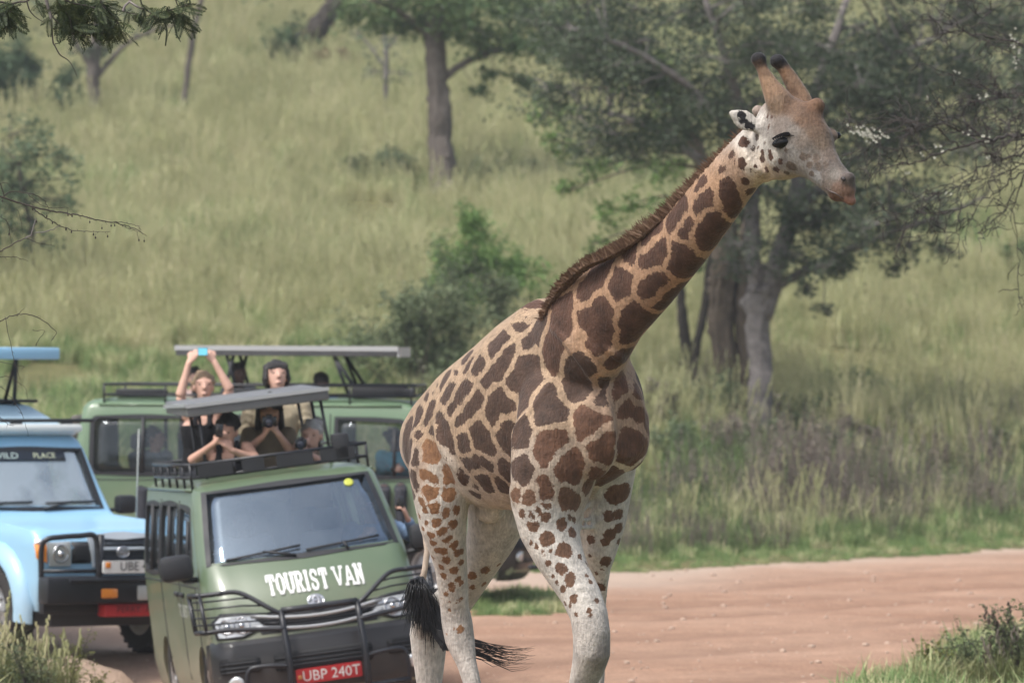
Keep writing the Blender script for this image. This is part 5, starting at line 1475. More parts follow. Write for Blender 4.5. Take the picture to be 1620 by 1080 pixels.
def van(label, M, pm, rows, main):
    sh = Shell(HIACE)
    root = thing('safari_van', label, 'van', M)
    W = lambda v: M @ v
    def F(t, z, off=0): return W(sh.front(t, z, off))
    def S(sg): return lambda x, z, off=0: W(sh.side(sg, x, z, off))
    X = lambda x, y, z: W(Vector((x, y, z)))
    M3 = M.to_3x3()
    wsout = densify([(-.745, 1.37), (.745, 1.37), (.705, 1.63), (.655, 1.925), (-.655, 1.925), (-.705, 1.63)])
    wins = [rrect(-4.45, -3.42, 1.27, 1.83, .07), rrect(-3.28, -2.12, 1.27, 1.84, .07), densify([(-1.95, 1.25), (-1.00, 1.25), (-1.06, 1.45), (-1.30, 1.80), (-1.95, 1.83)])]
    cuts = [cut_side(sh, w) for w in wins] + [cut_front(sh, wsout)]
    sh0 = Shell(HIACE)
    body = open_shell(sh0, None, 'body', pm, cuts, hatch=(-3.75, -1.75, .50), arches=[(-.98, .33, .40), (-3.55, .33, .40)])
    body.parent = root; MW[body.name] = M
    # windscreen and its black surround
    fr = MB(); frame_patch(fr, inset_poly(wsout, -.03), F, .04, .006, .02); fr.build('windscreen_seal', M_blk, root, sharp=40)
    g = MB(); patch(g, wsout, F, -.004, .005, 6); g.build('windscreen', M_ws, root)
    for sg in (-1, 1):
        for k, w in enumerate(wins):
            wn_ = MB(); frame_patch(wn_, inset_poly(w, -.035), S(sg), .05, .006, .03); wo = wn_.build('window', M_blk, root, sharp=40)
            gb = MB(); patch(gb, w, S(sg), -.012, .004, 3); gb.build('pane', M_glass, wo)
            bar_ = MB()
            if k < 2:
                xm = (w[0][0] + min(p[0] for p in w)) / 2; xm = (min(p[0] for p in w) + max(p[0] for p in w)) / 2
                bar_.tube([S(sg)(xm, 1.28, .004), S(sg)(xm, 1.83, .004)], .022, 6)
            else:
                bar_.tube([S(sg)(-1.36, 1.26, .004), S(sg)(-1.36, 1.72, .004)], .02, 6)
            bar_.build('window_bar', M_blk, wo)
        # door seams, handle, sill, rubbing strip
        sm = MB()
        for xs_ in (-2.02, -3.34, -.92):
            sm.tube([S(sg)(xs_, z, .001) for z in np.linspace(.42, 1.88 if xs_ < -1 else 1.2, 9)], .006, 4)
        sm.tube([S(sg)(x, 1.2, .001) for x in np.linspace(-4.6, -.75, 9)], .005, 4)
        sm.build('door_seam', M_blk, root)
        for xh in (-1.85, -2.2):
            hb = MB().box((xh, sg * .858, 1.12), (.17, .03, .04), bev=.01)
            hb.v = [tuple(W(Vector(p))) for p in hb.v]; hb.build('door_handle', M_blk, root)
        mir = MB(); mir.box((-.62, sg * 1.01, 1.385), (.12, .27, .205), bev=.06); mir.tube([(-.72, sg * .84, 1.27), (-.66, sg * .95, 1.28), (-.62, sg * 1.0, 1.32)], .025, 6)
        mir.v = [tuple(W(Vector(p))) for p in mir.v]; mo = mir.build('mirror', M_blk, root, sharp=40)
    # roof gutter lines
    gt = MB()
    for sg in (-1, 1):
        gt.tube([W(sh.side(sg, x, 1.955, .012)) for x in np.linspace(-4.4, -1.3, 8)], .014, 5)
    gt.build('gutter', pm, root)
    # headlamps -------------------------------------------------------
    for sg in (-1, 1):
        o = densify([(sg * .43, .865), (sg * .60, .80), (sg * .785, .80), (sg * .80, .93), (sg * .74, .985), (sg * .52, .965)], mx=.06)
        if sg < 0: o = o[::-1]
        h = MB(); patch(h, o, F, .012, .03, 4); hl = h.build('headlight', M_lamp, root, sharp=50)
        fb = MB(); frame_patch(fb, inset_poly(o, -.012), F, .018, .014, .02); fb.build('lamp_surround', M_blk, hl)
        lb = MB()
        for tt, rr_ in ((.60, .062), (.71, .052)):
            P = [F(sg * tt + rr_ * math.cos(a), .885 + rr_ * math.sin(a), .018) for a in np.linspace(0, 6.2832, 17)]
            lb.tube(P, .007, 4, cap=False); lb.ell(F(sg * tt, .885, .010), .03, nu=8, nv=6)
        lb.build('reflector', M_chr, hl)
    # grille: dark slots between bright strips ---------------------------
    gr = MB(); patch(gr, densify([(-.46, .80), (.46, .80), (.50, .90), (.36, .965), (-.36, .965), (-.50, .90)]), F, .005, .02, 3); gro = gr.build('grille', M_blk, root, sharp=40)
    for z in (.812, .895):
        sb = MB(); P = [F(t, z + .05 * (abs(t) / .5) ** 2, .014) for t in np.linspace(-.52, .52, 15)]
        sb.tube(P, .016, 6); sb.build('grille_bar', M_sil, gro)
    for z in (.84, .865):
        sb = MB().tube([F(t, z + .02 * (abs(t) / .5) ** 2, .012) for t in np.linspace(-.42, .42, 11)], .006, 5); sb.build('grille_bar', M_blkm, gro)
    emblem(root, F, 0, 1.0, .125, .088, M_chr)
    # bumper -----------------------------------------------------------
    bp_ = MB(); rg = []
    for z, off in [(.20, -.01), (.24, .012), (.40, .022), (.60, .024), (.73, .018), (.775, .002), (.785, -.03)]:
        rg.append([F(t, z, off) for t in np.concatenate([[-.845], np.linspace(-.835, .835, 31), [.845]])])
    bp_.rings(rg, cap=False)
    # wrap round the corners along the sides
    for sg in (-1, 1):
        bp_.rings([[W(Vector((x, sg * (sh.g(z, 3) + off), z))) for x in (-.36, -.45, -.55)] for z, off in [(.22, -.01), (.25, .012), (.42, .02), (.62, .02), (.74, .015), (.78, -.02)]], cap=False)
    bo = bp_.build('bumper', M_bmp, root, sharp=40)
    vb = MB()
    patch(vb, rrect(-.40, .38, .50, .64, .03), F, .028, .02, 3); patch(vb, rrect(-.80, -.50, .52, .64, .03), F, .028, .02, 3); patch(vb, rrect(.50, .80, .52, .64, .03), F, .028, .02, 3)
    vb.build('air_intake', mat('intake_black', (.008, .008, .009), rough=.7), bo)
    for z in (.535, .565, .60):
        for a, b_ in ((-.39, .37), (-.79, -.51), (.51, .79)):
            MB().tube([F(t, z, .034) for t in np.linspace(a, b_, 7)], .007, 5).build('intake_slat', M_blk, bo)
    for sg in (-1, 1):
        fl = MB(); patch(fl, [(sg * .70 + .052 * math.cos(a), .45 + .052 * math.sin(a)) for a in np.linspace(0, 6.2832, 17)[:-1]], F, .035, .03, 2); fl.build('fog_lamp', M_lamp, bo)
    # wheels
    for x in (-.98, -3.55):
        for sg in (-1, 1):
            w = wheel(None, Vector((x, sg * .72, .33)), .33, .21, M_rub, M_rim)
            w.parent = root; MW[w.name] = M
    # wipers
    for a, b_ in (((-.62, 1.385), (-.02, 1.43)), ((.02, 1.39), (.62, 1.425))):
        wp = MB(); wp.tube([F(a[0] + (b_[0] - a[0]) * k, a[1] + (b_[1] - a[1]) * k, .02) for k in np.linspace(0, 1, 7)], .011, 5)
        wp.tube([F(b_[0] - .05 if a[0] < -.1 else .35, 1.36, .02), F((a[0] + b_[0]) / 2, (a[1] + b_[1]) / 2, .035)], .012, 5)
        wp.build('wiper', M_blk, root)
    # cabin: floor, seats, dash, wheel
    fl = MB().box((-2.4, 0, .40), (3.9, 1.5, .05)); fl.box((-.95, 0, 1.12), (.35, 1.4, .22), bev=.06)
    fl.v = [tuple(W(Vector(p))) for p in fl.v]; fl.build('cabin_floor', M_int, root, smooth=False)
    for x, ys_ in ((-1.75, (-.42, .42)), (-2.75, (-.5, .5)), (-3.75, (-.5, 0, .5))):
        for y in ys_:
            s_ = seat(None, x, y, .78, M_seat); s_.parent = root; MW[s_.name] = M
    sw = MB(); c = Vector((-1.12, -.42, 1.22))
    sw.tube([W(c + Vector((.06 * math.sin(a), .18 * math.cos(a), .17 * math.sin(a)))) for a in np.linspace(0, 6.2832, 21)], .014, 6, cap=False)
    sw.tube([W(c + Vector((0, -.17, 0))), W(c + Vector((0, .17, 0)))], .014, 5); sw.build('steering_wheel', M_blk, root)
    # roof rack -----------------------------------------------------------
    x0, x1, yy = (-1.32, -3.95, .72) if main else (-1.2, -4.35, .70)
    zb, zt = 2.06, 2.165
    rk = MB(); loop = lambda z: [X(x0, -yy, z), X(x0, yy, z), X(x1, yy, z), X(x1, -yy, z), X(x0, -yy, z)]
    for z in (zb, zt):
        L_ = loop(z)
        for k in range(4): rk.tube([L_[k], L_[k + 1]], .016 if z > zb else .014, 6)
    for x in np.linspace(x0, x1, 6):
        for sg in (-1, 1): rk.tube([X(x, sg * yy, zb - .09), X(x, sg * yy, zt)], .013, 6); rk.tube([X(x, sg * yy, zb - .08), X(x, sg * (yy - .04), 1.93)], .012, 5)
    for y in np.linspace(-yy, yy, 5)[1:-1]: rk.tube([X(x0, y, zb), X(x0, y, zt)], .012, 6)
    ro = rk.build('roof_rack', M_blkm, root)
    return root, sh, F, S, X

# ---- the van beside the giraffe ------------------------------------------
P0 = at(529, 1152, 44.62)
YAW = R(-90 + 9.5)
MV = matrix_at(P0, YAW, roll=0) 
MV = Matrix.Translation(P0) @ Matrix.Rotation(R(-7.2), 4, (P0 - Vector((0, 0, CAMZ))).normalized()) @ Matrix.Rotation(YAW, 4, 'Z')
root, sh, F, S, X = van('olive green tourist van with white lettering, black bull bar and red plate', MV, M_green, None, True)
# lettering on the bonnet
tx = MB()
for k_, q in enumerate(slab_text('TOURIST VAN', .135)):
    A_, B_, C_, D_ = [Vector((p[0], p[1], 0)) for p in q]
    P_ = []
    for i_ in range(6):
        for p in (A_.lerp(B_, i_ / 5), D_.lerp(C_, i_ / 5)): P_.append(F(p.x * .50 + .035, p.y + 1.165, .006 + .0004 * (k_ % 12)))
    tx.add(P_, [(2 * i_, 2 * i_ + 2, 2 * i_ + 3, 2 * i_ + 1) for i_ in range(5)])
tx.build('bonnet_lettering', M_wht, root, smooth=False)
sl = MB()
text_on(sl, 'TOURIST VAN', .15, lambda a, b, o: S(-1)(-1.75 - a * 1.0, .98 + b, o), .004, (-1, 1))
sl.build('door_lettering', mat('faded_lettering', (.42, .44, .41), rough=.7), root, smooth=False)
# number plate
pl = MB(); patch(pl, rrect(-.245, .265, .392, .502, .012, mx_ if False else 4), F, .06, .02, 2); po = pl.build('number_plate', M_red, root, sharp=40)
pt = MB(); text_on(pt, 'UBP 240T', .118, lambda a, b, o: F(a + .025, b + .447, o), .066, (.92, .95)); pt.build('plate_lettering', M_wht, po, smooth=False)
pb = MB(); patch(pb, rrect(-.232, -.20, .43, .462, .008), F, .064, .004, 2); pb.build('plate_crest', mat('crest_orange', (.6, .25, .08), rough=.5), po)
sk = MB(); patch(sk, [(.50 + .04 * math.cos(a), 1.875 + .028 * math.sin(a)) for a in np.linspace(0, 6.2832, 15)[:-1]], F, .004, .004, 2); sk.build('windscreen_sticker', M_yel, root)
# bull bar -------------------------------------------------------------------
bb = MB()
def bt(pts, r=.019): bb.tube(smooth_path([F(t, z, o) for t, z, o in pts], 4 * len(pts)), r, 8)
for sg in (-1, 1):
    # upright
    pts = [(sg * .285, z, .15) for z in np.linspace(.30, .93, 6)]
    bb.tube([F(*p) for p in pts], .025, 8)
    bt([(sg * .285, .90, .15), (sg * .36, .95, .16), (sg * .56, 1.075, .17), (sg * .70, 1.085, .18)]); bt([(sg * .68, 1.085, .18), (sg * .765, 1.085, .22)])
    bb.tube([F(sg * .765, 1.085, .22), F(sg * .765, 1.085, .22) + (MV.to_3x3() @ Vector((-.22, sg * .06, 0)))], .022, 8)
    bt([(sg * .285, .745, .15), (sg * .5, .76, .16), (sg * .70, .79, .18), (sg * .765, .80, .22)])
    bb.tube([F(sg * .765, .80, .22), F(sg * .765, .80, .22) + (MV.to_3x3() @ Vector((-.22, sg * .06, 0)))], .020, 8)
    for k, z in enumerate((.86, .915, .97, 1.025)):
        bb.tube([F(sg * (.30 if z < .93 else .34 + (z - .93) * 1.4), z, .15), F(sg * .56, z + .01, .165), F(sg * .765, z + .01, .22)], .008, 5)
        bb.tube([F(sg * .765, z + .01, .22), F(sg * .765, z + .01, .22) + (MV.to_3x3() @ Vector((-.22, sg * .06, 0)))], .008, 5)
    e = F(sg * .765, 1.085, .22) + (MV.to_3x3() @ Vector((-.22, sg * .06, 0))); e2 = F(sg * .765, .80, .22) + (MV.to_3x3() @ Vector((-.22, sg * .06, 0)))
    bb.tube([e, e2], .02, 8); bb.tube([F(sg * .765, 1.085, .22), F(sg * .765, .80, .22)], .016, 8)
    bt([(sg * .29, .53, .14), (sg * .45, .55, .15), (sg * .58, .535, .15), (sg * .62, .44, .15), (sg * .62, .32, .13)], .018)
bb.tube([F(t, .925, .15) for t in np.linspace(-.285, .285, 7)], .026, 8)
bb.tube([F(t, .33, .14) for t in np.linspace(-.62, .62, 9)], .022, 8)
bb.build('bull_bar', M_blkm, root)
# dark boards on the rack front, raised roof panel on its posts
for y0_, y1_ in ((-.66, -.38), (-.30, -.12), (-.02, .28), (.34, .62)):
    q = MB().box((-1.30, (y0_ + y1_) / 2, 2.108), (.02, y1_ - y0_, .10)); q.v = [tuple(MV @ Vector(p)) for p in q.v]; q.build('rack_plate', M_blk, root, smooth=False)
q = MB().box((-1.34, .52, 2.16), (.10, .14, .22), bev=.02); q.v = [tuple(MV @ Vector(p)) for p in q.v]; q.build('roof_box', M_blk, root, sharp=40)
pz = 2.615
q = MB().box((-2.42, -.06, pz), (1.5, 1.17, .10), Matrix.Rotation(R(1.5), 3, 'Y'), bev=.012); q.v = [tuple(MV @ Vector(p)) for p in q.v]; rp = q.build('roof_panel', M_grey, root, sharp=40)
q = MB()
q.box((-1.665, -.06, pz + .02), (.02, 1.18, .03)); q.box((-2.42, -.652, pz + .03), (1.5, .02, .03)); q.v = [tuple(MV @ Vector(p)) for p in q.v]; q.build('panel_edging', M_sil, rp, smooth=False)
for x, y in ((-1.74, .46), (-2.35, .47), (-1.74, -.54), (-2.35, -.54), (-3.1, .46)):
    MB().tube([X(x, y + (.03 if y > 0 else 0), 2.0), X(x - .02, y, pz - .04)], .015, 6).build('panel_post', M_blkm, root)

# ---- green van standing side-on behind -----------------------------------
P1 = at(845, 945, 58.3)
M2 = Matrix.Translation(P1) @ Matrix.Rotation(R(-5), 4, 'Z') @ Matrix.Rotation(R(.3), 4, 'Y')
root2, sh2, F2, S2, X2 = van('sage green van with raised long roof panel, side on behind the tourist van', M2, M_sage, None, False)
b2_ = MB()
for sg in (-1, 1):
    b2_.tube(smooth_path([F2(sg * .28, .34, .12), F2(sg * .28, .7, .16), F2(sg * .4, .95, .17), F2(sg * .75, 1.0, .2), F2(sg * .8, .72, .2)], 18), .028, 7)
for z in (.36, .55, .9): b2_.tube([F2(t, z, .15) for t in np.linspace(-.7, .7, 9)], .026, 7)
b2_.build('bull_bar', M_blkm, root2)
pzz = at(459, 558, 58.3).z - P1.z
xa = -(845 - 283) / FPX * 58.3; xb = -(845 - 634) / FPX * 58.3
q = MB().box(((xa + xb) / 2, 0, pzz), (xb - xa, 1.1, .09), Matrix.Rotation(R(.0), 3, 'Y'), bev=.015); q.v = [tuple(M2 @ Vector(p)) for p in q.v]; rp2 = q.build('roof_panel', M_grey, root2, sharp=40)
q = MB().box(((xa + xb) / 2, -.555, pzz + .034), (xb - xa + .02, .02, .05)).box((xb + .012, 0, pzz), (.02, 1.1, .1)); q.v = [tuple(M2 @ Vector(p)) for p in q.v]; q.build('panel_edging', mat('pale_trim', (.42, .43, .43), rough=.5), rp2, smooth=False)
for y in (-.5, .5):
    for a, b_ in ((-1.86, -2.02), (-1.74, -2.02), (-3.15, -3.05), (-3.0, -3.12)):
        MB().tube([X2(a, y, 2.05), X2(b_, y, pzz - .04)], .02, 6).build('panel_strut', M_blkm, root2)
# gear on the rack and spare wheel cover at the back
for x, w_, h_ in ((-4.0, .5, .08), (-3.42, .1, .2), (-2.9, .5, .09), (-1.55, .55, .12), (-1.3, .2, .1)):
    q = MB().box((x, -.45, 2.04 + h_ / 2), (w_, .3, h_), bev=.02); q.v = [tuple(M2 @ Vector(p)) for p in q.v]; q.build('rack_gear', M_blk, root2, sharp=40)
q = MB().box((-4.72, -.2, 1.55), (.12, .55, .6), Matrix.Rotation(R(8), 3, 'Y'), bev=.06); q.v = [tuple(M2 @ Vector(p)) for p in q.v]; q.build('rear_cargo_bag', mat('worn_canvas', (.11, .10, .09), rough=.9, noise=.3), root2, sharp=50)

# ---- light blue four-wheel drive -----------------------------------------
A27 = R(-90 + 33)
P3 = at(190, 1040, 50.3)
M4 = Matrix.Translation(P3) @ Matrix.Rotation(R(.4), 4, 'Y') @ Matrix.Rotation(A27, 4, 'Z')
def offroader():
    M = M4; sh = Shell(LC)
    root = thing('offroad_car', 'light blue four wheel drive with raised roof panel and amber indicator, left edge', 'car', M)
    W = lambda v: M @ v
    F = lambda t, z, off=0: W(sh.front(t, z, off))
    S = lambda sg: (lambda x, z, off=0: W(sh.side(sg, x, z, off)))
    X = lambda x, y, z: W(Vector((x, y, z)))
    def bx(name, c, d, m, parent=root, bev=0, rot=None, **k):
        q = MB().box(c, d, rot, bev); q.v = [tuple(W(Vector(p))) for p in q.v]; return q.build(name, m, parent, sharp=40, **k)
    wsout = densify([(-.66, 1.28), (.66, 1.28), (.575, 1.80), (-.575, 1.80)])
    wins = [densify([(-2.65, 1.24), (-1.74, 1.24), (-1.98, 1.72), (-2.65, 1.72)]), rrect(-3.6, -2.8, 1.24, 1.72, .05), rrect(-4.6, -3.72, 1.24, 1.72, .05)]
    body = open_shell(sh, None, 'body', M_blue, [cut_side(sh, w) for w in wins] + [cut_front(sh, wsout)], arches=[(-.80, .40, .47), (-3.6, .40, .47)])
    body.parent = root; MW[body.name] = M
    fr = MB(); frame_patch(fr, inset_poly(wsout, -.03), F, .04, .006, .02); fr.build('windscreen_seal', M_blk, root, sharp=40)
    g = MB(); patch(g, wsout, F, -.004, .005, 6); ws = g.build('windscreen', glassmat('windscreen_glass_bright', (.78, .86, .90), .75, 6.5, (.80, .93, 1)), root)  # heavy pale film imitates bright sky reflected in the glass
    bn = MB(); patch(bn, densify([(-.59, 1.70), (.40, 1.70), (.40, 1.80), (-.57, 1.80)]), F, .004, .004, 3); bo = bn.build('sun_strip', mat('strip_black', (.015, .02, .03), rough=.3), ws)
    t_ = MB(); text_on(t_, 'WILD', .085, lambda a, b, o: F(a - .22, b + 1.745, o), .008, (1.25, .9)); t_.build('strip_lettering', mat('strip_white', (.5, .6, .55), rough=.5), bo, smooth=False)
    t_ = MB(); text_on(t_, 'PLACE', .075, lambda a, b, o: F(a + .18, b + 1.745, o), .008, (1.1, .9)); t_.build('strip_lettering', mat('strip_cream', (.55, .58, .40), rough=.5), bo, smooth=False)
    pp = MB(); patch(pp, densify([(.48, 1.31), (.64, 1.31), (.61, 1.44), (.46, 1.44)]), F, -.012, .003, 2); pp.build('permit', mat('paper', (.62, .68, .55), rough=.7), ws)
    for sg in (-1, 1):
        for k, w in enumerate(wins):
            wn_ = MB(); frame_patch(wn_, inset_poly(w, -.025), S(sg), .04, .006, .03); wo = wn_.build('window', M_blk, root, sharp=40)
            gb = MB(); patch(gb, w, S(sg), -.012, .004, 3); gb.build('pane', M_glass, wo)
        # wing flare
        for cx_ in (-.80, -3.6):
            fl = MB(); rg = []
            for a in np.linspace(-.15, math.pi + .15, 15):
                rg.append([X(cx_ + r_ * math.cos(a), sg * y_, .40 + r_ * math.sin(a)) for r_, y_ in ((.46, .79), (.47, .895), (.53, .90), (.62, .82), (.62, .78))])
            fl.rings(rg)
            fl.build('wing_flare', M_blue, root, sharp=50)
        mr_ = MB(); mr_.box((-1.72, sg * 1.0, 1.30), (.12, .20, .17), bev=.04).tube([(-1.75, sg * .78, 1.24), (-1.72, sg * .95, 1.26)], .02, 6); mr_.v = [tuple(W(Vector(p))) for p in mr_.v]; mr_.build('mirror', M_blk, root, sharp=40)
        # headlamp, amber corner lamp
        o = densify([(sg * .50, .82), (sg * .70, .82), (sg * .715, 1.02), (sg * .50, 1.03)], mx=.06); o = o if sg > 0 else o[::-1]
        h = MB(); patch(h, o, F, .02, .03, 3); hl = h.build('headlight', M_lamp, root, sharp=50)
        lb = MB(); lb.tube([F(sg * .60 + .07 * math.cos(a), .925 + .07 * math.sin(a), .026) for a in np.linspace(0, 6.2832, 19)], .008, 5, cap=False).ell(F(sg * .60, .925, .02), .035, nu=10, nv=6)
        lb.build('reflector', M_chr, hl)
        o = densify([(sg * .725, .85), (sg * .80, .89), (sg * .808, 1.01), (sg * .73, 1.02)], mx=.05); o = o if sg > 0 else o[::-1]
        h = MB(); patch(h, o, F, .016, .03, 3); h.build('indicator', M_amber, root, sharp=50)
        h = MB(); patch(h, densify([(sg * .735, 1.02), (sg * .805, 1.012), (sg * .80, 1.045), (sg * .735, 1.05)], mx=.05)[::sg], F, .016, .03, 2); h.build('indicator', M_lamp, root, sharp=50)
        p_ = MB(); patch(p_, densify([(sg * .30, .84), (sg * .485, .84), (sg * .485, 1.03), (sg * .27, 1.03)], mx=.08)[::sg], F, .006, .02, 2); p_.build('grille_side', M_blk, root)
    # grille
    go = densify([(-.25, .82), (.25, .82), (.30, 1.06), (-.30, 1.06)], mx=.08)
    gb = MB(); patch(gb, go, F, .012, .02, 3); gg = gb.build('grille', M_blk, root)
    fb = MB(); frame_patch(fb, inset_poly(go, -.03), F, .055, .035, .04); fb.tube([F(t, .965, .03) for t in (-.27, 0, .27)], .017, 6); fb.build('grille_frame', mat('pale_grey_trim', (.36, .40, .44), rough=.4), gg, sharp=40)
    ms = MB()
    for z in np.linspace(.85, 1.03, 8): ms.tube([F(-.24, z, .02), F(.24, z, .02)], .005, 4)
    for t in np.linspace(-.24, .24, 17): ms.tube([F(t, .84, .018), F(t * 1.1, 1.04, .018)], .004, 4)
    ms.build('grille_mesh', mat('mesh_grey', (.10, .12, .15), rough=.5), gg)
    emblem(root, lambda t, z, off: F(t, z, off + .02), 0, .935, .12, .085, M_chr)
    # steel bumper with hoops
    bx('bumper', (.14, 0, .615), (.20, 1.72, .24), M_blkm, bev=.03)
    bm_ = bx('bumper_step', (.16, 0, .70), (.24, 1.3, .03), M_blkm, bev=.01)
    bb = MB(); tb = lambda pts, r=.026: bb.tube(smooth_path([X(*p) for p in pts], 5 * len(pts)), r, 8)
    for sg in (-1, 1):
        tb([(.2, sg * .34, .60), (.2, sg * .34, .90), (.19, sg * .37, 1.085), (.16, sg * .5, 1.09), (.12, sg * .66, 1.08), (.08, sg * .78, 1.06), (.05, sg * .82, .98), (.05, sg * .82, .72)])
        bb.tube([X(.2, sg * .34, .56), X(.2, sg * .31, 1.10)], .03, 8)
        bb.tube([X(.2, sg * .34, .78), X(.08, sg * .82, .78)], .02, 6)
    bb.tube([X(.2, -.34, .77), X(.2, .34, .77)], .022, 8)
    bb.build('bull_bar', M_blkm, root)
    bx('lower_panel', (.10, .20, .43), (.16, .90, .115), M_red, bev=.02)
    drd = mat('dark_red', (.10, .01, .015), rough=.6)
    for word, y0_ in (('PERRY', -.02), ('AUTO', .27), ('W', .50)):
        t_ = MB(); text_on(t_, word, .085, lambda a, b, o: X(.183 + o * .2, a + y0_, .435 + b), .01); t_.build('panel_lettering', drd, root, smooth=False)
    pl = MB(); patch(pl, rrect(-.32, .20, .645, .755, .012), lambda a, b, o: X(.262 + o, a, b + .115), .004, .02, 2); po = pl.build('number_plate', M_wht, root, sharp=40)
    t_ = MB(); text_on(t_, 'UBE 4', .115, lambda a, b, o: X(.266 + o, a - .02, b + .817), .008, (.95, .95)); t_.build('plate_lettering', mat('plate_black', (.03, .03, .04), rough=.5), po, smooth=False)
    pb = MB(); patch(pb, rrect(-.30, -.25, .70, .75, .01), lambda a, b, o: X(.268 + o, a, b + .108), .004, .004, 2); pb.build('plate_crest', M_amber, po)
    for y, w_, m_ in ((-.25, .16, M_amber), (.15, .24, M_lamp), (.55, .16, M_amber)):
        bx('marker_lamp', (.25, y, .585), (.03, w_, .085 if m_ is M_amber else .13), m_, bev=.015)
    bx('valance', (.0, 0, .50), (.10, 1.6, .2), M_blk, bev=.02); bx('underside_shade', (-.35, 0, .45), (.5, 1.3, .34), M_int, bev=.03); bx('underside_shade', (-2.4, 0, .42), (3.6, .9, .22), M_int, bev=.03)  # dark boxes under the car stand in for the deep shade there
    for x in (-.80, -3.6):
        for sg in (-1, 1):
            w = wheel(None, Vector((x, sg * .74, .40)), .40, .25, M_rub, M_rim); w.parent = root; MW[w.name] = M
    # roof: white cap, visor bar, rack, raised panel
    bx('white_roof_front', (-2.04, 0, 1.945), (.50, 1.20, .075), M_white, bev=.03, rot=Matrix.Rotation(R(-14), 3, 'Y'))
    bx('visor_bar', (-2.0, .02, 2.065), (.10, 1.56, .035), M_blk, bev=.012)
    for y in (-.5, .0, .52): bx('rack_foot', (-1.98, y, 2.01), (.08, .10, .08), M_blkm, bev=.01)
    # sloping pop-up cap
    cap = MB(); rg = []
    for x, z, w_ in ((-2.08, 2.02, .58), (-2.16, 2.05, .575), (-2.55, 2.19, .50), (-2.75, 2.22, .48), (-4.3, 2.22, .48), (-4.5, 2.1, .55)):
        rg.append([X(x, -w_, 1.96), X(x, -w_ + .02, z - .02), X(x, -w_ + .06, z), X(x, w_ - .06, z), X(x, w_ - .02, z - .02), X(x, w_, 1.96)])
    cap.rings(rg); cap.build('roof_cap', mat('pale_blue_cap', (.45, .62, .72), rough=.4, noise=.2, nscale=2), root, sharp=35)
    bx('cap_lip', (-3.4, 0, 2.235), (1.6, 1.12, .03), M_blk, bev=.008)
    zp = at(20, 560, 52.8).z - P3.z
    rp = bx('roof_panel', (-3.2, .02, zp), (1.9, 1.16, .11), M_blue, bev=.02)
    for y in (-.45, .28):
        for a, b_ in ((-2.55, -2.45), (-2.75, -2.46)):
            MB().tube([X(a, y, 2.2), X(b_, y - .03, zp - .05)], .02, 6).build('panel_strut', M_blkm, root)
    for y0_ in (-.32, .34):
        wp = MB().tube([F(y0_ - .26, 1.315, .02), F(y0_ + .26, 1.325, .02)], .011, 5); wp.tube([F(y0_ - .3, 1.26, .02), F(y0_, 1.32, .03)], .011, 5); wp.build('wiper', M_blk, root)
    an = MB().tube([X(-1.05, .74, 1.16), X(-1.12, .80, 2.0)], .006, 5); an.build('aerial', mat('aerial_grey', (.4, .42, .4), rough=.5), root)
    q = MB().box((-2.9, 0, .62), (3.4, 1.4, .05)).box((-1.75, 0, 1.15), (.4, 1.35, .2), None, .05); q.v = [tuple(W(Vector(p))) for p in q.v]; q.build('cabin_floor', M_int, root, smooth=False)
    for y in (-.38, .38):
        s_ = seat(None, -2.5, y, .92, M_seatl); s_.parent = root; MW[s_.name] = M
    return root, X
root4, X4 = offroader()
# ================================================================ PEOPLE
SK_P = mat('skin_fair', (.56, .34, .26), rough=.55, noise=.12, nscale=12, spec=.35)
SK_R = mat('skin_ruddy', (.50, .29, .215), rough=.55, noise=.12, nscale=12, spec=.35)
SK_D = mat('skin_dark', (.095, .052, .038), rough=.5, noise=.12, nscale=12, spec=.4)
H_DK = mat('hair_black', (.014, .011, .010), rough=.55, noise=.3, nscale=30, bump=.6, bscale=60)
H_BR = mat('hair_brown', (.085, .052, .032), rough=.6, noise=.3, nscale=30, bump=.6, bscale=60)
H_BL = mat('hair_fair', (.24, .165, .095), rough=.6, noise=.3, nscale=30, bump=.6, bscale=60)
H_GY = mat('hair_grey', (.33, .32, .31), rough=.6, noise=.3, nscale=30, bump=.6, bscale=60)
def cloth(n, c): return mat(n, c, rough=.9, noise=.2, nscale=8, bump=.35, bscale=18, spec=.15)
C_BLK = cloth('black_cotton', (.013, .013, .015)); C_BEI = cloth('beige_cotton', (.40, .34, .24)); C_KHA = cloth('khaki_cotton', (.16, .125, .085)); C_GRY = cloth('grey_cotton', (.24, .25, .27))
C_DEN = cloth('denim', (.17, .25, .37)); C_CYA = cloth('turquoise_cotton', (.06, .36, .50)); C_DRK = cloth('dark_trousers', (.04, .042, .05)); C_PINK = cloth('pale_pink_cotton', (.40, .30, .28)); C_BLU = cloth('blue_cotton', (.06, .13, .35))
EYE = mat('eye_dark', (.02, .015, .012), rough=.25)
PHONE = mat('phone_black', (.012, .012, .014), rough=.25)

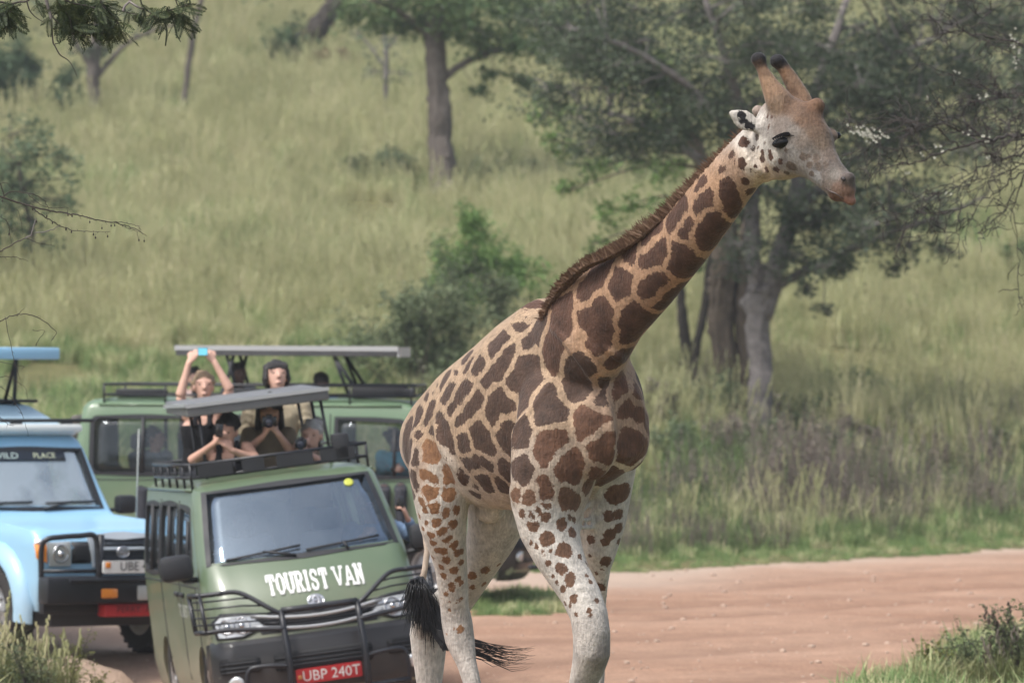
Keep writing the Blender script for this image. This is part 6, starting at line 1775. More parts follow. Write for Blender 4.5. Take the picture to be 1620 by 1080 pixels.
def hand(mb, wr, d, curl, side):
    """wrist point, direction of the palm, direction the fingers bend to, direction of the thumb"""
    d = d.normalized(); side = (side - d * side.dot(d)).normalized(); nrm = d.cross(side).normalized()
    if nrm.dot(curl) < 0: nrm = -nrm
    mb.loft([(wr - d * .01, side, nrm, .026, .02), (wr + d * .02, side, nrm, .032, .018), (wr + d * .06, side, nrm, .041, .016), (wr + d * .09, side, nrm, .041, .014)], n=12)
    for k, (o, L) in enumerate([(-.030, .062), (-.010, .078), (.010, .082), (.030, .073)]):
        b = wr + d * .085 + side * o
        m1 = b + d * L * .42 + nrm * L * .22; m2 = m1 + d * L * .12 + nrm * L * .36; e = m2 - d * L * .14 + nrm * L * .2
        mb.tube([b - d * .02, b, m1, m2, e], [.0095, .0095, .009, .0082, .0068], 7)
    b = wr + d * .025 + side * .03
    mb.tube([b - side * .01, b + side * .022 + d * .022, b + side * .028 + d * .05 + nrm * .014, b + side * .018 + d * .07 + nrm * .03], [.012, .0115, .0098, .0075], 7)

def person(label, Y, head, hips, sh, el, wr, skin, hairm, top, kind='shirt', face=(.1, -1, 0), hair='short', trousers=None, dY=None, hs=1.0, tilt=0.0, legs='stand', grip=None):
    """positions in photograph pixels at depth Y (+ optional offsets): head centre, hips, shoulders, elbows, wrists"""
    dY = dY or {}
    if Y < 50: hs *= 1.12
    J = lambda p, k: at(p[0], p[1], Y + dY.get(k, 0) + (p[2] if len(p) > 2 else 0))
    hc = J(head, 'head'); hp = J(hips, 'hips'); S_ = [J(p, 'sh') for p in sh]; E_ = [J(p, 'el') for p in el]; W_ = [J(p, 'wr') for p in wr]
    f = Vector(face).normalized(); lat = f.cross(Vector((0, 0, 1))).normalized(); up = lat.cross(f).normalized()
    if tilt: 
        q = Matrix.Rotation(R(tilt), 3, f); lat = q @ lat; up = q @ up
    if lat.x < 0: lat = -lat
    ms = (S_[0] + S_[1]) / 2; ls = (S_[1] - S_[0]).normalized(); sw = (S_[1] - S_[0]).length / 2
    spine = (ms - hp).normalized(); fw = ls.cross(spine).normalized()
    if fw.dot(f) < 0: fw = -fw
    root = thing('person', label, 'person', Vector((hp.x, hp.y, hp.z - (.9 if legs == 'stand' else .1))))
    b = MB()
    T_ = (ms - hp).length
    def torso(mb, k, top_t=1.0, ext=0):
        prof = [(-.12, .155, .10), (0, .165, .115), (.2, .15, .105), (.4, .145, .10), (.62, .165, .115), (.82, .175, .11), (.95, min(sw, .19), .085), (1.03, .10, .06)]
        mb.loft([(hp + spine * (T_ * t), ls, fw, w * k + ext, d * k + ext) for t, w, d in prof if t <= top_t], n=20, sup=2.4)
    torso(b, 1.0)
    nb = ms + spine * .01
    b.tube([nb - spine * .04, nb + (hc - nb) * .4, hc - up * .05 * hs - f * .01], [.062, .054, .052], 12)
    # head: skull, face, jaw, nose, brow, ears
    HM = Matrix((lat, f, up)).transposed()
    b.ell(hc + up * .025 * hs - f * .012 * hs, (.074 * hs, .092 * hs, .092 * hs), HM)
    b.loft([(hc + up * .05 * hs + f * .03 * hs, lat, f, .066 * hs, .058 * hs), (hc + f * .03 * hs, lat, f, .066 * hs, .060 * hs), (hc - up * .045 * hs + f * .032 * hs, lat, f, .056 * hs, .055 * hs), (hc - up * .085 * hs + f * .038 * hs, lat, f, .038 * hs, .042 * hs), (hc - up * .108 * hs + f * .045 * hs, lat, f, .018 * hs, .022 * hs)], n=16)
    b.tube([hc + up * .025 * hs + f * .085 * hs, hc + f * .098 * hs, hc - up * .022 * hs + f * .106 * hs], [.008 * hs, .012 * hs, .015 * hs], 8)
    b.ell(hc - up * .058 * hs + f * .085 * hs, (.024 * hs, .012 * hs, .011 * hs), HM)
    b.tube([hc + up * .036 * hs + f * .076 * hs + lat * x for x in (-.05 * hs, 0, .05 * hs)], .009 * hs, 6)
    for sg in (-1, 1): b.ell(hc + lat * (sg * .073 * hs) - up * .002 - f * .01, (.010 * hs, .022 * hs, .030 * hs), HM)
    # arms and hands
    for i in (0, 1):
        b.ell(S_[i], .058)
        b.tube(smooth_path([S_[i] - (S_[i] - ms) * .25, S_[i], S_[i].lerp(E_[i], .5), E_[i]], 8), [.055, .056, .055, .050, .047, .043, .041, .040], 12)
        b.tube(smooth_path([E_[i], E_[i].lerp(W_[i], .35), W_[i]], 7), [.040, .043, .041, .037, .032, .028, .026], 12)
        d = (W_[i] - E_[i]).normalized()
        tgt = at(*grip[:2], Y + (grip[2] if len(grip) > 2 else 0)) if grip else W_[i] + d * .2 + Vector((0, -.1, 0))
        g_ = (tgt - W_[i]).normalized()
        dd = (d * .5 + g_).normalized()
        inward = (ms - W_[i]); inward = Vector((inward.x, 0, 0)).normalized() if abs(inward.x) > .02 else ls * (1 if i == 0 else -1)
        hand(b, W_[i], dd, Vector((0, -1, 0)) * .3 + inward, Vector((0, .2, 1)) + inward * .3)
    # legs
    LB = MB()
    for sg in (-1, 1):
        h0 = hp + ls * (sg * .085)
        if legs == 'stand':
            k_ = h0 + Vector((ls.x * sg * .01, -.02, -.43)); a_ = k_ + Vector((0, .02, -.40))
        else:
            k_ = h0 + fw * .40 + Vector((0, 0, .02)); a_ = k_ + Vector((0, 0, -.40)) + fw * .04
        for mbx, kk in ((b, 1), (LB, 1.18)):
            mbx.tube([h0 + Vector((0, 0, .04)), h0.lerp(k_, .5), k_], [.088 * kk, .078 * kk, .056 * kk], 12)
            mbx.tube([k_, k_.lerp(a_, .4), a_], [.056 * kk, .055 * kk, .038 * kk], 12)
        b.loft([(a_ - Vector((0, 0, .05)) - fw * .05, ls, Vector((0, 0, 1)), .035, .03), (a_ - Vector((0, 0, .05)) + fw * .06, ls, Vector((0, 0, 1)), .042, .03), (a_ - Vector((0, 0, .06)) + fw * .17, ls, Vector((0, 0, 1)), .03, .015)], n=10)
    def fin(me, nm, m, par):
        me.transform(MW[root.name].inverted()); return link(nm, me, m, par)
    fin(organic(b, .0085, 3), 'body', skin, root)
    # clothes
    c = MB()
    if kind == 'tank':
        torso(c, 1.05, .83, .006)
        for i in (0, 1):
            o = ls * ((-1, 1)[i] * sw * .48)
            c.tube(smooth_path([hp + spine * T_ * .78 + o * 1.05 + fw * .118, ms + o * .95 + spine * .035 + fw * .03, ms + o * .9 + spine * .035 - fw * .05, hp + spine * T_ * .78 + o - fw * .118], 9), .026, 8)
    else:
        torso(c, 1.07, 1.0, .008)
        c.loft([(ms + spine * t, ls, fw, w, d) for t, w, d in ((-.05, sw * .98, .105), (.0, sw * .9, .098), (.045, .085, .075))], n=20)
        for i in (0, 1):
            c.ell(S_[i], .072)
            c.tube(smooth_path([S_[i] - (S_[i] - ms) * .2, S_[i], S_[i].lerp(E_[i], .5), E_[i]], 8), [.068, .070, .068, .064, .061, .058, .056, .054], 12)
            if kind == 'long':
                c.tube(smooth_path([E_[i], E_[i].lerp(W_[i], .4), W_[i].lerp(E_[i], .08)], 6), [.054, .055, .051, .046, .042, .040], 12)
            for k in range(3):
                q_ = S_[i].lerp(E_[i], .3 + .25 * k); ax = (E_[i] - S_[i]).normalized(); u_ = ax.orthogonal().normalized(); v_ = ax.cross(u_)
                c.tube([q_ + (u_ * math.cos(a) + v_ * math.sin(a)) * .063 + ax * .02 * math.sin(2 * a) for a in np.linspace(0, 6.28, 12)], .008, 5)
    fin(organic(c, .012, 3), 'shirt', top, root)
    LB.loft([(hp + spine * t, ls, fw, w, d) for t, w, d in ((-.13, .15, .12), (-.05, .18, .135), (.05, .175, .125))], n=18)
    fin(organic(LB, .016, 3), 'trousers', trousers or C_DRK, root)
    # hair
    h = MB(); rr = random.Random(int(head[0] * 7))
    h.ell(hc + up * .040 * hs - f * .022 * hs, (.083 * hs, .096 * hs, .090 * hs), HM)
    for k in range(26):
        a = rr.uniform(0, 6.283); z = rr.uniform(.05, 1); r_ = math.sqrt(1 - z * z)
        v = Vector((math.cos(a) * r_, math.sin(a) * r_ - .25, z))
        if v.y > .55 and z < .62: continue
        h.ell(hc + up * .038 * hs - f * .02 * hs + HM @ Vector((v.x * .078 * hs, v.y * .092 * hs, v.z * .088 * hs)), .022 * hs, nu=8, nv=6)
    if hair in ('long', 'bangs'):
        for k in range(22):
            a = R(rr.uniform(-25, 205)); v = Vector((math.cos(a), -math.sin(a), 0))
            p = hc + HM @ Vector((v.x * .080 * hs, v.y * .088 * hs, .03)); L = rr.uniform(.07, .13) if hair == 'bangs' else rr.uniform(.2, .3)
            h.tube([p + up * .04, p, p - up * L * .5 + HM @ Vector((v.x * .012, v.y * .012, 0)), p - up * L], [.02, .022, .02, .008], 7)
    if hair == 'bangs':
        for k in range(13):
            x = -.06 + .12 * k / 12
            h.tube([hc + HM @ Vector((x * hs, .055, .115)), hc + HM @ Vector((x * 1.1 * hs, .092, .085)), hc + HM @ Vector((x * 1.12 * hs, .094, .045))], [.014, .014, .007], 6)
    me = organic(h, .008, 2); fin(me, 'hair', hairm, root)
    ey = MB()
    for sg in (-1, 1): ey.ell(hc + up * .014 * hs + f * .074 * hs + lat * (sg * .031 * hs), (.013 * hs, .009 * hs, .007 * hs), HM)
    ey.v = [tuple(MW[root.name].inverted() @ Vector(p)) for p in ey.v]
    # the two eyes as separate parts
    n_ = len(ey.v) // 2; nf = len(ey.f) // 2
    for k in (0, 1):
        me = bpy.data.meshes.new('eye'); me.from_pydata(ey.v[k * n_:(k + 1) * n_], [], [tuple(i - k * n_ for i in q) for q in ey.f[k * nf:(k + 1) * nf]]); link('eye', me, EYE, root)
    mo = MB().tube([hc - up * .058 * hs + f * .095 * hs + lat * x for x in (-.022, 0, .022)], .003, 5); mo.build('mouth', mat('lip_line', (.16, .06, .05), rough=.5) if 'lip_line' not in bpy.data.materials else bpy.data.materials['lip_line'], root)
    return root

def gadget(name, label, cat, px, py, Y, w, h, m, screen=None, rot=0, lens=False):
    p = at(px, py, Y); root = thing(name, label, cat, p)
    q = MB().box(p, (w, .011 if not lens else .06, h), Matrix.Rotation(R(rot), 3, 'Y'), bev=.008); q.build('body', m, root, sharp=40)
    if screen: MB().box(p + Vector((0, -.007, 0)), (w * .9, .003, h * .88), Matrix.Rotation(R(rot), 3, 'Y')).build('screen', screen, root, smooth=False)
    else:
        if not lens:
            for k in range(2): MB().ell(p + Matrix.Rotation(R(rot), 3, 'Y') @ Vector((-w * .22, -.007, h * .34 - k * .025)), (.009, .004, .009), nu=10, nv=6).build('lens', EYE, root)
    if lens:
        l = MB().rings([[p + Vector((math.cos(a) * r_, y, math.sin(a) * r_ - .005)) for a in np.linspace(0, 6.2832, 21)[:-1]] for r_, y in ((.040, -.02), (.040, -.09), (.044, -.095), (.044, -.13), (.036, -.132), (.034, -.115))]); l.build('lens', m, root, sharp=40)
        MB().ell(p + Vector((0, -.116, -.005)), (.034, .008, .034)).build('lens_glass', mat('lens_coating', (.02, .025, .05), rough=.05, spec=.9), root)
        MB().box(p + Vector((0, -.005, h * .55)), (.055, .05, .03), None, .008).build('viewfinder', m, root, sharp=40)
    return root

# in the tourist van's roof hatch
person('man in black tank top with both bare arms raised, holding a phone overhead', 48.0, (322, 613), (318, 742), [(298, 657), (345, 655)], [(285, 627), (364, 617)], [(299, 573), (339, 572)], SK_P, H_BL, C_BLK, 'tank', face=(.15, -1, .12), grip=(321, 552, -.1), dY={'el': -.12, 'wr': -.1})
gadget('phone', 'pale blue phone held up by the man with raised arms', 'phone', 321, 556, 47.86, .085, .068, PHONE, mat('phone_screen_blue', (.10, .42, .55), rough=.2, emit=((.25, .65, .8), .25)))
person('woman with black fringe in beige shirt looking out above the grey roof panel', 48.05, (437, 597), (437, 742), [(396, 646), (480, 643)], [(386, 690), (488, 688)], [(412, 712), (466, 712)], SK_P, H_DK, C_BEI, 'shirt', face=(.25, -1, .25), hair='bangs', dY={'el': -.05, 'wr': -.2}, hs=1.06)
person('man in black tank top bending to his dark phone at the roof rack', 46.45, (359, 684), (362, 792), [(332, 713), (391, 709)], [(302, 729), (407, 728)], [(338, 702), (367, 712)], SK_R, H_DK, C_BLK, 'tank', face=(-.25, -1, -.18), grip=(347, 680, -.28), dY={'el': -.12, 'wr': -.27})
gadget('phone', 'dark phone held low before his face by the bending man', 'phone', 347, 681, 46.12, .062, .105, PHONE, None, 4)
person('dark haired person in khaki shirt with a camera held to the face', 46.75, (427, 656), (425, 785), [(394, 688), (456, 688)], [(386, 716), (463, 717)], [(416, 690), (440, 686)], SK_R, H_DK, C_KHA, 'shirt', face=(0, -1, -.30), hair='long', grip=(426, 668, -.3), dY={'el': -.12, 'wr': -.28}, hs=1.1)
gadget('camera', 'black camera in front of the dark haired person in khaki', 'camera', 426, 667, 46.46, .12, .085, PHONE, None, 0, True)
person('grey haired person looking past a small black camera, right end of the rack', 46.85, (493, 690), (492, 800), [(467, 724), (517, 722)], [(460, 740), (524, 740)], [(470, 712), (487, 716)], SK_P, H_GY, C_KHA, 'shirt', face=(-.2, -1, -.05), grip=(477, 702, -.25), dY={'el': -.12, 'wr': -.22}, hs=.98)
gadget('camera', 'small black camera beside the grey haired head', 'camera', 476, 701, 46.56, .10, .07, PHONE, None, 0, True)
# in the tourist van's front seats
person('driver in grey shirt resting an elbow on the open van window', 46.2, (386, 826), (392, 930), [(356, 862), (418, 856)], [(306, 872, -.35), (440, 890)], [(325, 880, -.55), (420, 882, -.3)], SK_D, H_DK, C_GRY, 'long', legs='sit')
person('front passenger in denim shirt holding a phone out of the window', 46.3, (588, 806), (584, 905), [(556, 838), (617, 832)], [(548, 870), (656, 846, -.35)], [(572, 850, -.35), (645, 820, -.5)], SK_R, H_BR, C_DEN, 'long', face=(.6, -1, 0), legs='sit', grip=(634, 792, -.5))
gadget('phone', 'black phone held upright outside the tourist van window', 'phone', 633, 797, 45.76, .062, .115, PHONE, None, 2)
# in the green van behind
person('dark skinned man standing in the rear van hatch behind the raised arms', 58.3, (378, 593), (378, 690), [(359, 620), (397, 620)], [(353, 650), (402, 650)], [(365, 660), (392, 660)], SK_D, H_DK, C_GRY, 'shirt', face=(.5, -1, 0), dY={'wr': -.15}, hs=.98)
person('person in a pale top behind the man with raised arms', 58.35, (309, 600), (309, 690), [(290, 625), (328, 625)], [(284, 655), (333, 655)], [(298, 665), (322, 665)], SK_P, H_DK, C_PINK, 'shirt', face=(.4, -1, 0), dY={'wr': -.15})
person('dark haired person in blue just showing past the right panel posts', 58.3, (509, 611), (509, 695), [(491, 637), (527, 637)], [(486, 665), (532, 665)], [(498, 672), (520, 672)], SK_D, H_DK, C_BLU, 'shirt', face=(.4, -1, -.3), dY={'wr': -.15})
person('driver in turquoise shirt at the window of the green van behind', 57.95, (627, 697), (622, 775), [(604, 722), (644, 720)], [(606, 744, -.15), (652, 748)], [(622, 742, -.3), (655, 735, -.3)], SK_D, H_DK, C_CYA, 'long', face=(1, -.4, 0), legs='sit')
person('seated passenger dimly seen through the rear van side window', 58.2, (247, 694), (243, 775), [(225, 722), (263, 722)], [(220, 750), (268, 750)], [(235, 758), (255, 758)], SK_R, H_BR, C_GRY, 'shirt', face=(1, -.5, 0), legs='sit', dY={'wr': -.2})

# ================================================================ NEAR BRANCHES AND WEEDS
def pix(Y): return lambda p: at(p[0], p[1], Y + (p[2] if len(p) > 2 else 0))
# ---- acacia spray across the top left corner ------------------------------
YL = 30.6
base = Vector((-5.2, YL, float(gz(-5.2, YL))))
ac = thing('acacia_branch_tree', 'dark green feathery acacia sprays and hanging pods across the top left corner', 'tree', base)
Z5 = lambda x, y: (x / 5.0625, y / 5.0625)
tb = MB()
tb.tube(smooth_path([base + Vector((0, 0, -.1)), base + Vector((.1, 0, 1.6)), base + Vector((.05, .1, 3.2)), base + Vector((.5, 0, 4.6)), base + Vector((1.1, 0, 5.0)), at(80, -60, YL)], 18), [.16, .14, .13, .12, .10, .09, .08, .075, .07, .06, .055, .05, .045, .04, .03, .025, .02, .015], 9)
tb.tube(smooth_path([at(40, -70, YL), at(120, -50, YL), at(230, -45, YL)], 8), [.02, .018, .016, .014, .012, .010, .008, .006], 7)
tb.build('trunk', B_brown, ac)
tw = MB(); tp = MB(); LV = []
def twig(P, r0, r1, mbx, dz=0.0):
    Q = smooth_path([at(*Z5(x, y), YL + dz + .012 * math.sin(x * .05)) for x, y in P], max(6, 4 * len(P)))
    mbx.tube(Q, list(np.linspace(r0, r1, len(Q))), 5); return Q
rl = random.Random(21)
q = twig([(-120, 30), (0, 18), (60, 32), (105, 30), (160, 18), (215, 12), (300, -60)], .006, .005, tw)
q2 = twig([(105, 30), (95, 80), (75, 110), (85, 140)], .005, .002, tw); LV += [(p, 9) for p in q2[2:]]
q2 = twig([(0, 20), (-20, 60), (20, 100), (40, 130)], .005, .002, tw); LV += [(p, 10) for p in q2[1:]]
twig([(215, 12), (235, 80), (265, 120), (300, 150), (360, 185)], .0045, .0015, tw)
q2 = twig([(280, -20), (300, 30), (330, 60)], .005, .002, tw); LV += [(p, 5) for p in q2]
twig([(360, -60), (385, 60), (405, 130), (415, 235)], .011, .007, tp)
twig([(415, 235), (425, 340), (440, 370), (480, 440), (540, 480), (580, 530), (617, 612)], .005, .0018, tw)
twig([(440, 355), (480, 340), (495, 295)], .003, .0015, tw)
q2 = twig([(405, 110), (440, 160), (500, 210)], .005, .002, tw); LV += [(p, 3) for p in q2]
twig([(415, 230), (500, 235)], .003, .0015, tw)
q2 = twig([(540, 250), (600, 275), (720, 300)], .004, .002, tw)
for P, n in (([(430, -60), (470, 30), (520, 90), (560, 150), (575, 230)], 8), ([(560, -60), (600, 40), (660, 110), (700, 190), (740, 260)], 9), ([(640, -60), (700, 60), (760, 130), (820, 200), (850, 290)], 9), ([(760, -60), (820, 40), (890, 110), (940, 180), (985, 240)], 9), ([(460, -40), (560, 20), (650, 40), (740, 60), (830, 100)], 8), ([(500, 40), (560, 120), (600, 200), (640, 240)], 8), ([(820, 100), (860, 160), (900, 220), (950, 260)], 8)):
    q2 = twig(P, .006, .002, tw, rl.uniform(-.12, .12)); LV += [(p, n) for p in q2[2:]]
twig([(985, 95), (1000, 50), (1040, 10), (1070, -60)], .008, .006, tp); twig([(1040, 15), (1100, 55), (1165, 80)], .007, .005, tp)
q2 = twig([(1165, 80), (1220, 105), (1300, 100), (1400, 70), (1480, 50), (1550, 30)], .005, .002, tw); LV += [(p, 2) for p in q2]
q2 = twig([(1120, -40), (1140, 40), (1200, 100), (1240, 140)], .004, .002, tw); LV += [(p, 3) for p in q2]
q2 = twig([(1340, 60), (1360, 110), (1400, 150)], .004, .002, tw); LV += [(p, 3) for p in q2]
q2 = twig([(1400, -20), (1420, 40), (1440, 90), (1480, 140)], .004, .002, tw); LV += [(p, 3) for p in q2]
q2 = twig([(1480, 50), (1500, 10), (1520, -20)], .003, .002, tw); LV += [(p, 3) for p in q2]
q2 = twig([(1010, 100), (1060, 110), (1100, 120)], .003, .002, tw); LV += [(p, 4) for p in q2]
tw.build('twigs', B_dark, ac); tp.build('pale_twigs', B_pale, ac)
L_ac = leafmat('acacia_leaflet', (.040, .058, .024), var=.45, nscale=9, trans=.25, dry=(.085, .105, .04))
pin = []
for v in range(3):
    b_ = MB(); n = 13; L = .11
    for k in range(n):
        x = L * (k + .6) / n; l = (.022 * math.sin(math.pi * (.16 + .78 * k / n)) + .004)
        for sg in (-1, 1):
            dz = rl.uniform(-.004, .004) - .004
            b_.add([(x - .004, 0, 0), (x - .003 + l * .25, sg * l * .6, dz * .5), (x + l * .42, sg * l, dz), (x + .0095, sg * l * .5, dz * .4)], [(0, 1, 2, 3)])
    b_.tube([(0, 0, 0), (L * .5, 0, .002), (L * 1.02, 0, -.004 * v)], [.0011, .0009, .0006], 3)
    me = b_.mesh('leaf'); me.materials.append(L_ac); pin.append(me)
pts = []
for p, n in LV:
    for _ in range(n): pts.append(p)
rl.shuffle(pts)
for p in pts[:292]:
    o = bpy.data.objects.new('leaf', rl.choice(pin)); COL.objects.link(o); o.parent = ac
    d = Vector((rl.gauss(.15, .55), rl.gauss(0, .45), rl.gauss(-.55, .4))).normalized()
    rot = d.to_track_quat('X', 'Z').to_matrix().to_4x4() @ Matrix.Rotation(rl.uniform(0, 6.28), 4, 'X')
    s_ = rl.uniform(.75, 1.3)
    o.matrix_local = Matrix.Translation(p - base + Vector((rl.gauss(0, .008), rl.gauss(0, .03), rl.gauss(0, .008)))) @ rot @ Matrix.Scale(s_, 4)
    MW[o.name] = MW[ac.name]
podm = mat('seed_pod', (.045, .055, .022), rough=.6, noise=.2)
for P, r_ in (([(1308, 175), (1328, 210), (1336, 270), (1325, 370)], .0062), ([(1300, 200), (1290, 260), (1270, 320)], .003), ([(1385, 170), (1400, 220), (1415, 280), (1447, 338)], .004)):
    Q = smooth_path([at(*Z5(x, y), YL) for x, y in P], 10)
    pm_ = MB().tube(Q, [r_ * (.3 + .7 * math.sin(math.pi * (i + .5) / 10) ** .5) * (1.15 if i % 2 else .9) for i in range(10)], 6); pm_.build('seed_pod', podm, ac)

# ---- thorny twigs with hanging buds at the left edge ----------------------
YT = 31.2
base = Vector((-4.6, YT, float(gz(-4.6, YT))))
tn = thing('thorn_shrub', 'bare thorny twigs with tiny hanging buds reaching in from the left edge', 'shrub', base)
Z6 = lambda x, y: (x / 3.858, 280 + y / 3.858)
tb = MB(); tb2 = MB(); th = MB(); bd = MB(); rt = random.Random(4)
def stem(P, r0, r1, mbx=None, thorns=0, px=False):
    Q = smooth_path([at(*((x, y) if px else Z6(x, y)), YT + .02 * math.sin(x * .02)) for x, y in P], max(8, 5 * len(P)))
    Q = [q + Vector((rt.gauss(0, .0018), 0, rt.gauss(0, .0018))) for q in Q]
    (mbx or tb).tube(Q, list(np.linspace(r0, r1, len(Q))), 5)
    for _ in range(thorns):
        i = rt.randrange(len(Q) - 1); a = rt.uniform(0, 6.28); v = Vector((math.cos(a), rt.uniform(-.5, .5), math.sin(a))).normalized()
        p = Q[i].lerp(Q[i + 1], rt.random()); th.tube([p, p + v * rt.uniform(.012, .026)], [.0016, .0004], 4)
    return Q
trunk = smooth_path([base, base + Vector((.1, 0, 1.2)), base + Vector((.5, .05, 2.4)), at(-150, 300, YT)], 10); tb.tube(trunk, [.05, .045, .04, .036, .032, .028, .022, .018, .014, .010], 7)
tb.tube(smooth_path([trunk[6], at(-160, 420, YT), at(-40, 430, YT)], 6), [.016, .013, .011, .009, .008, .007], 6)
tb.tube(smooth_path([trunk[5], at(-200, 530, YT), at(-20, 512, YT)], 6), [.016, .013, .010, .008, .006, .005], 6)
stem([(-580, 78), (-300, 60), (-120, 85), (0, 118), (110, 155), (200, 182), (300, 205), (400, 220), (480, 232), (560, 255), (640, 270), (740, 290), (800, 308), (850, 330), (890, 358)], .0065, .0016, None, 34)
stem([(195, 185), (250, 230), (320, 272), (370, 300), (440, 322), (560, 332), (668, 335)], .004, .0012, None, 16)
stem([(20, 120), (70, 88), (130, 92), (210, 108), (270, 145), (300, 195)], .0035, .0014, None, 6)
stem([(165, 100), (210, 140), (260, 175), (330, 190), (410, 185), (410, 215)], .002, .001, None, 3); stem([(0, 40), (15, 80), (25, 118)], .003, .003, None, 2); stem([(0, 42), (45, 38), (75, 75)], .002, .001, None, 1)
stem([(-160, 580), (-60, 490), (0, 458), (80, 410), (160, 370)], .005, .003, None, 5); stem([(160, 370), (190, 350), (205, 300), (220, 255)], .004, .003, tb2); stem([(215, 342), (300, 325), (362, 300)], .003, .002, tb2)
stem([(0, 487), (70, 488), (120, 495), (170, 515)], .0022, .001, None, 3); stem([(165, 372), (230, 400), (330, 420)], .002, .001, None, 3); stem([(0, 240), (50, 285), (60, 350), (70, 410)], .002, .001, None, 4); stem([(105, 200), (130, 280), (140, 355)], .0012, .0008)
stem([(-80, 900), (0, 882), (60, 850), (135, 835), (210, 848), (270, 880), (320, 920), (345, 950), (315, 1000)], .0035, .0016, None, 8); stem([(100, 850), (150, 800)], .002, .001); stem([(220, 1030), (245, 980), (272, 938), (200, 938)], .0018, .001, None, 3)
stem([(680, 275), (780, 285), (840, 300), (860, 325)], .002, .001, None, 5); stem([(740, 292), (800, 320), (835, 335), (845, 390)], .0018, .0008, None, 4)
for P in ([(-30, 568), (0, 572), (40, 580)], [(-20, 600), (0, 597), (12, 595), (25, 603), (40, 613), (44, 635)], [(-20, 600), (0, 610), (20, 632), (35, 655), (45, 690)], [(-10, 655), (0, 660), (15, 672), (22, 672)], [(8, 500), (20, 560), (32, 600)]):
    stem(P, .0022, .001, None, 2, True)
for x, y in ((415, 232), (440, 238), (548, 275), (622, 312), (678, 297), (880, 390), (657, 362), (570, 350), (583, 370), (402, 320), (436, 335), (15, 145), (200, 198), (285, 240), (320, 280), (700, 295), (222, 272), (55, 350), (848, 385)):
    p = at(*Z6(x, y), YT); bd.tube([p + Vector((0, 0, .022)), p], [.0007, .0007], 3); bd.ell(p, (.0045, .0045, .0075), nu=7, nv=5)
tb.build('stems', B_dark, tn); tb2.build('pale_tips', B_pale, tn); th.build('thorns', B_dark, tn)['kind'] = 'stuff'; bd.build('buds', B_dark, tn)['kind'] = 'stuff'

# ---- bare thorn tree reaching in from the right ---------------------------
YR = 43.0
base = Vector((5.9, YR, float(gz(5.9, YR))))
rt_ = thing('thorn_tree', 'dark bare thorn branches with small white blossoms reaching in at upper right', 'tree', base)
tb = MB(); rr = random.Random(8)
tb.tube(smooth_path([base + Vector((0, 0, -.1)), base + Vector((-.1, 0, 1.5)), at(1980, 260, YR), at(1930, 150, YR)], 12), list(np.linspace(.13, .06, 12)), 9)
BL = []
def grow(P, r0, depth, side=1.0):
    L = sum((P[i + 1] - P[i]).length for i in range(len(P) - 1))
    n = max(6, int(L / .05)); Q = smooth_path(P, n)
    Q = [q + Vector((rr.gauss(0, 1), rr.gauss(0, 1), rr.gauss(0, 1))) * (.010 if i else 0) for i, q in enumerate(Q)]
    tb.tube(Q, [max(r0 * (1 - .8 * i / (n - 1)), 0.0028) for i in range(n)], 6 if depth < 2 else 4)
    if depth < 3:
        k = int(L * (5.5, 7, 7)[depth]) + 1
        for _ in range(k):
            i = rr.randrange(1, n - 1); t = (Q[min(i + 2, n - 1)] - Q[max(i - 2, 0)]).normalized()
            v = (t * .8 + Vector((rr.gauss(0, .45), rr.gauss(0, .55), rr.gauss(-.05, .5)))).normalized()
            l = rr.uniform(.25, .62) * (1, .6, .36)[depth]
            e = Q[i] + v * l; m_ = Q[i] + v * l * .5 + Vector((rr.gauss(0, .03), rr.gauss(0, .03), rr.gauss(.02, .03)))
            grow([Q[i], m_, e], max(r0 * (1 - .8 * i / n) * .6, .0042), depth + 1)
    elif rr.random() < .05: BL.append(Q[-1])
at_ = lambda pts: [at(x, y, YR + (d_[0] if d_ else 0)) for x, y, *d_ in pts]
for P, r_ in (([(1930, 170), (1780, 190), (1660, 205), (1570, 222), (1500, 238), (1435, 262)], .026), ([(1940, 150), (1800, 150, .3), (1690, 150, .3), (1600, 152, .3), (1540, 165, .3)], .018), ([(1935, 130), (1800, 110, -.2), (1680, 90, -.2), (1590, 62, -.2), (1500, 50, -.2)], .018),
              ([(1780, 190), (1700, 225, .2), (1640, 255, .2), (1595, 290, .2), (1550, 318, .2), (1490, 340, .2)], .012), ([(1660, 205), (1610, 245), (1560, 260), (1510, 300)], .014), ([(1930, 120), (1800, 60, .4), (1700, 20, .4), (1600, -20, .4), (1520, -40, .4)], .016), ([(1570, 222), (1500, 200, -.2), (1440, 205, -.2), (1385, 212, -.2)], .010), ([(1620, 275, .2), (1605, 320, .2), (1600, 350, .2)], .008)):
    grow(at_(P), r_, 0)
tb.build('branches', bark('bark_thorn', (.060, .052, .048)), rt_)
bl = MB()
spots = [(1360 + rr.gauss(8, 12), 208 + rr.gauss(0, 6), .4) for _ in range(34)] + [(1385 + rr.gauss(0, 9), 216 + rr.gauss(0, 4), .4) for _ in range(22)] + [(1608 + rr.gauss(0, 8), 74 + rr.gauss(0, 14), 0) for _ in range(20)]
for x, y in ((1455, 245), (1478, 230), (1490, 238), (1532, 212), (1556, 215), (1563, 220), (1468, 156), (1553, 154), (1560, 151), (1435, 275), (1500, 308), (1562, 250), (1515, 112), (1480, 250)): spots += [(x + rr.gauss(0, 3), y + rr.gauss(0, 2), 0) for _ in range(3)]
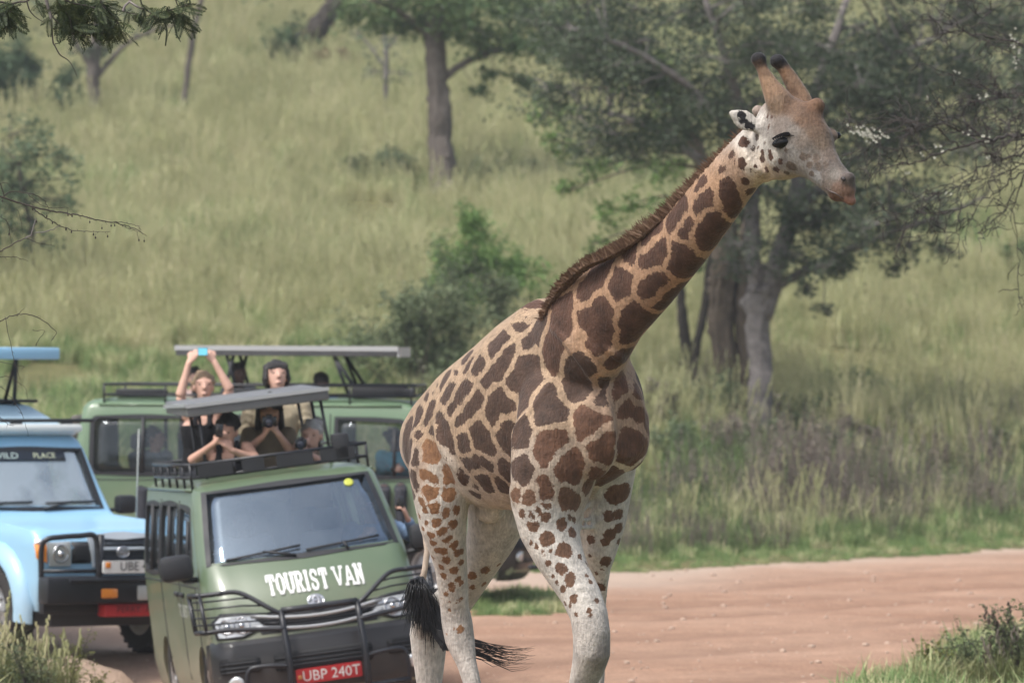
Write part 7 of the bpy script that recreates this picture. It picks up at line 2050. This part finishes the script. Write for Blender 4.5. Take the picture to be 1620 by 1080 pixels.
for x, y, _ in spots:
    p = at(x, y, YR - .45 + rr.gauss(0, .08)); s_ = rr.uniform(.0045, .008)
    for k in range(5):
        a = 6.283 * k / 5 + rr.random(); v = Vector((math.cos(a), -.5, math.sin(a))); u_ = Vector((-math.sin(a), 0, math.cos(a)))
        bl.add([p, p + v * s_ + u_ * s_ * .5, p + v * s_ * 1.7, p + v * s_ - u_ * s_ * .5], [(0, 1, 2, 3)])
o = bl.build('blossoms', mat('blossom_white', (.50, .49, .41), rough=.8), rt_, smooth=False); o['kind'] = 'stuff'

# ---- weeds at the two near corners ----------------------------------------
def gnd(px, Y, dz=0):
    x = (px - 810) / FPX * Y; return Vector((x, Y, float(gz(x, Y)) + dz))
def clump(name, label, base, n, h, w, m, heads=0, hm=None, seed=0, blade=.005):
    root = thing(name, label, 'grass clump' if 'grass' in name else 'plant', base.copy())
    vs, fs = blades(n, w, h, blade, .55, seed); b_ = MB().add(vs, fs); link('blades', b_.mesh('blades'), m, root, smooth=False)
    if heads:
        v2, f2 = seedheads(heads, w * .9, h * 1.15, seed + 1); b2_ = MB().add(v2, f2); link('seed_heads', b2_.mesh('seed_heads'), hm or M_dry, root, smooth=False)['kind'] = 'stuff'
    return root
M_near = leafmat('near_grass', (.15, .165, .065), var=.45, nscale=2.5, trans=.3, dry=(.30, .27, .14))
clump('grass_clump', 'tall seeding grass clump in the bottom left corner', gnd(25, 43.6, -.03), 520, .60, .30, M_near, 26, M_straw, 91)
clump('grass_clump', 'pale feathery grass clump right of the bottom left corner', gnd(75, 44.4, -.03), 420, .56, .24, M_near, 22, M_straw, 92)
clump('grass_clump', 'low grass clump hanging over the sandy track edge', gnd(-40, 45.2, -.03), 420, .62, .30, M_near, 20, M_straw, 93)
def twiggy(label, base, h, w, n, leafm, seed, leaf=.035, heads=False):
    rr = random.Random(seed); rng = np.random.default_rng(seed)
    root = thing('weed_bush', label, 'plant', base.copy()); sb = MB(); C = []; hd = MB()
    for k in range(n):
        a = rr.uniform(0, 6.283); l = rr.uniform(.1, 1) * w; e = Vector((math.cos(a) * l, math.sin(a) * l * .6, h * rr.uniform(.55, 1.05))); m_ = Vector((e.x * .35, e.y * .35, e.z * .55))
        Q = smooth_path([Vector((rr.gauss(0, .02), rr.gauss(0, .02), -.03)), m_, e], 8); sb.tube(Q, [.006, .0055, .005, .0045, .004, .003, .0025, .0015], 5)
        for j in range(5):
            p = Q[rr.randrange(3, 8)]; v = Vector((rr.gauss(0, 1), rr.gauss(0, 1), rr.gauss(.5, .6))).normalized() * rr.uniform(.06, .16); sb.tube([p, p + v], [.0025, .001], 4, cap=False)
            t = np.linspace(.2, 1, 7)[:, None]; C.append(np.array(p[:]) + np.array(v[:]) * t + rng.normal(size=(7, 3)) * .014)
        t = np.linspace(.25, 1, 16); C.append(np.array([Q[min(7, int(q_ * 7))][:] for q_ in t]) + rng.normal(size=(16, 3)) * .018)
        if heads and rr.random() < .5:
            for j in range(9): hd.ell(Q[-1] + Vector((rr.gauss(0, .007), rr.gauss(0, .007), -.07 + .012 * j)), (.011, .011, .012), nu=6, nv=4)
    link('stems', sb.mesh('stems'), B_dark, root); link('foliage', leaf_mesh('foliage', np.vstack(C), leaf, rng, .0, .45), leafm, root, smooth=False)
    if hd.v: link('seed_heads', hd.mesh('seed_heads'), mat('seed_head_brown', (.085, .060, .045), rough=.9), root)['kind'] = 'stuff'
    return root
L_yel = leafmat('leaf_yellow_green', (.17, .185, .05), var=.4, nscale=3, trans=.35, dry=(.30, .28, .09))
L_ol = leafmat('leaf_olive', (.12, .15, .075), var=.4, nscale=3, trans=.3, dry=(.15, .17, .07))
twiggy('leggy weed with yellowish leaves before the blue car bumper', gnd(112, 45.3), .68, .26, 13, L_yel, 31)
twiggy('thin dry twiggy weed beside the sandy bank', gnd(155, 45.8), .42, .16, 5, L_yel, 32)
twiggy('leafy weed at the foot of the tall grass, bottom left', gnd(50, 43.2), .55, .25, 14, L_ol, 33)
for k, (px_, Y_, h, w) in enumerate(((1480, 43.6, .34, .22), (1530, 43.2, .48, .26), (1575, 42.8, .62, .28), (1620, 42.6, .72, .30), (1600, 44.6, .55, .26), (1665, 43.5, .75, .3))):
    lb = ['low olive weed nearest the road, bottom right', 'olive weed second from the road, bottom right', 'taller weed with brown seed spikes, bottom right', 'tallest weed at the bottom right corner', 'weed with brown spikes behind the corner weeds', 'weed half outside the right edge of the view'][k]
    twiggy(lb, gnd(px_, Y_), h * .9, w, 15, L_ol if k % 2 else L_yel if k == 0 else L_ol, 60 + k, .034, k in (2, 3, 4))
clump('grass_clump', 'green grass clump under the weeds, bottom right', gnd(1510, 42.6, -.03), 500, .36, .4, M_near, 0, None, 95)
clump('grass_clump', 'long grass at the very bottom right corner', gnd(1610, 42.4, -.03), 500, .5, .4, M_near, 8, M_dry, 96)
# ================================================================ HAZE
hz = MB().box((0, 150, 30), (300, 420, 72))
hm_ = bpy.data.materials.new('haze_air'); hm_.use_nodes = True
nt = hm_.node_tree
for n in list(nt.nodes):
    if n.type != 'OUTPUT_MATERIAL': nt.nodes.remove(n)
pv = nt.nodes.new('ShaderNodeVolumePrincipled')
pv.inputs['Color'].default_value = (.90, .95, 1, 1)
pv.inputs['Density'].default_value = .00045
pv.inputs['Anisotropy'].default_value = .2
nt.links.new(pv.outputs[0], [n for n in nt.nodes if n.type == 'OUTPUT_MATERIAL'][0].inputs['Volume'])
hz = hz.build('haze', hm_, smooth=False); hz['kind'] = 'stuff'
hz.display_type = 'WIRE'
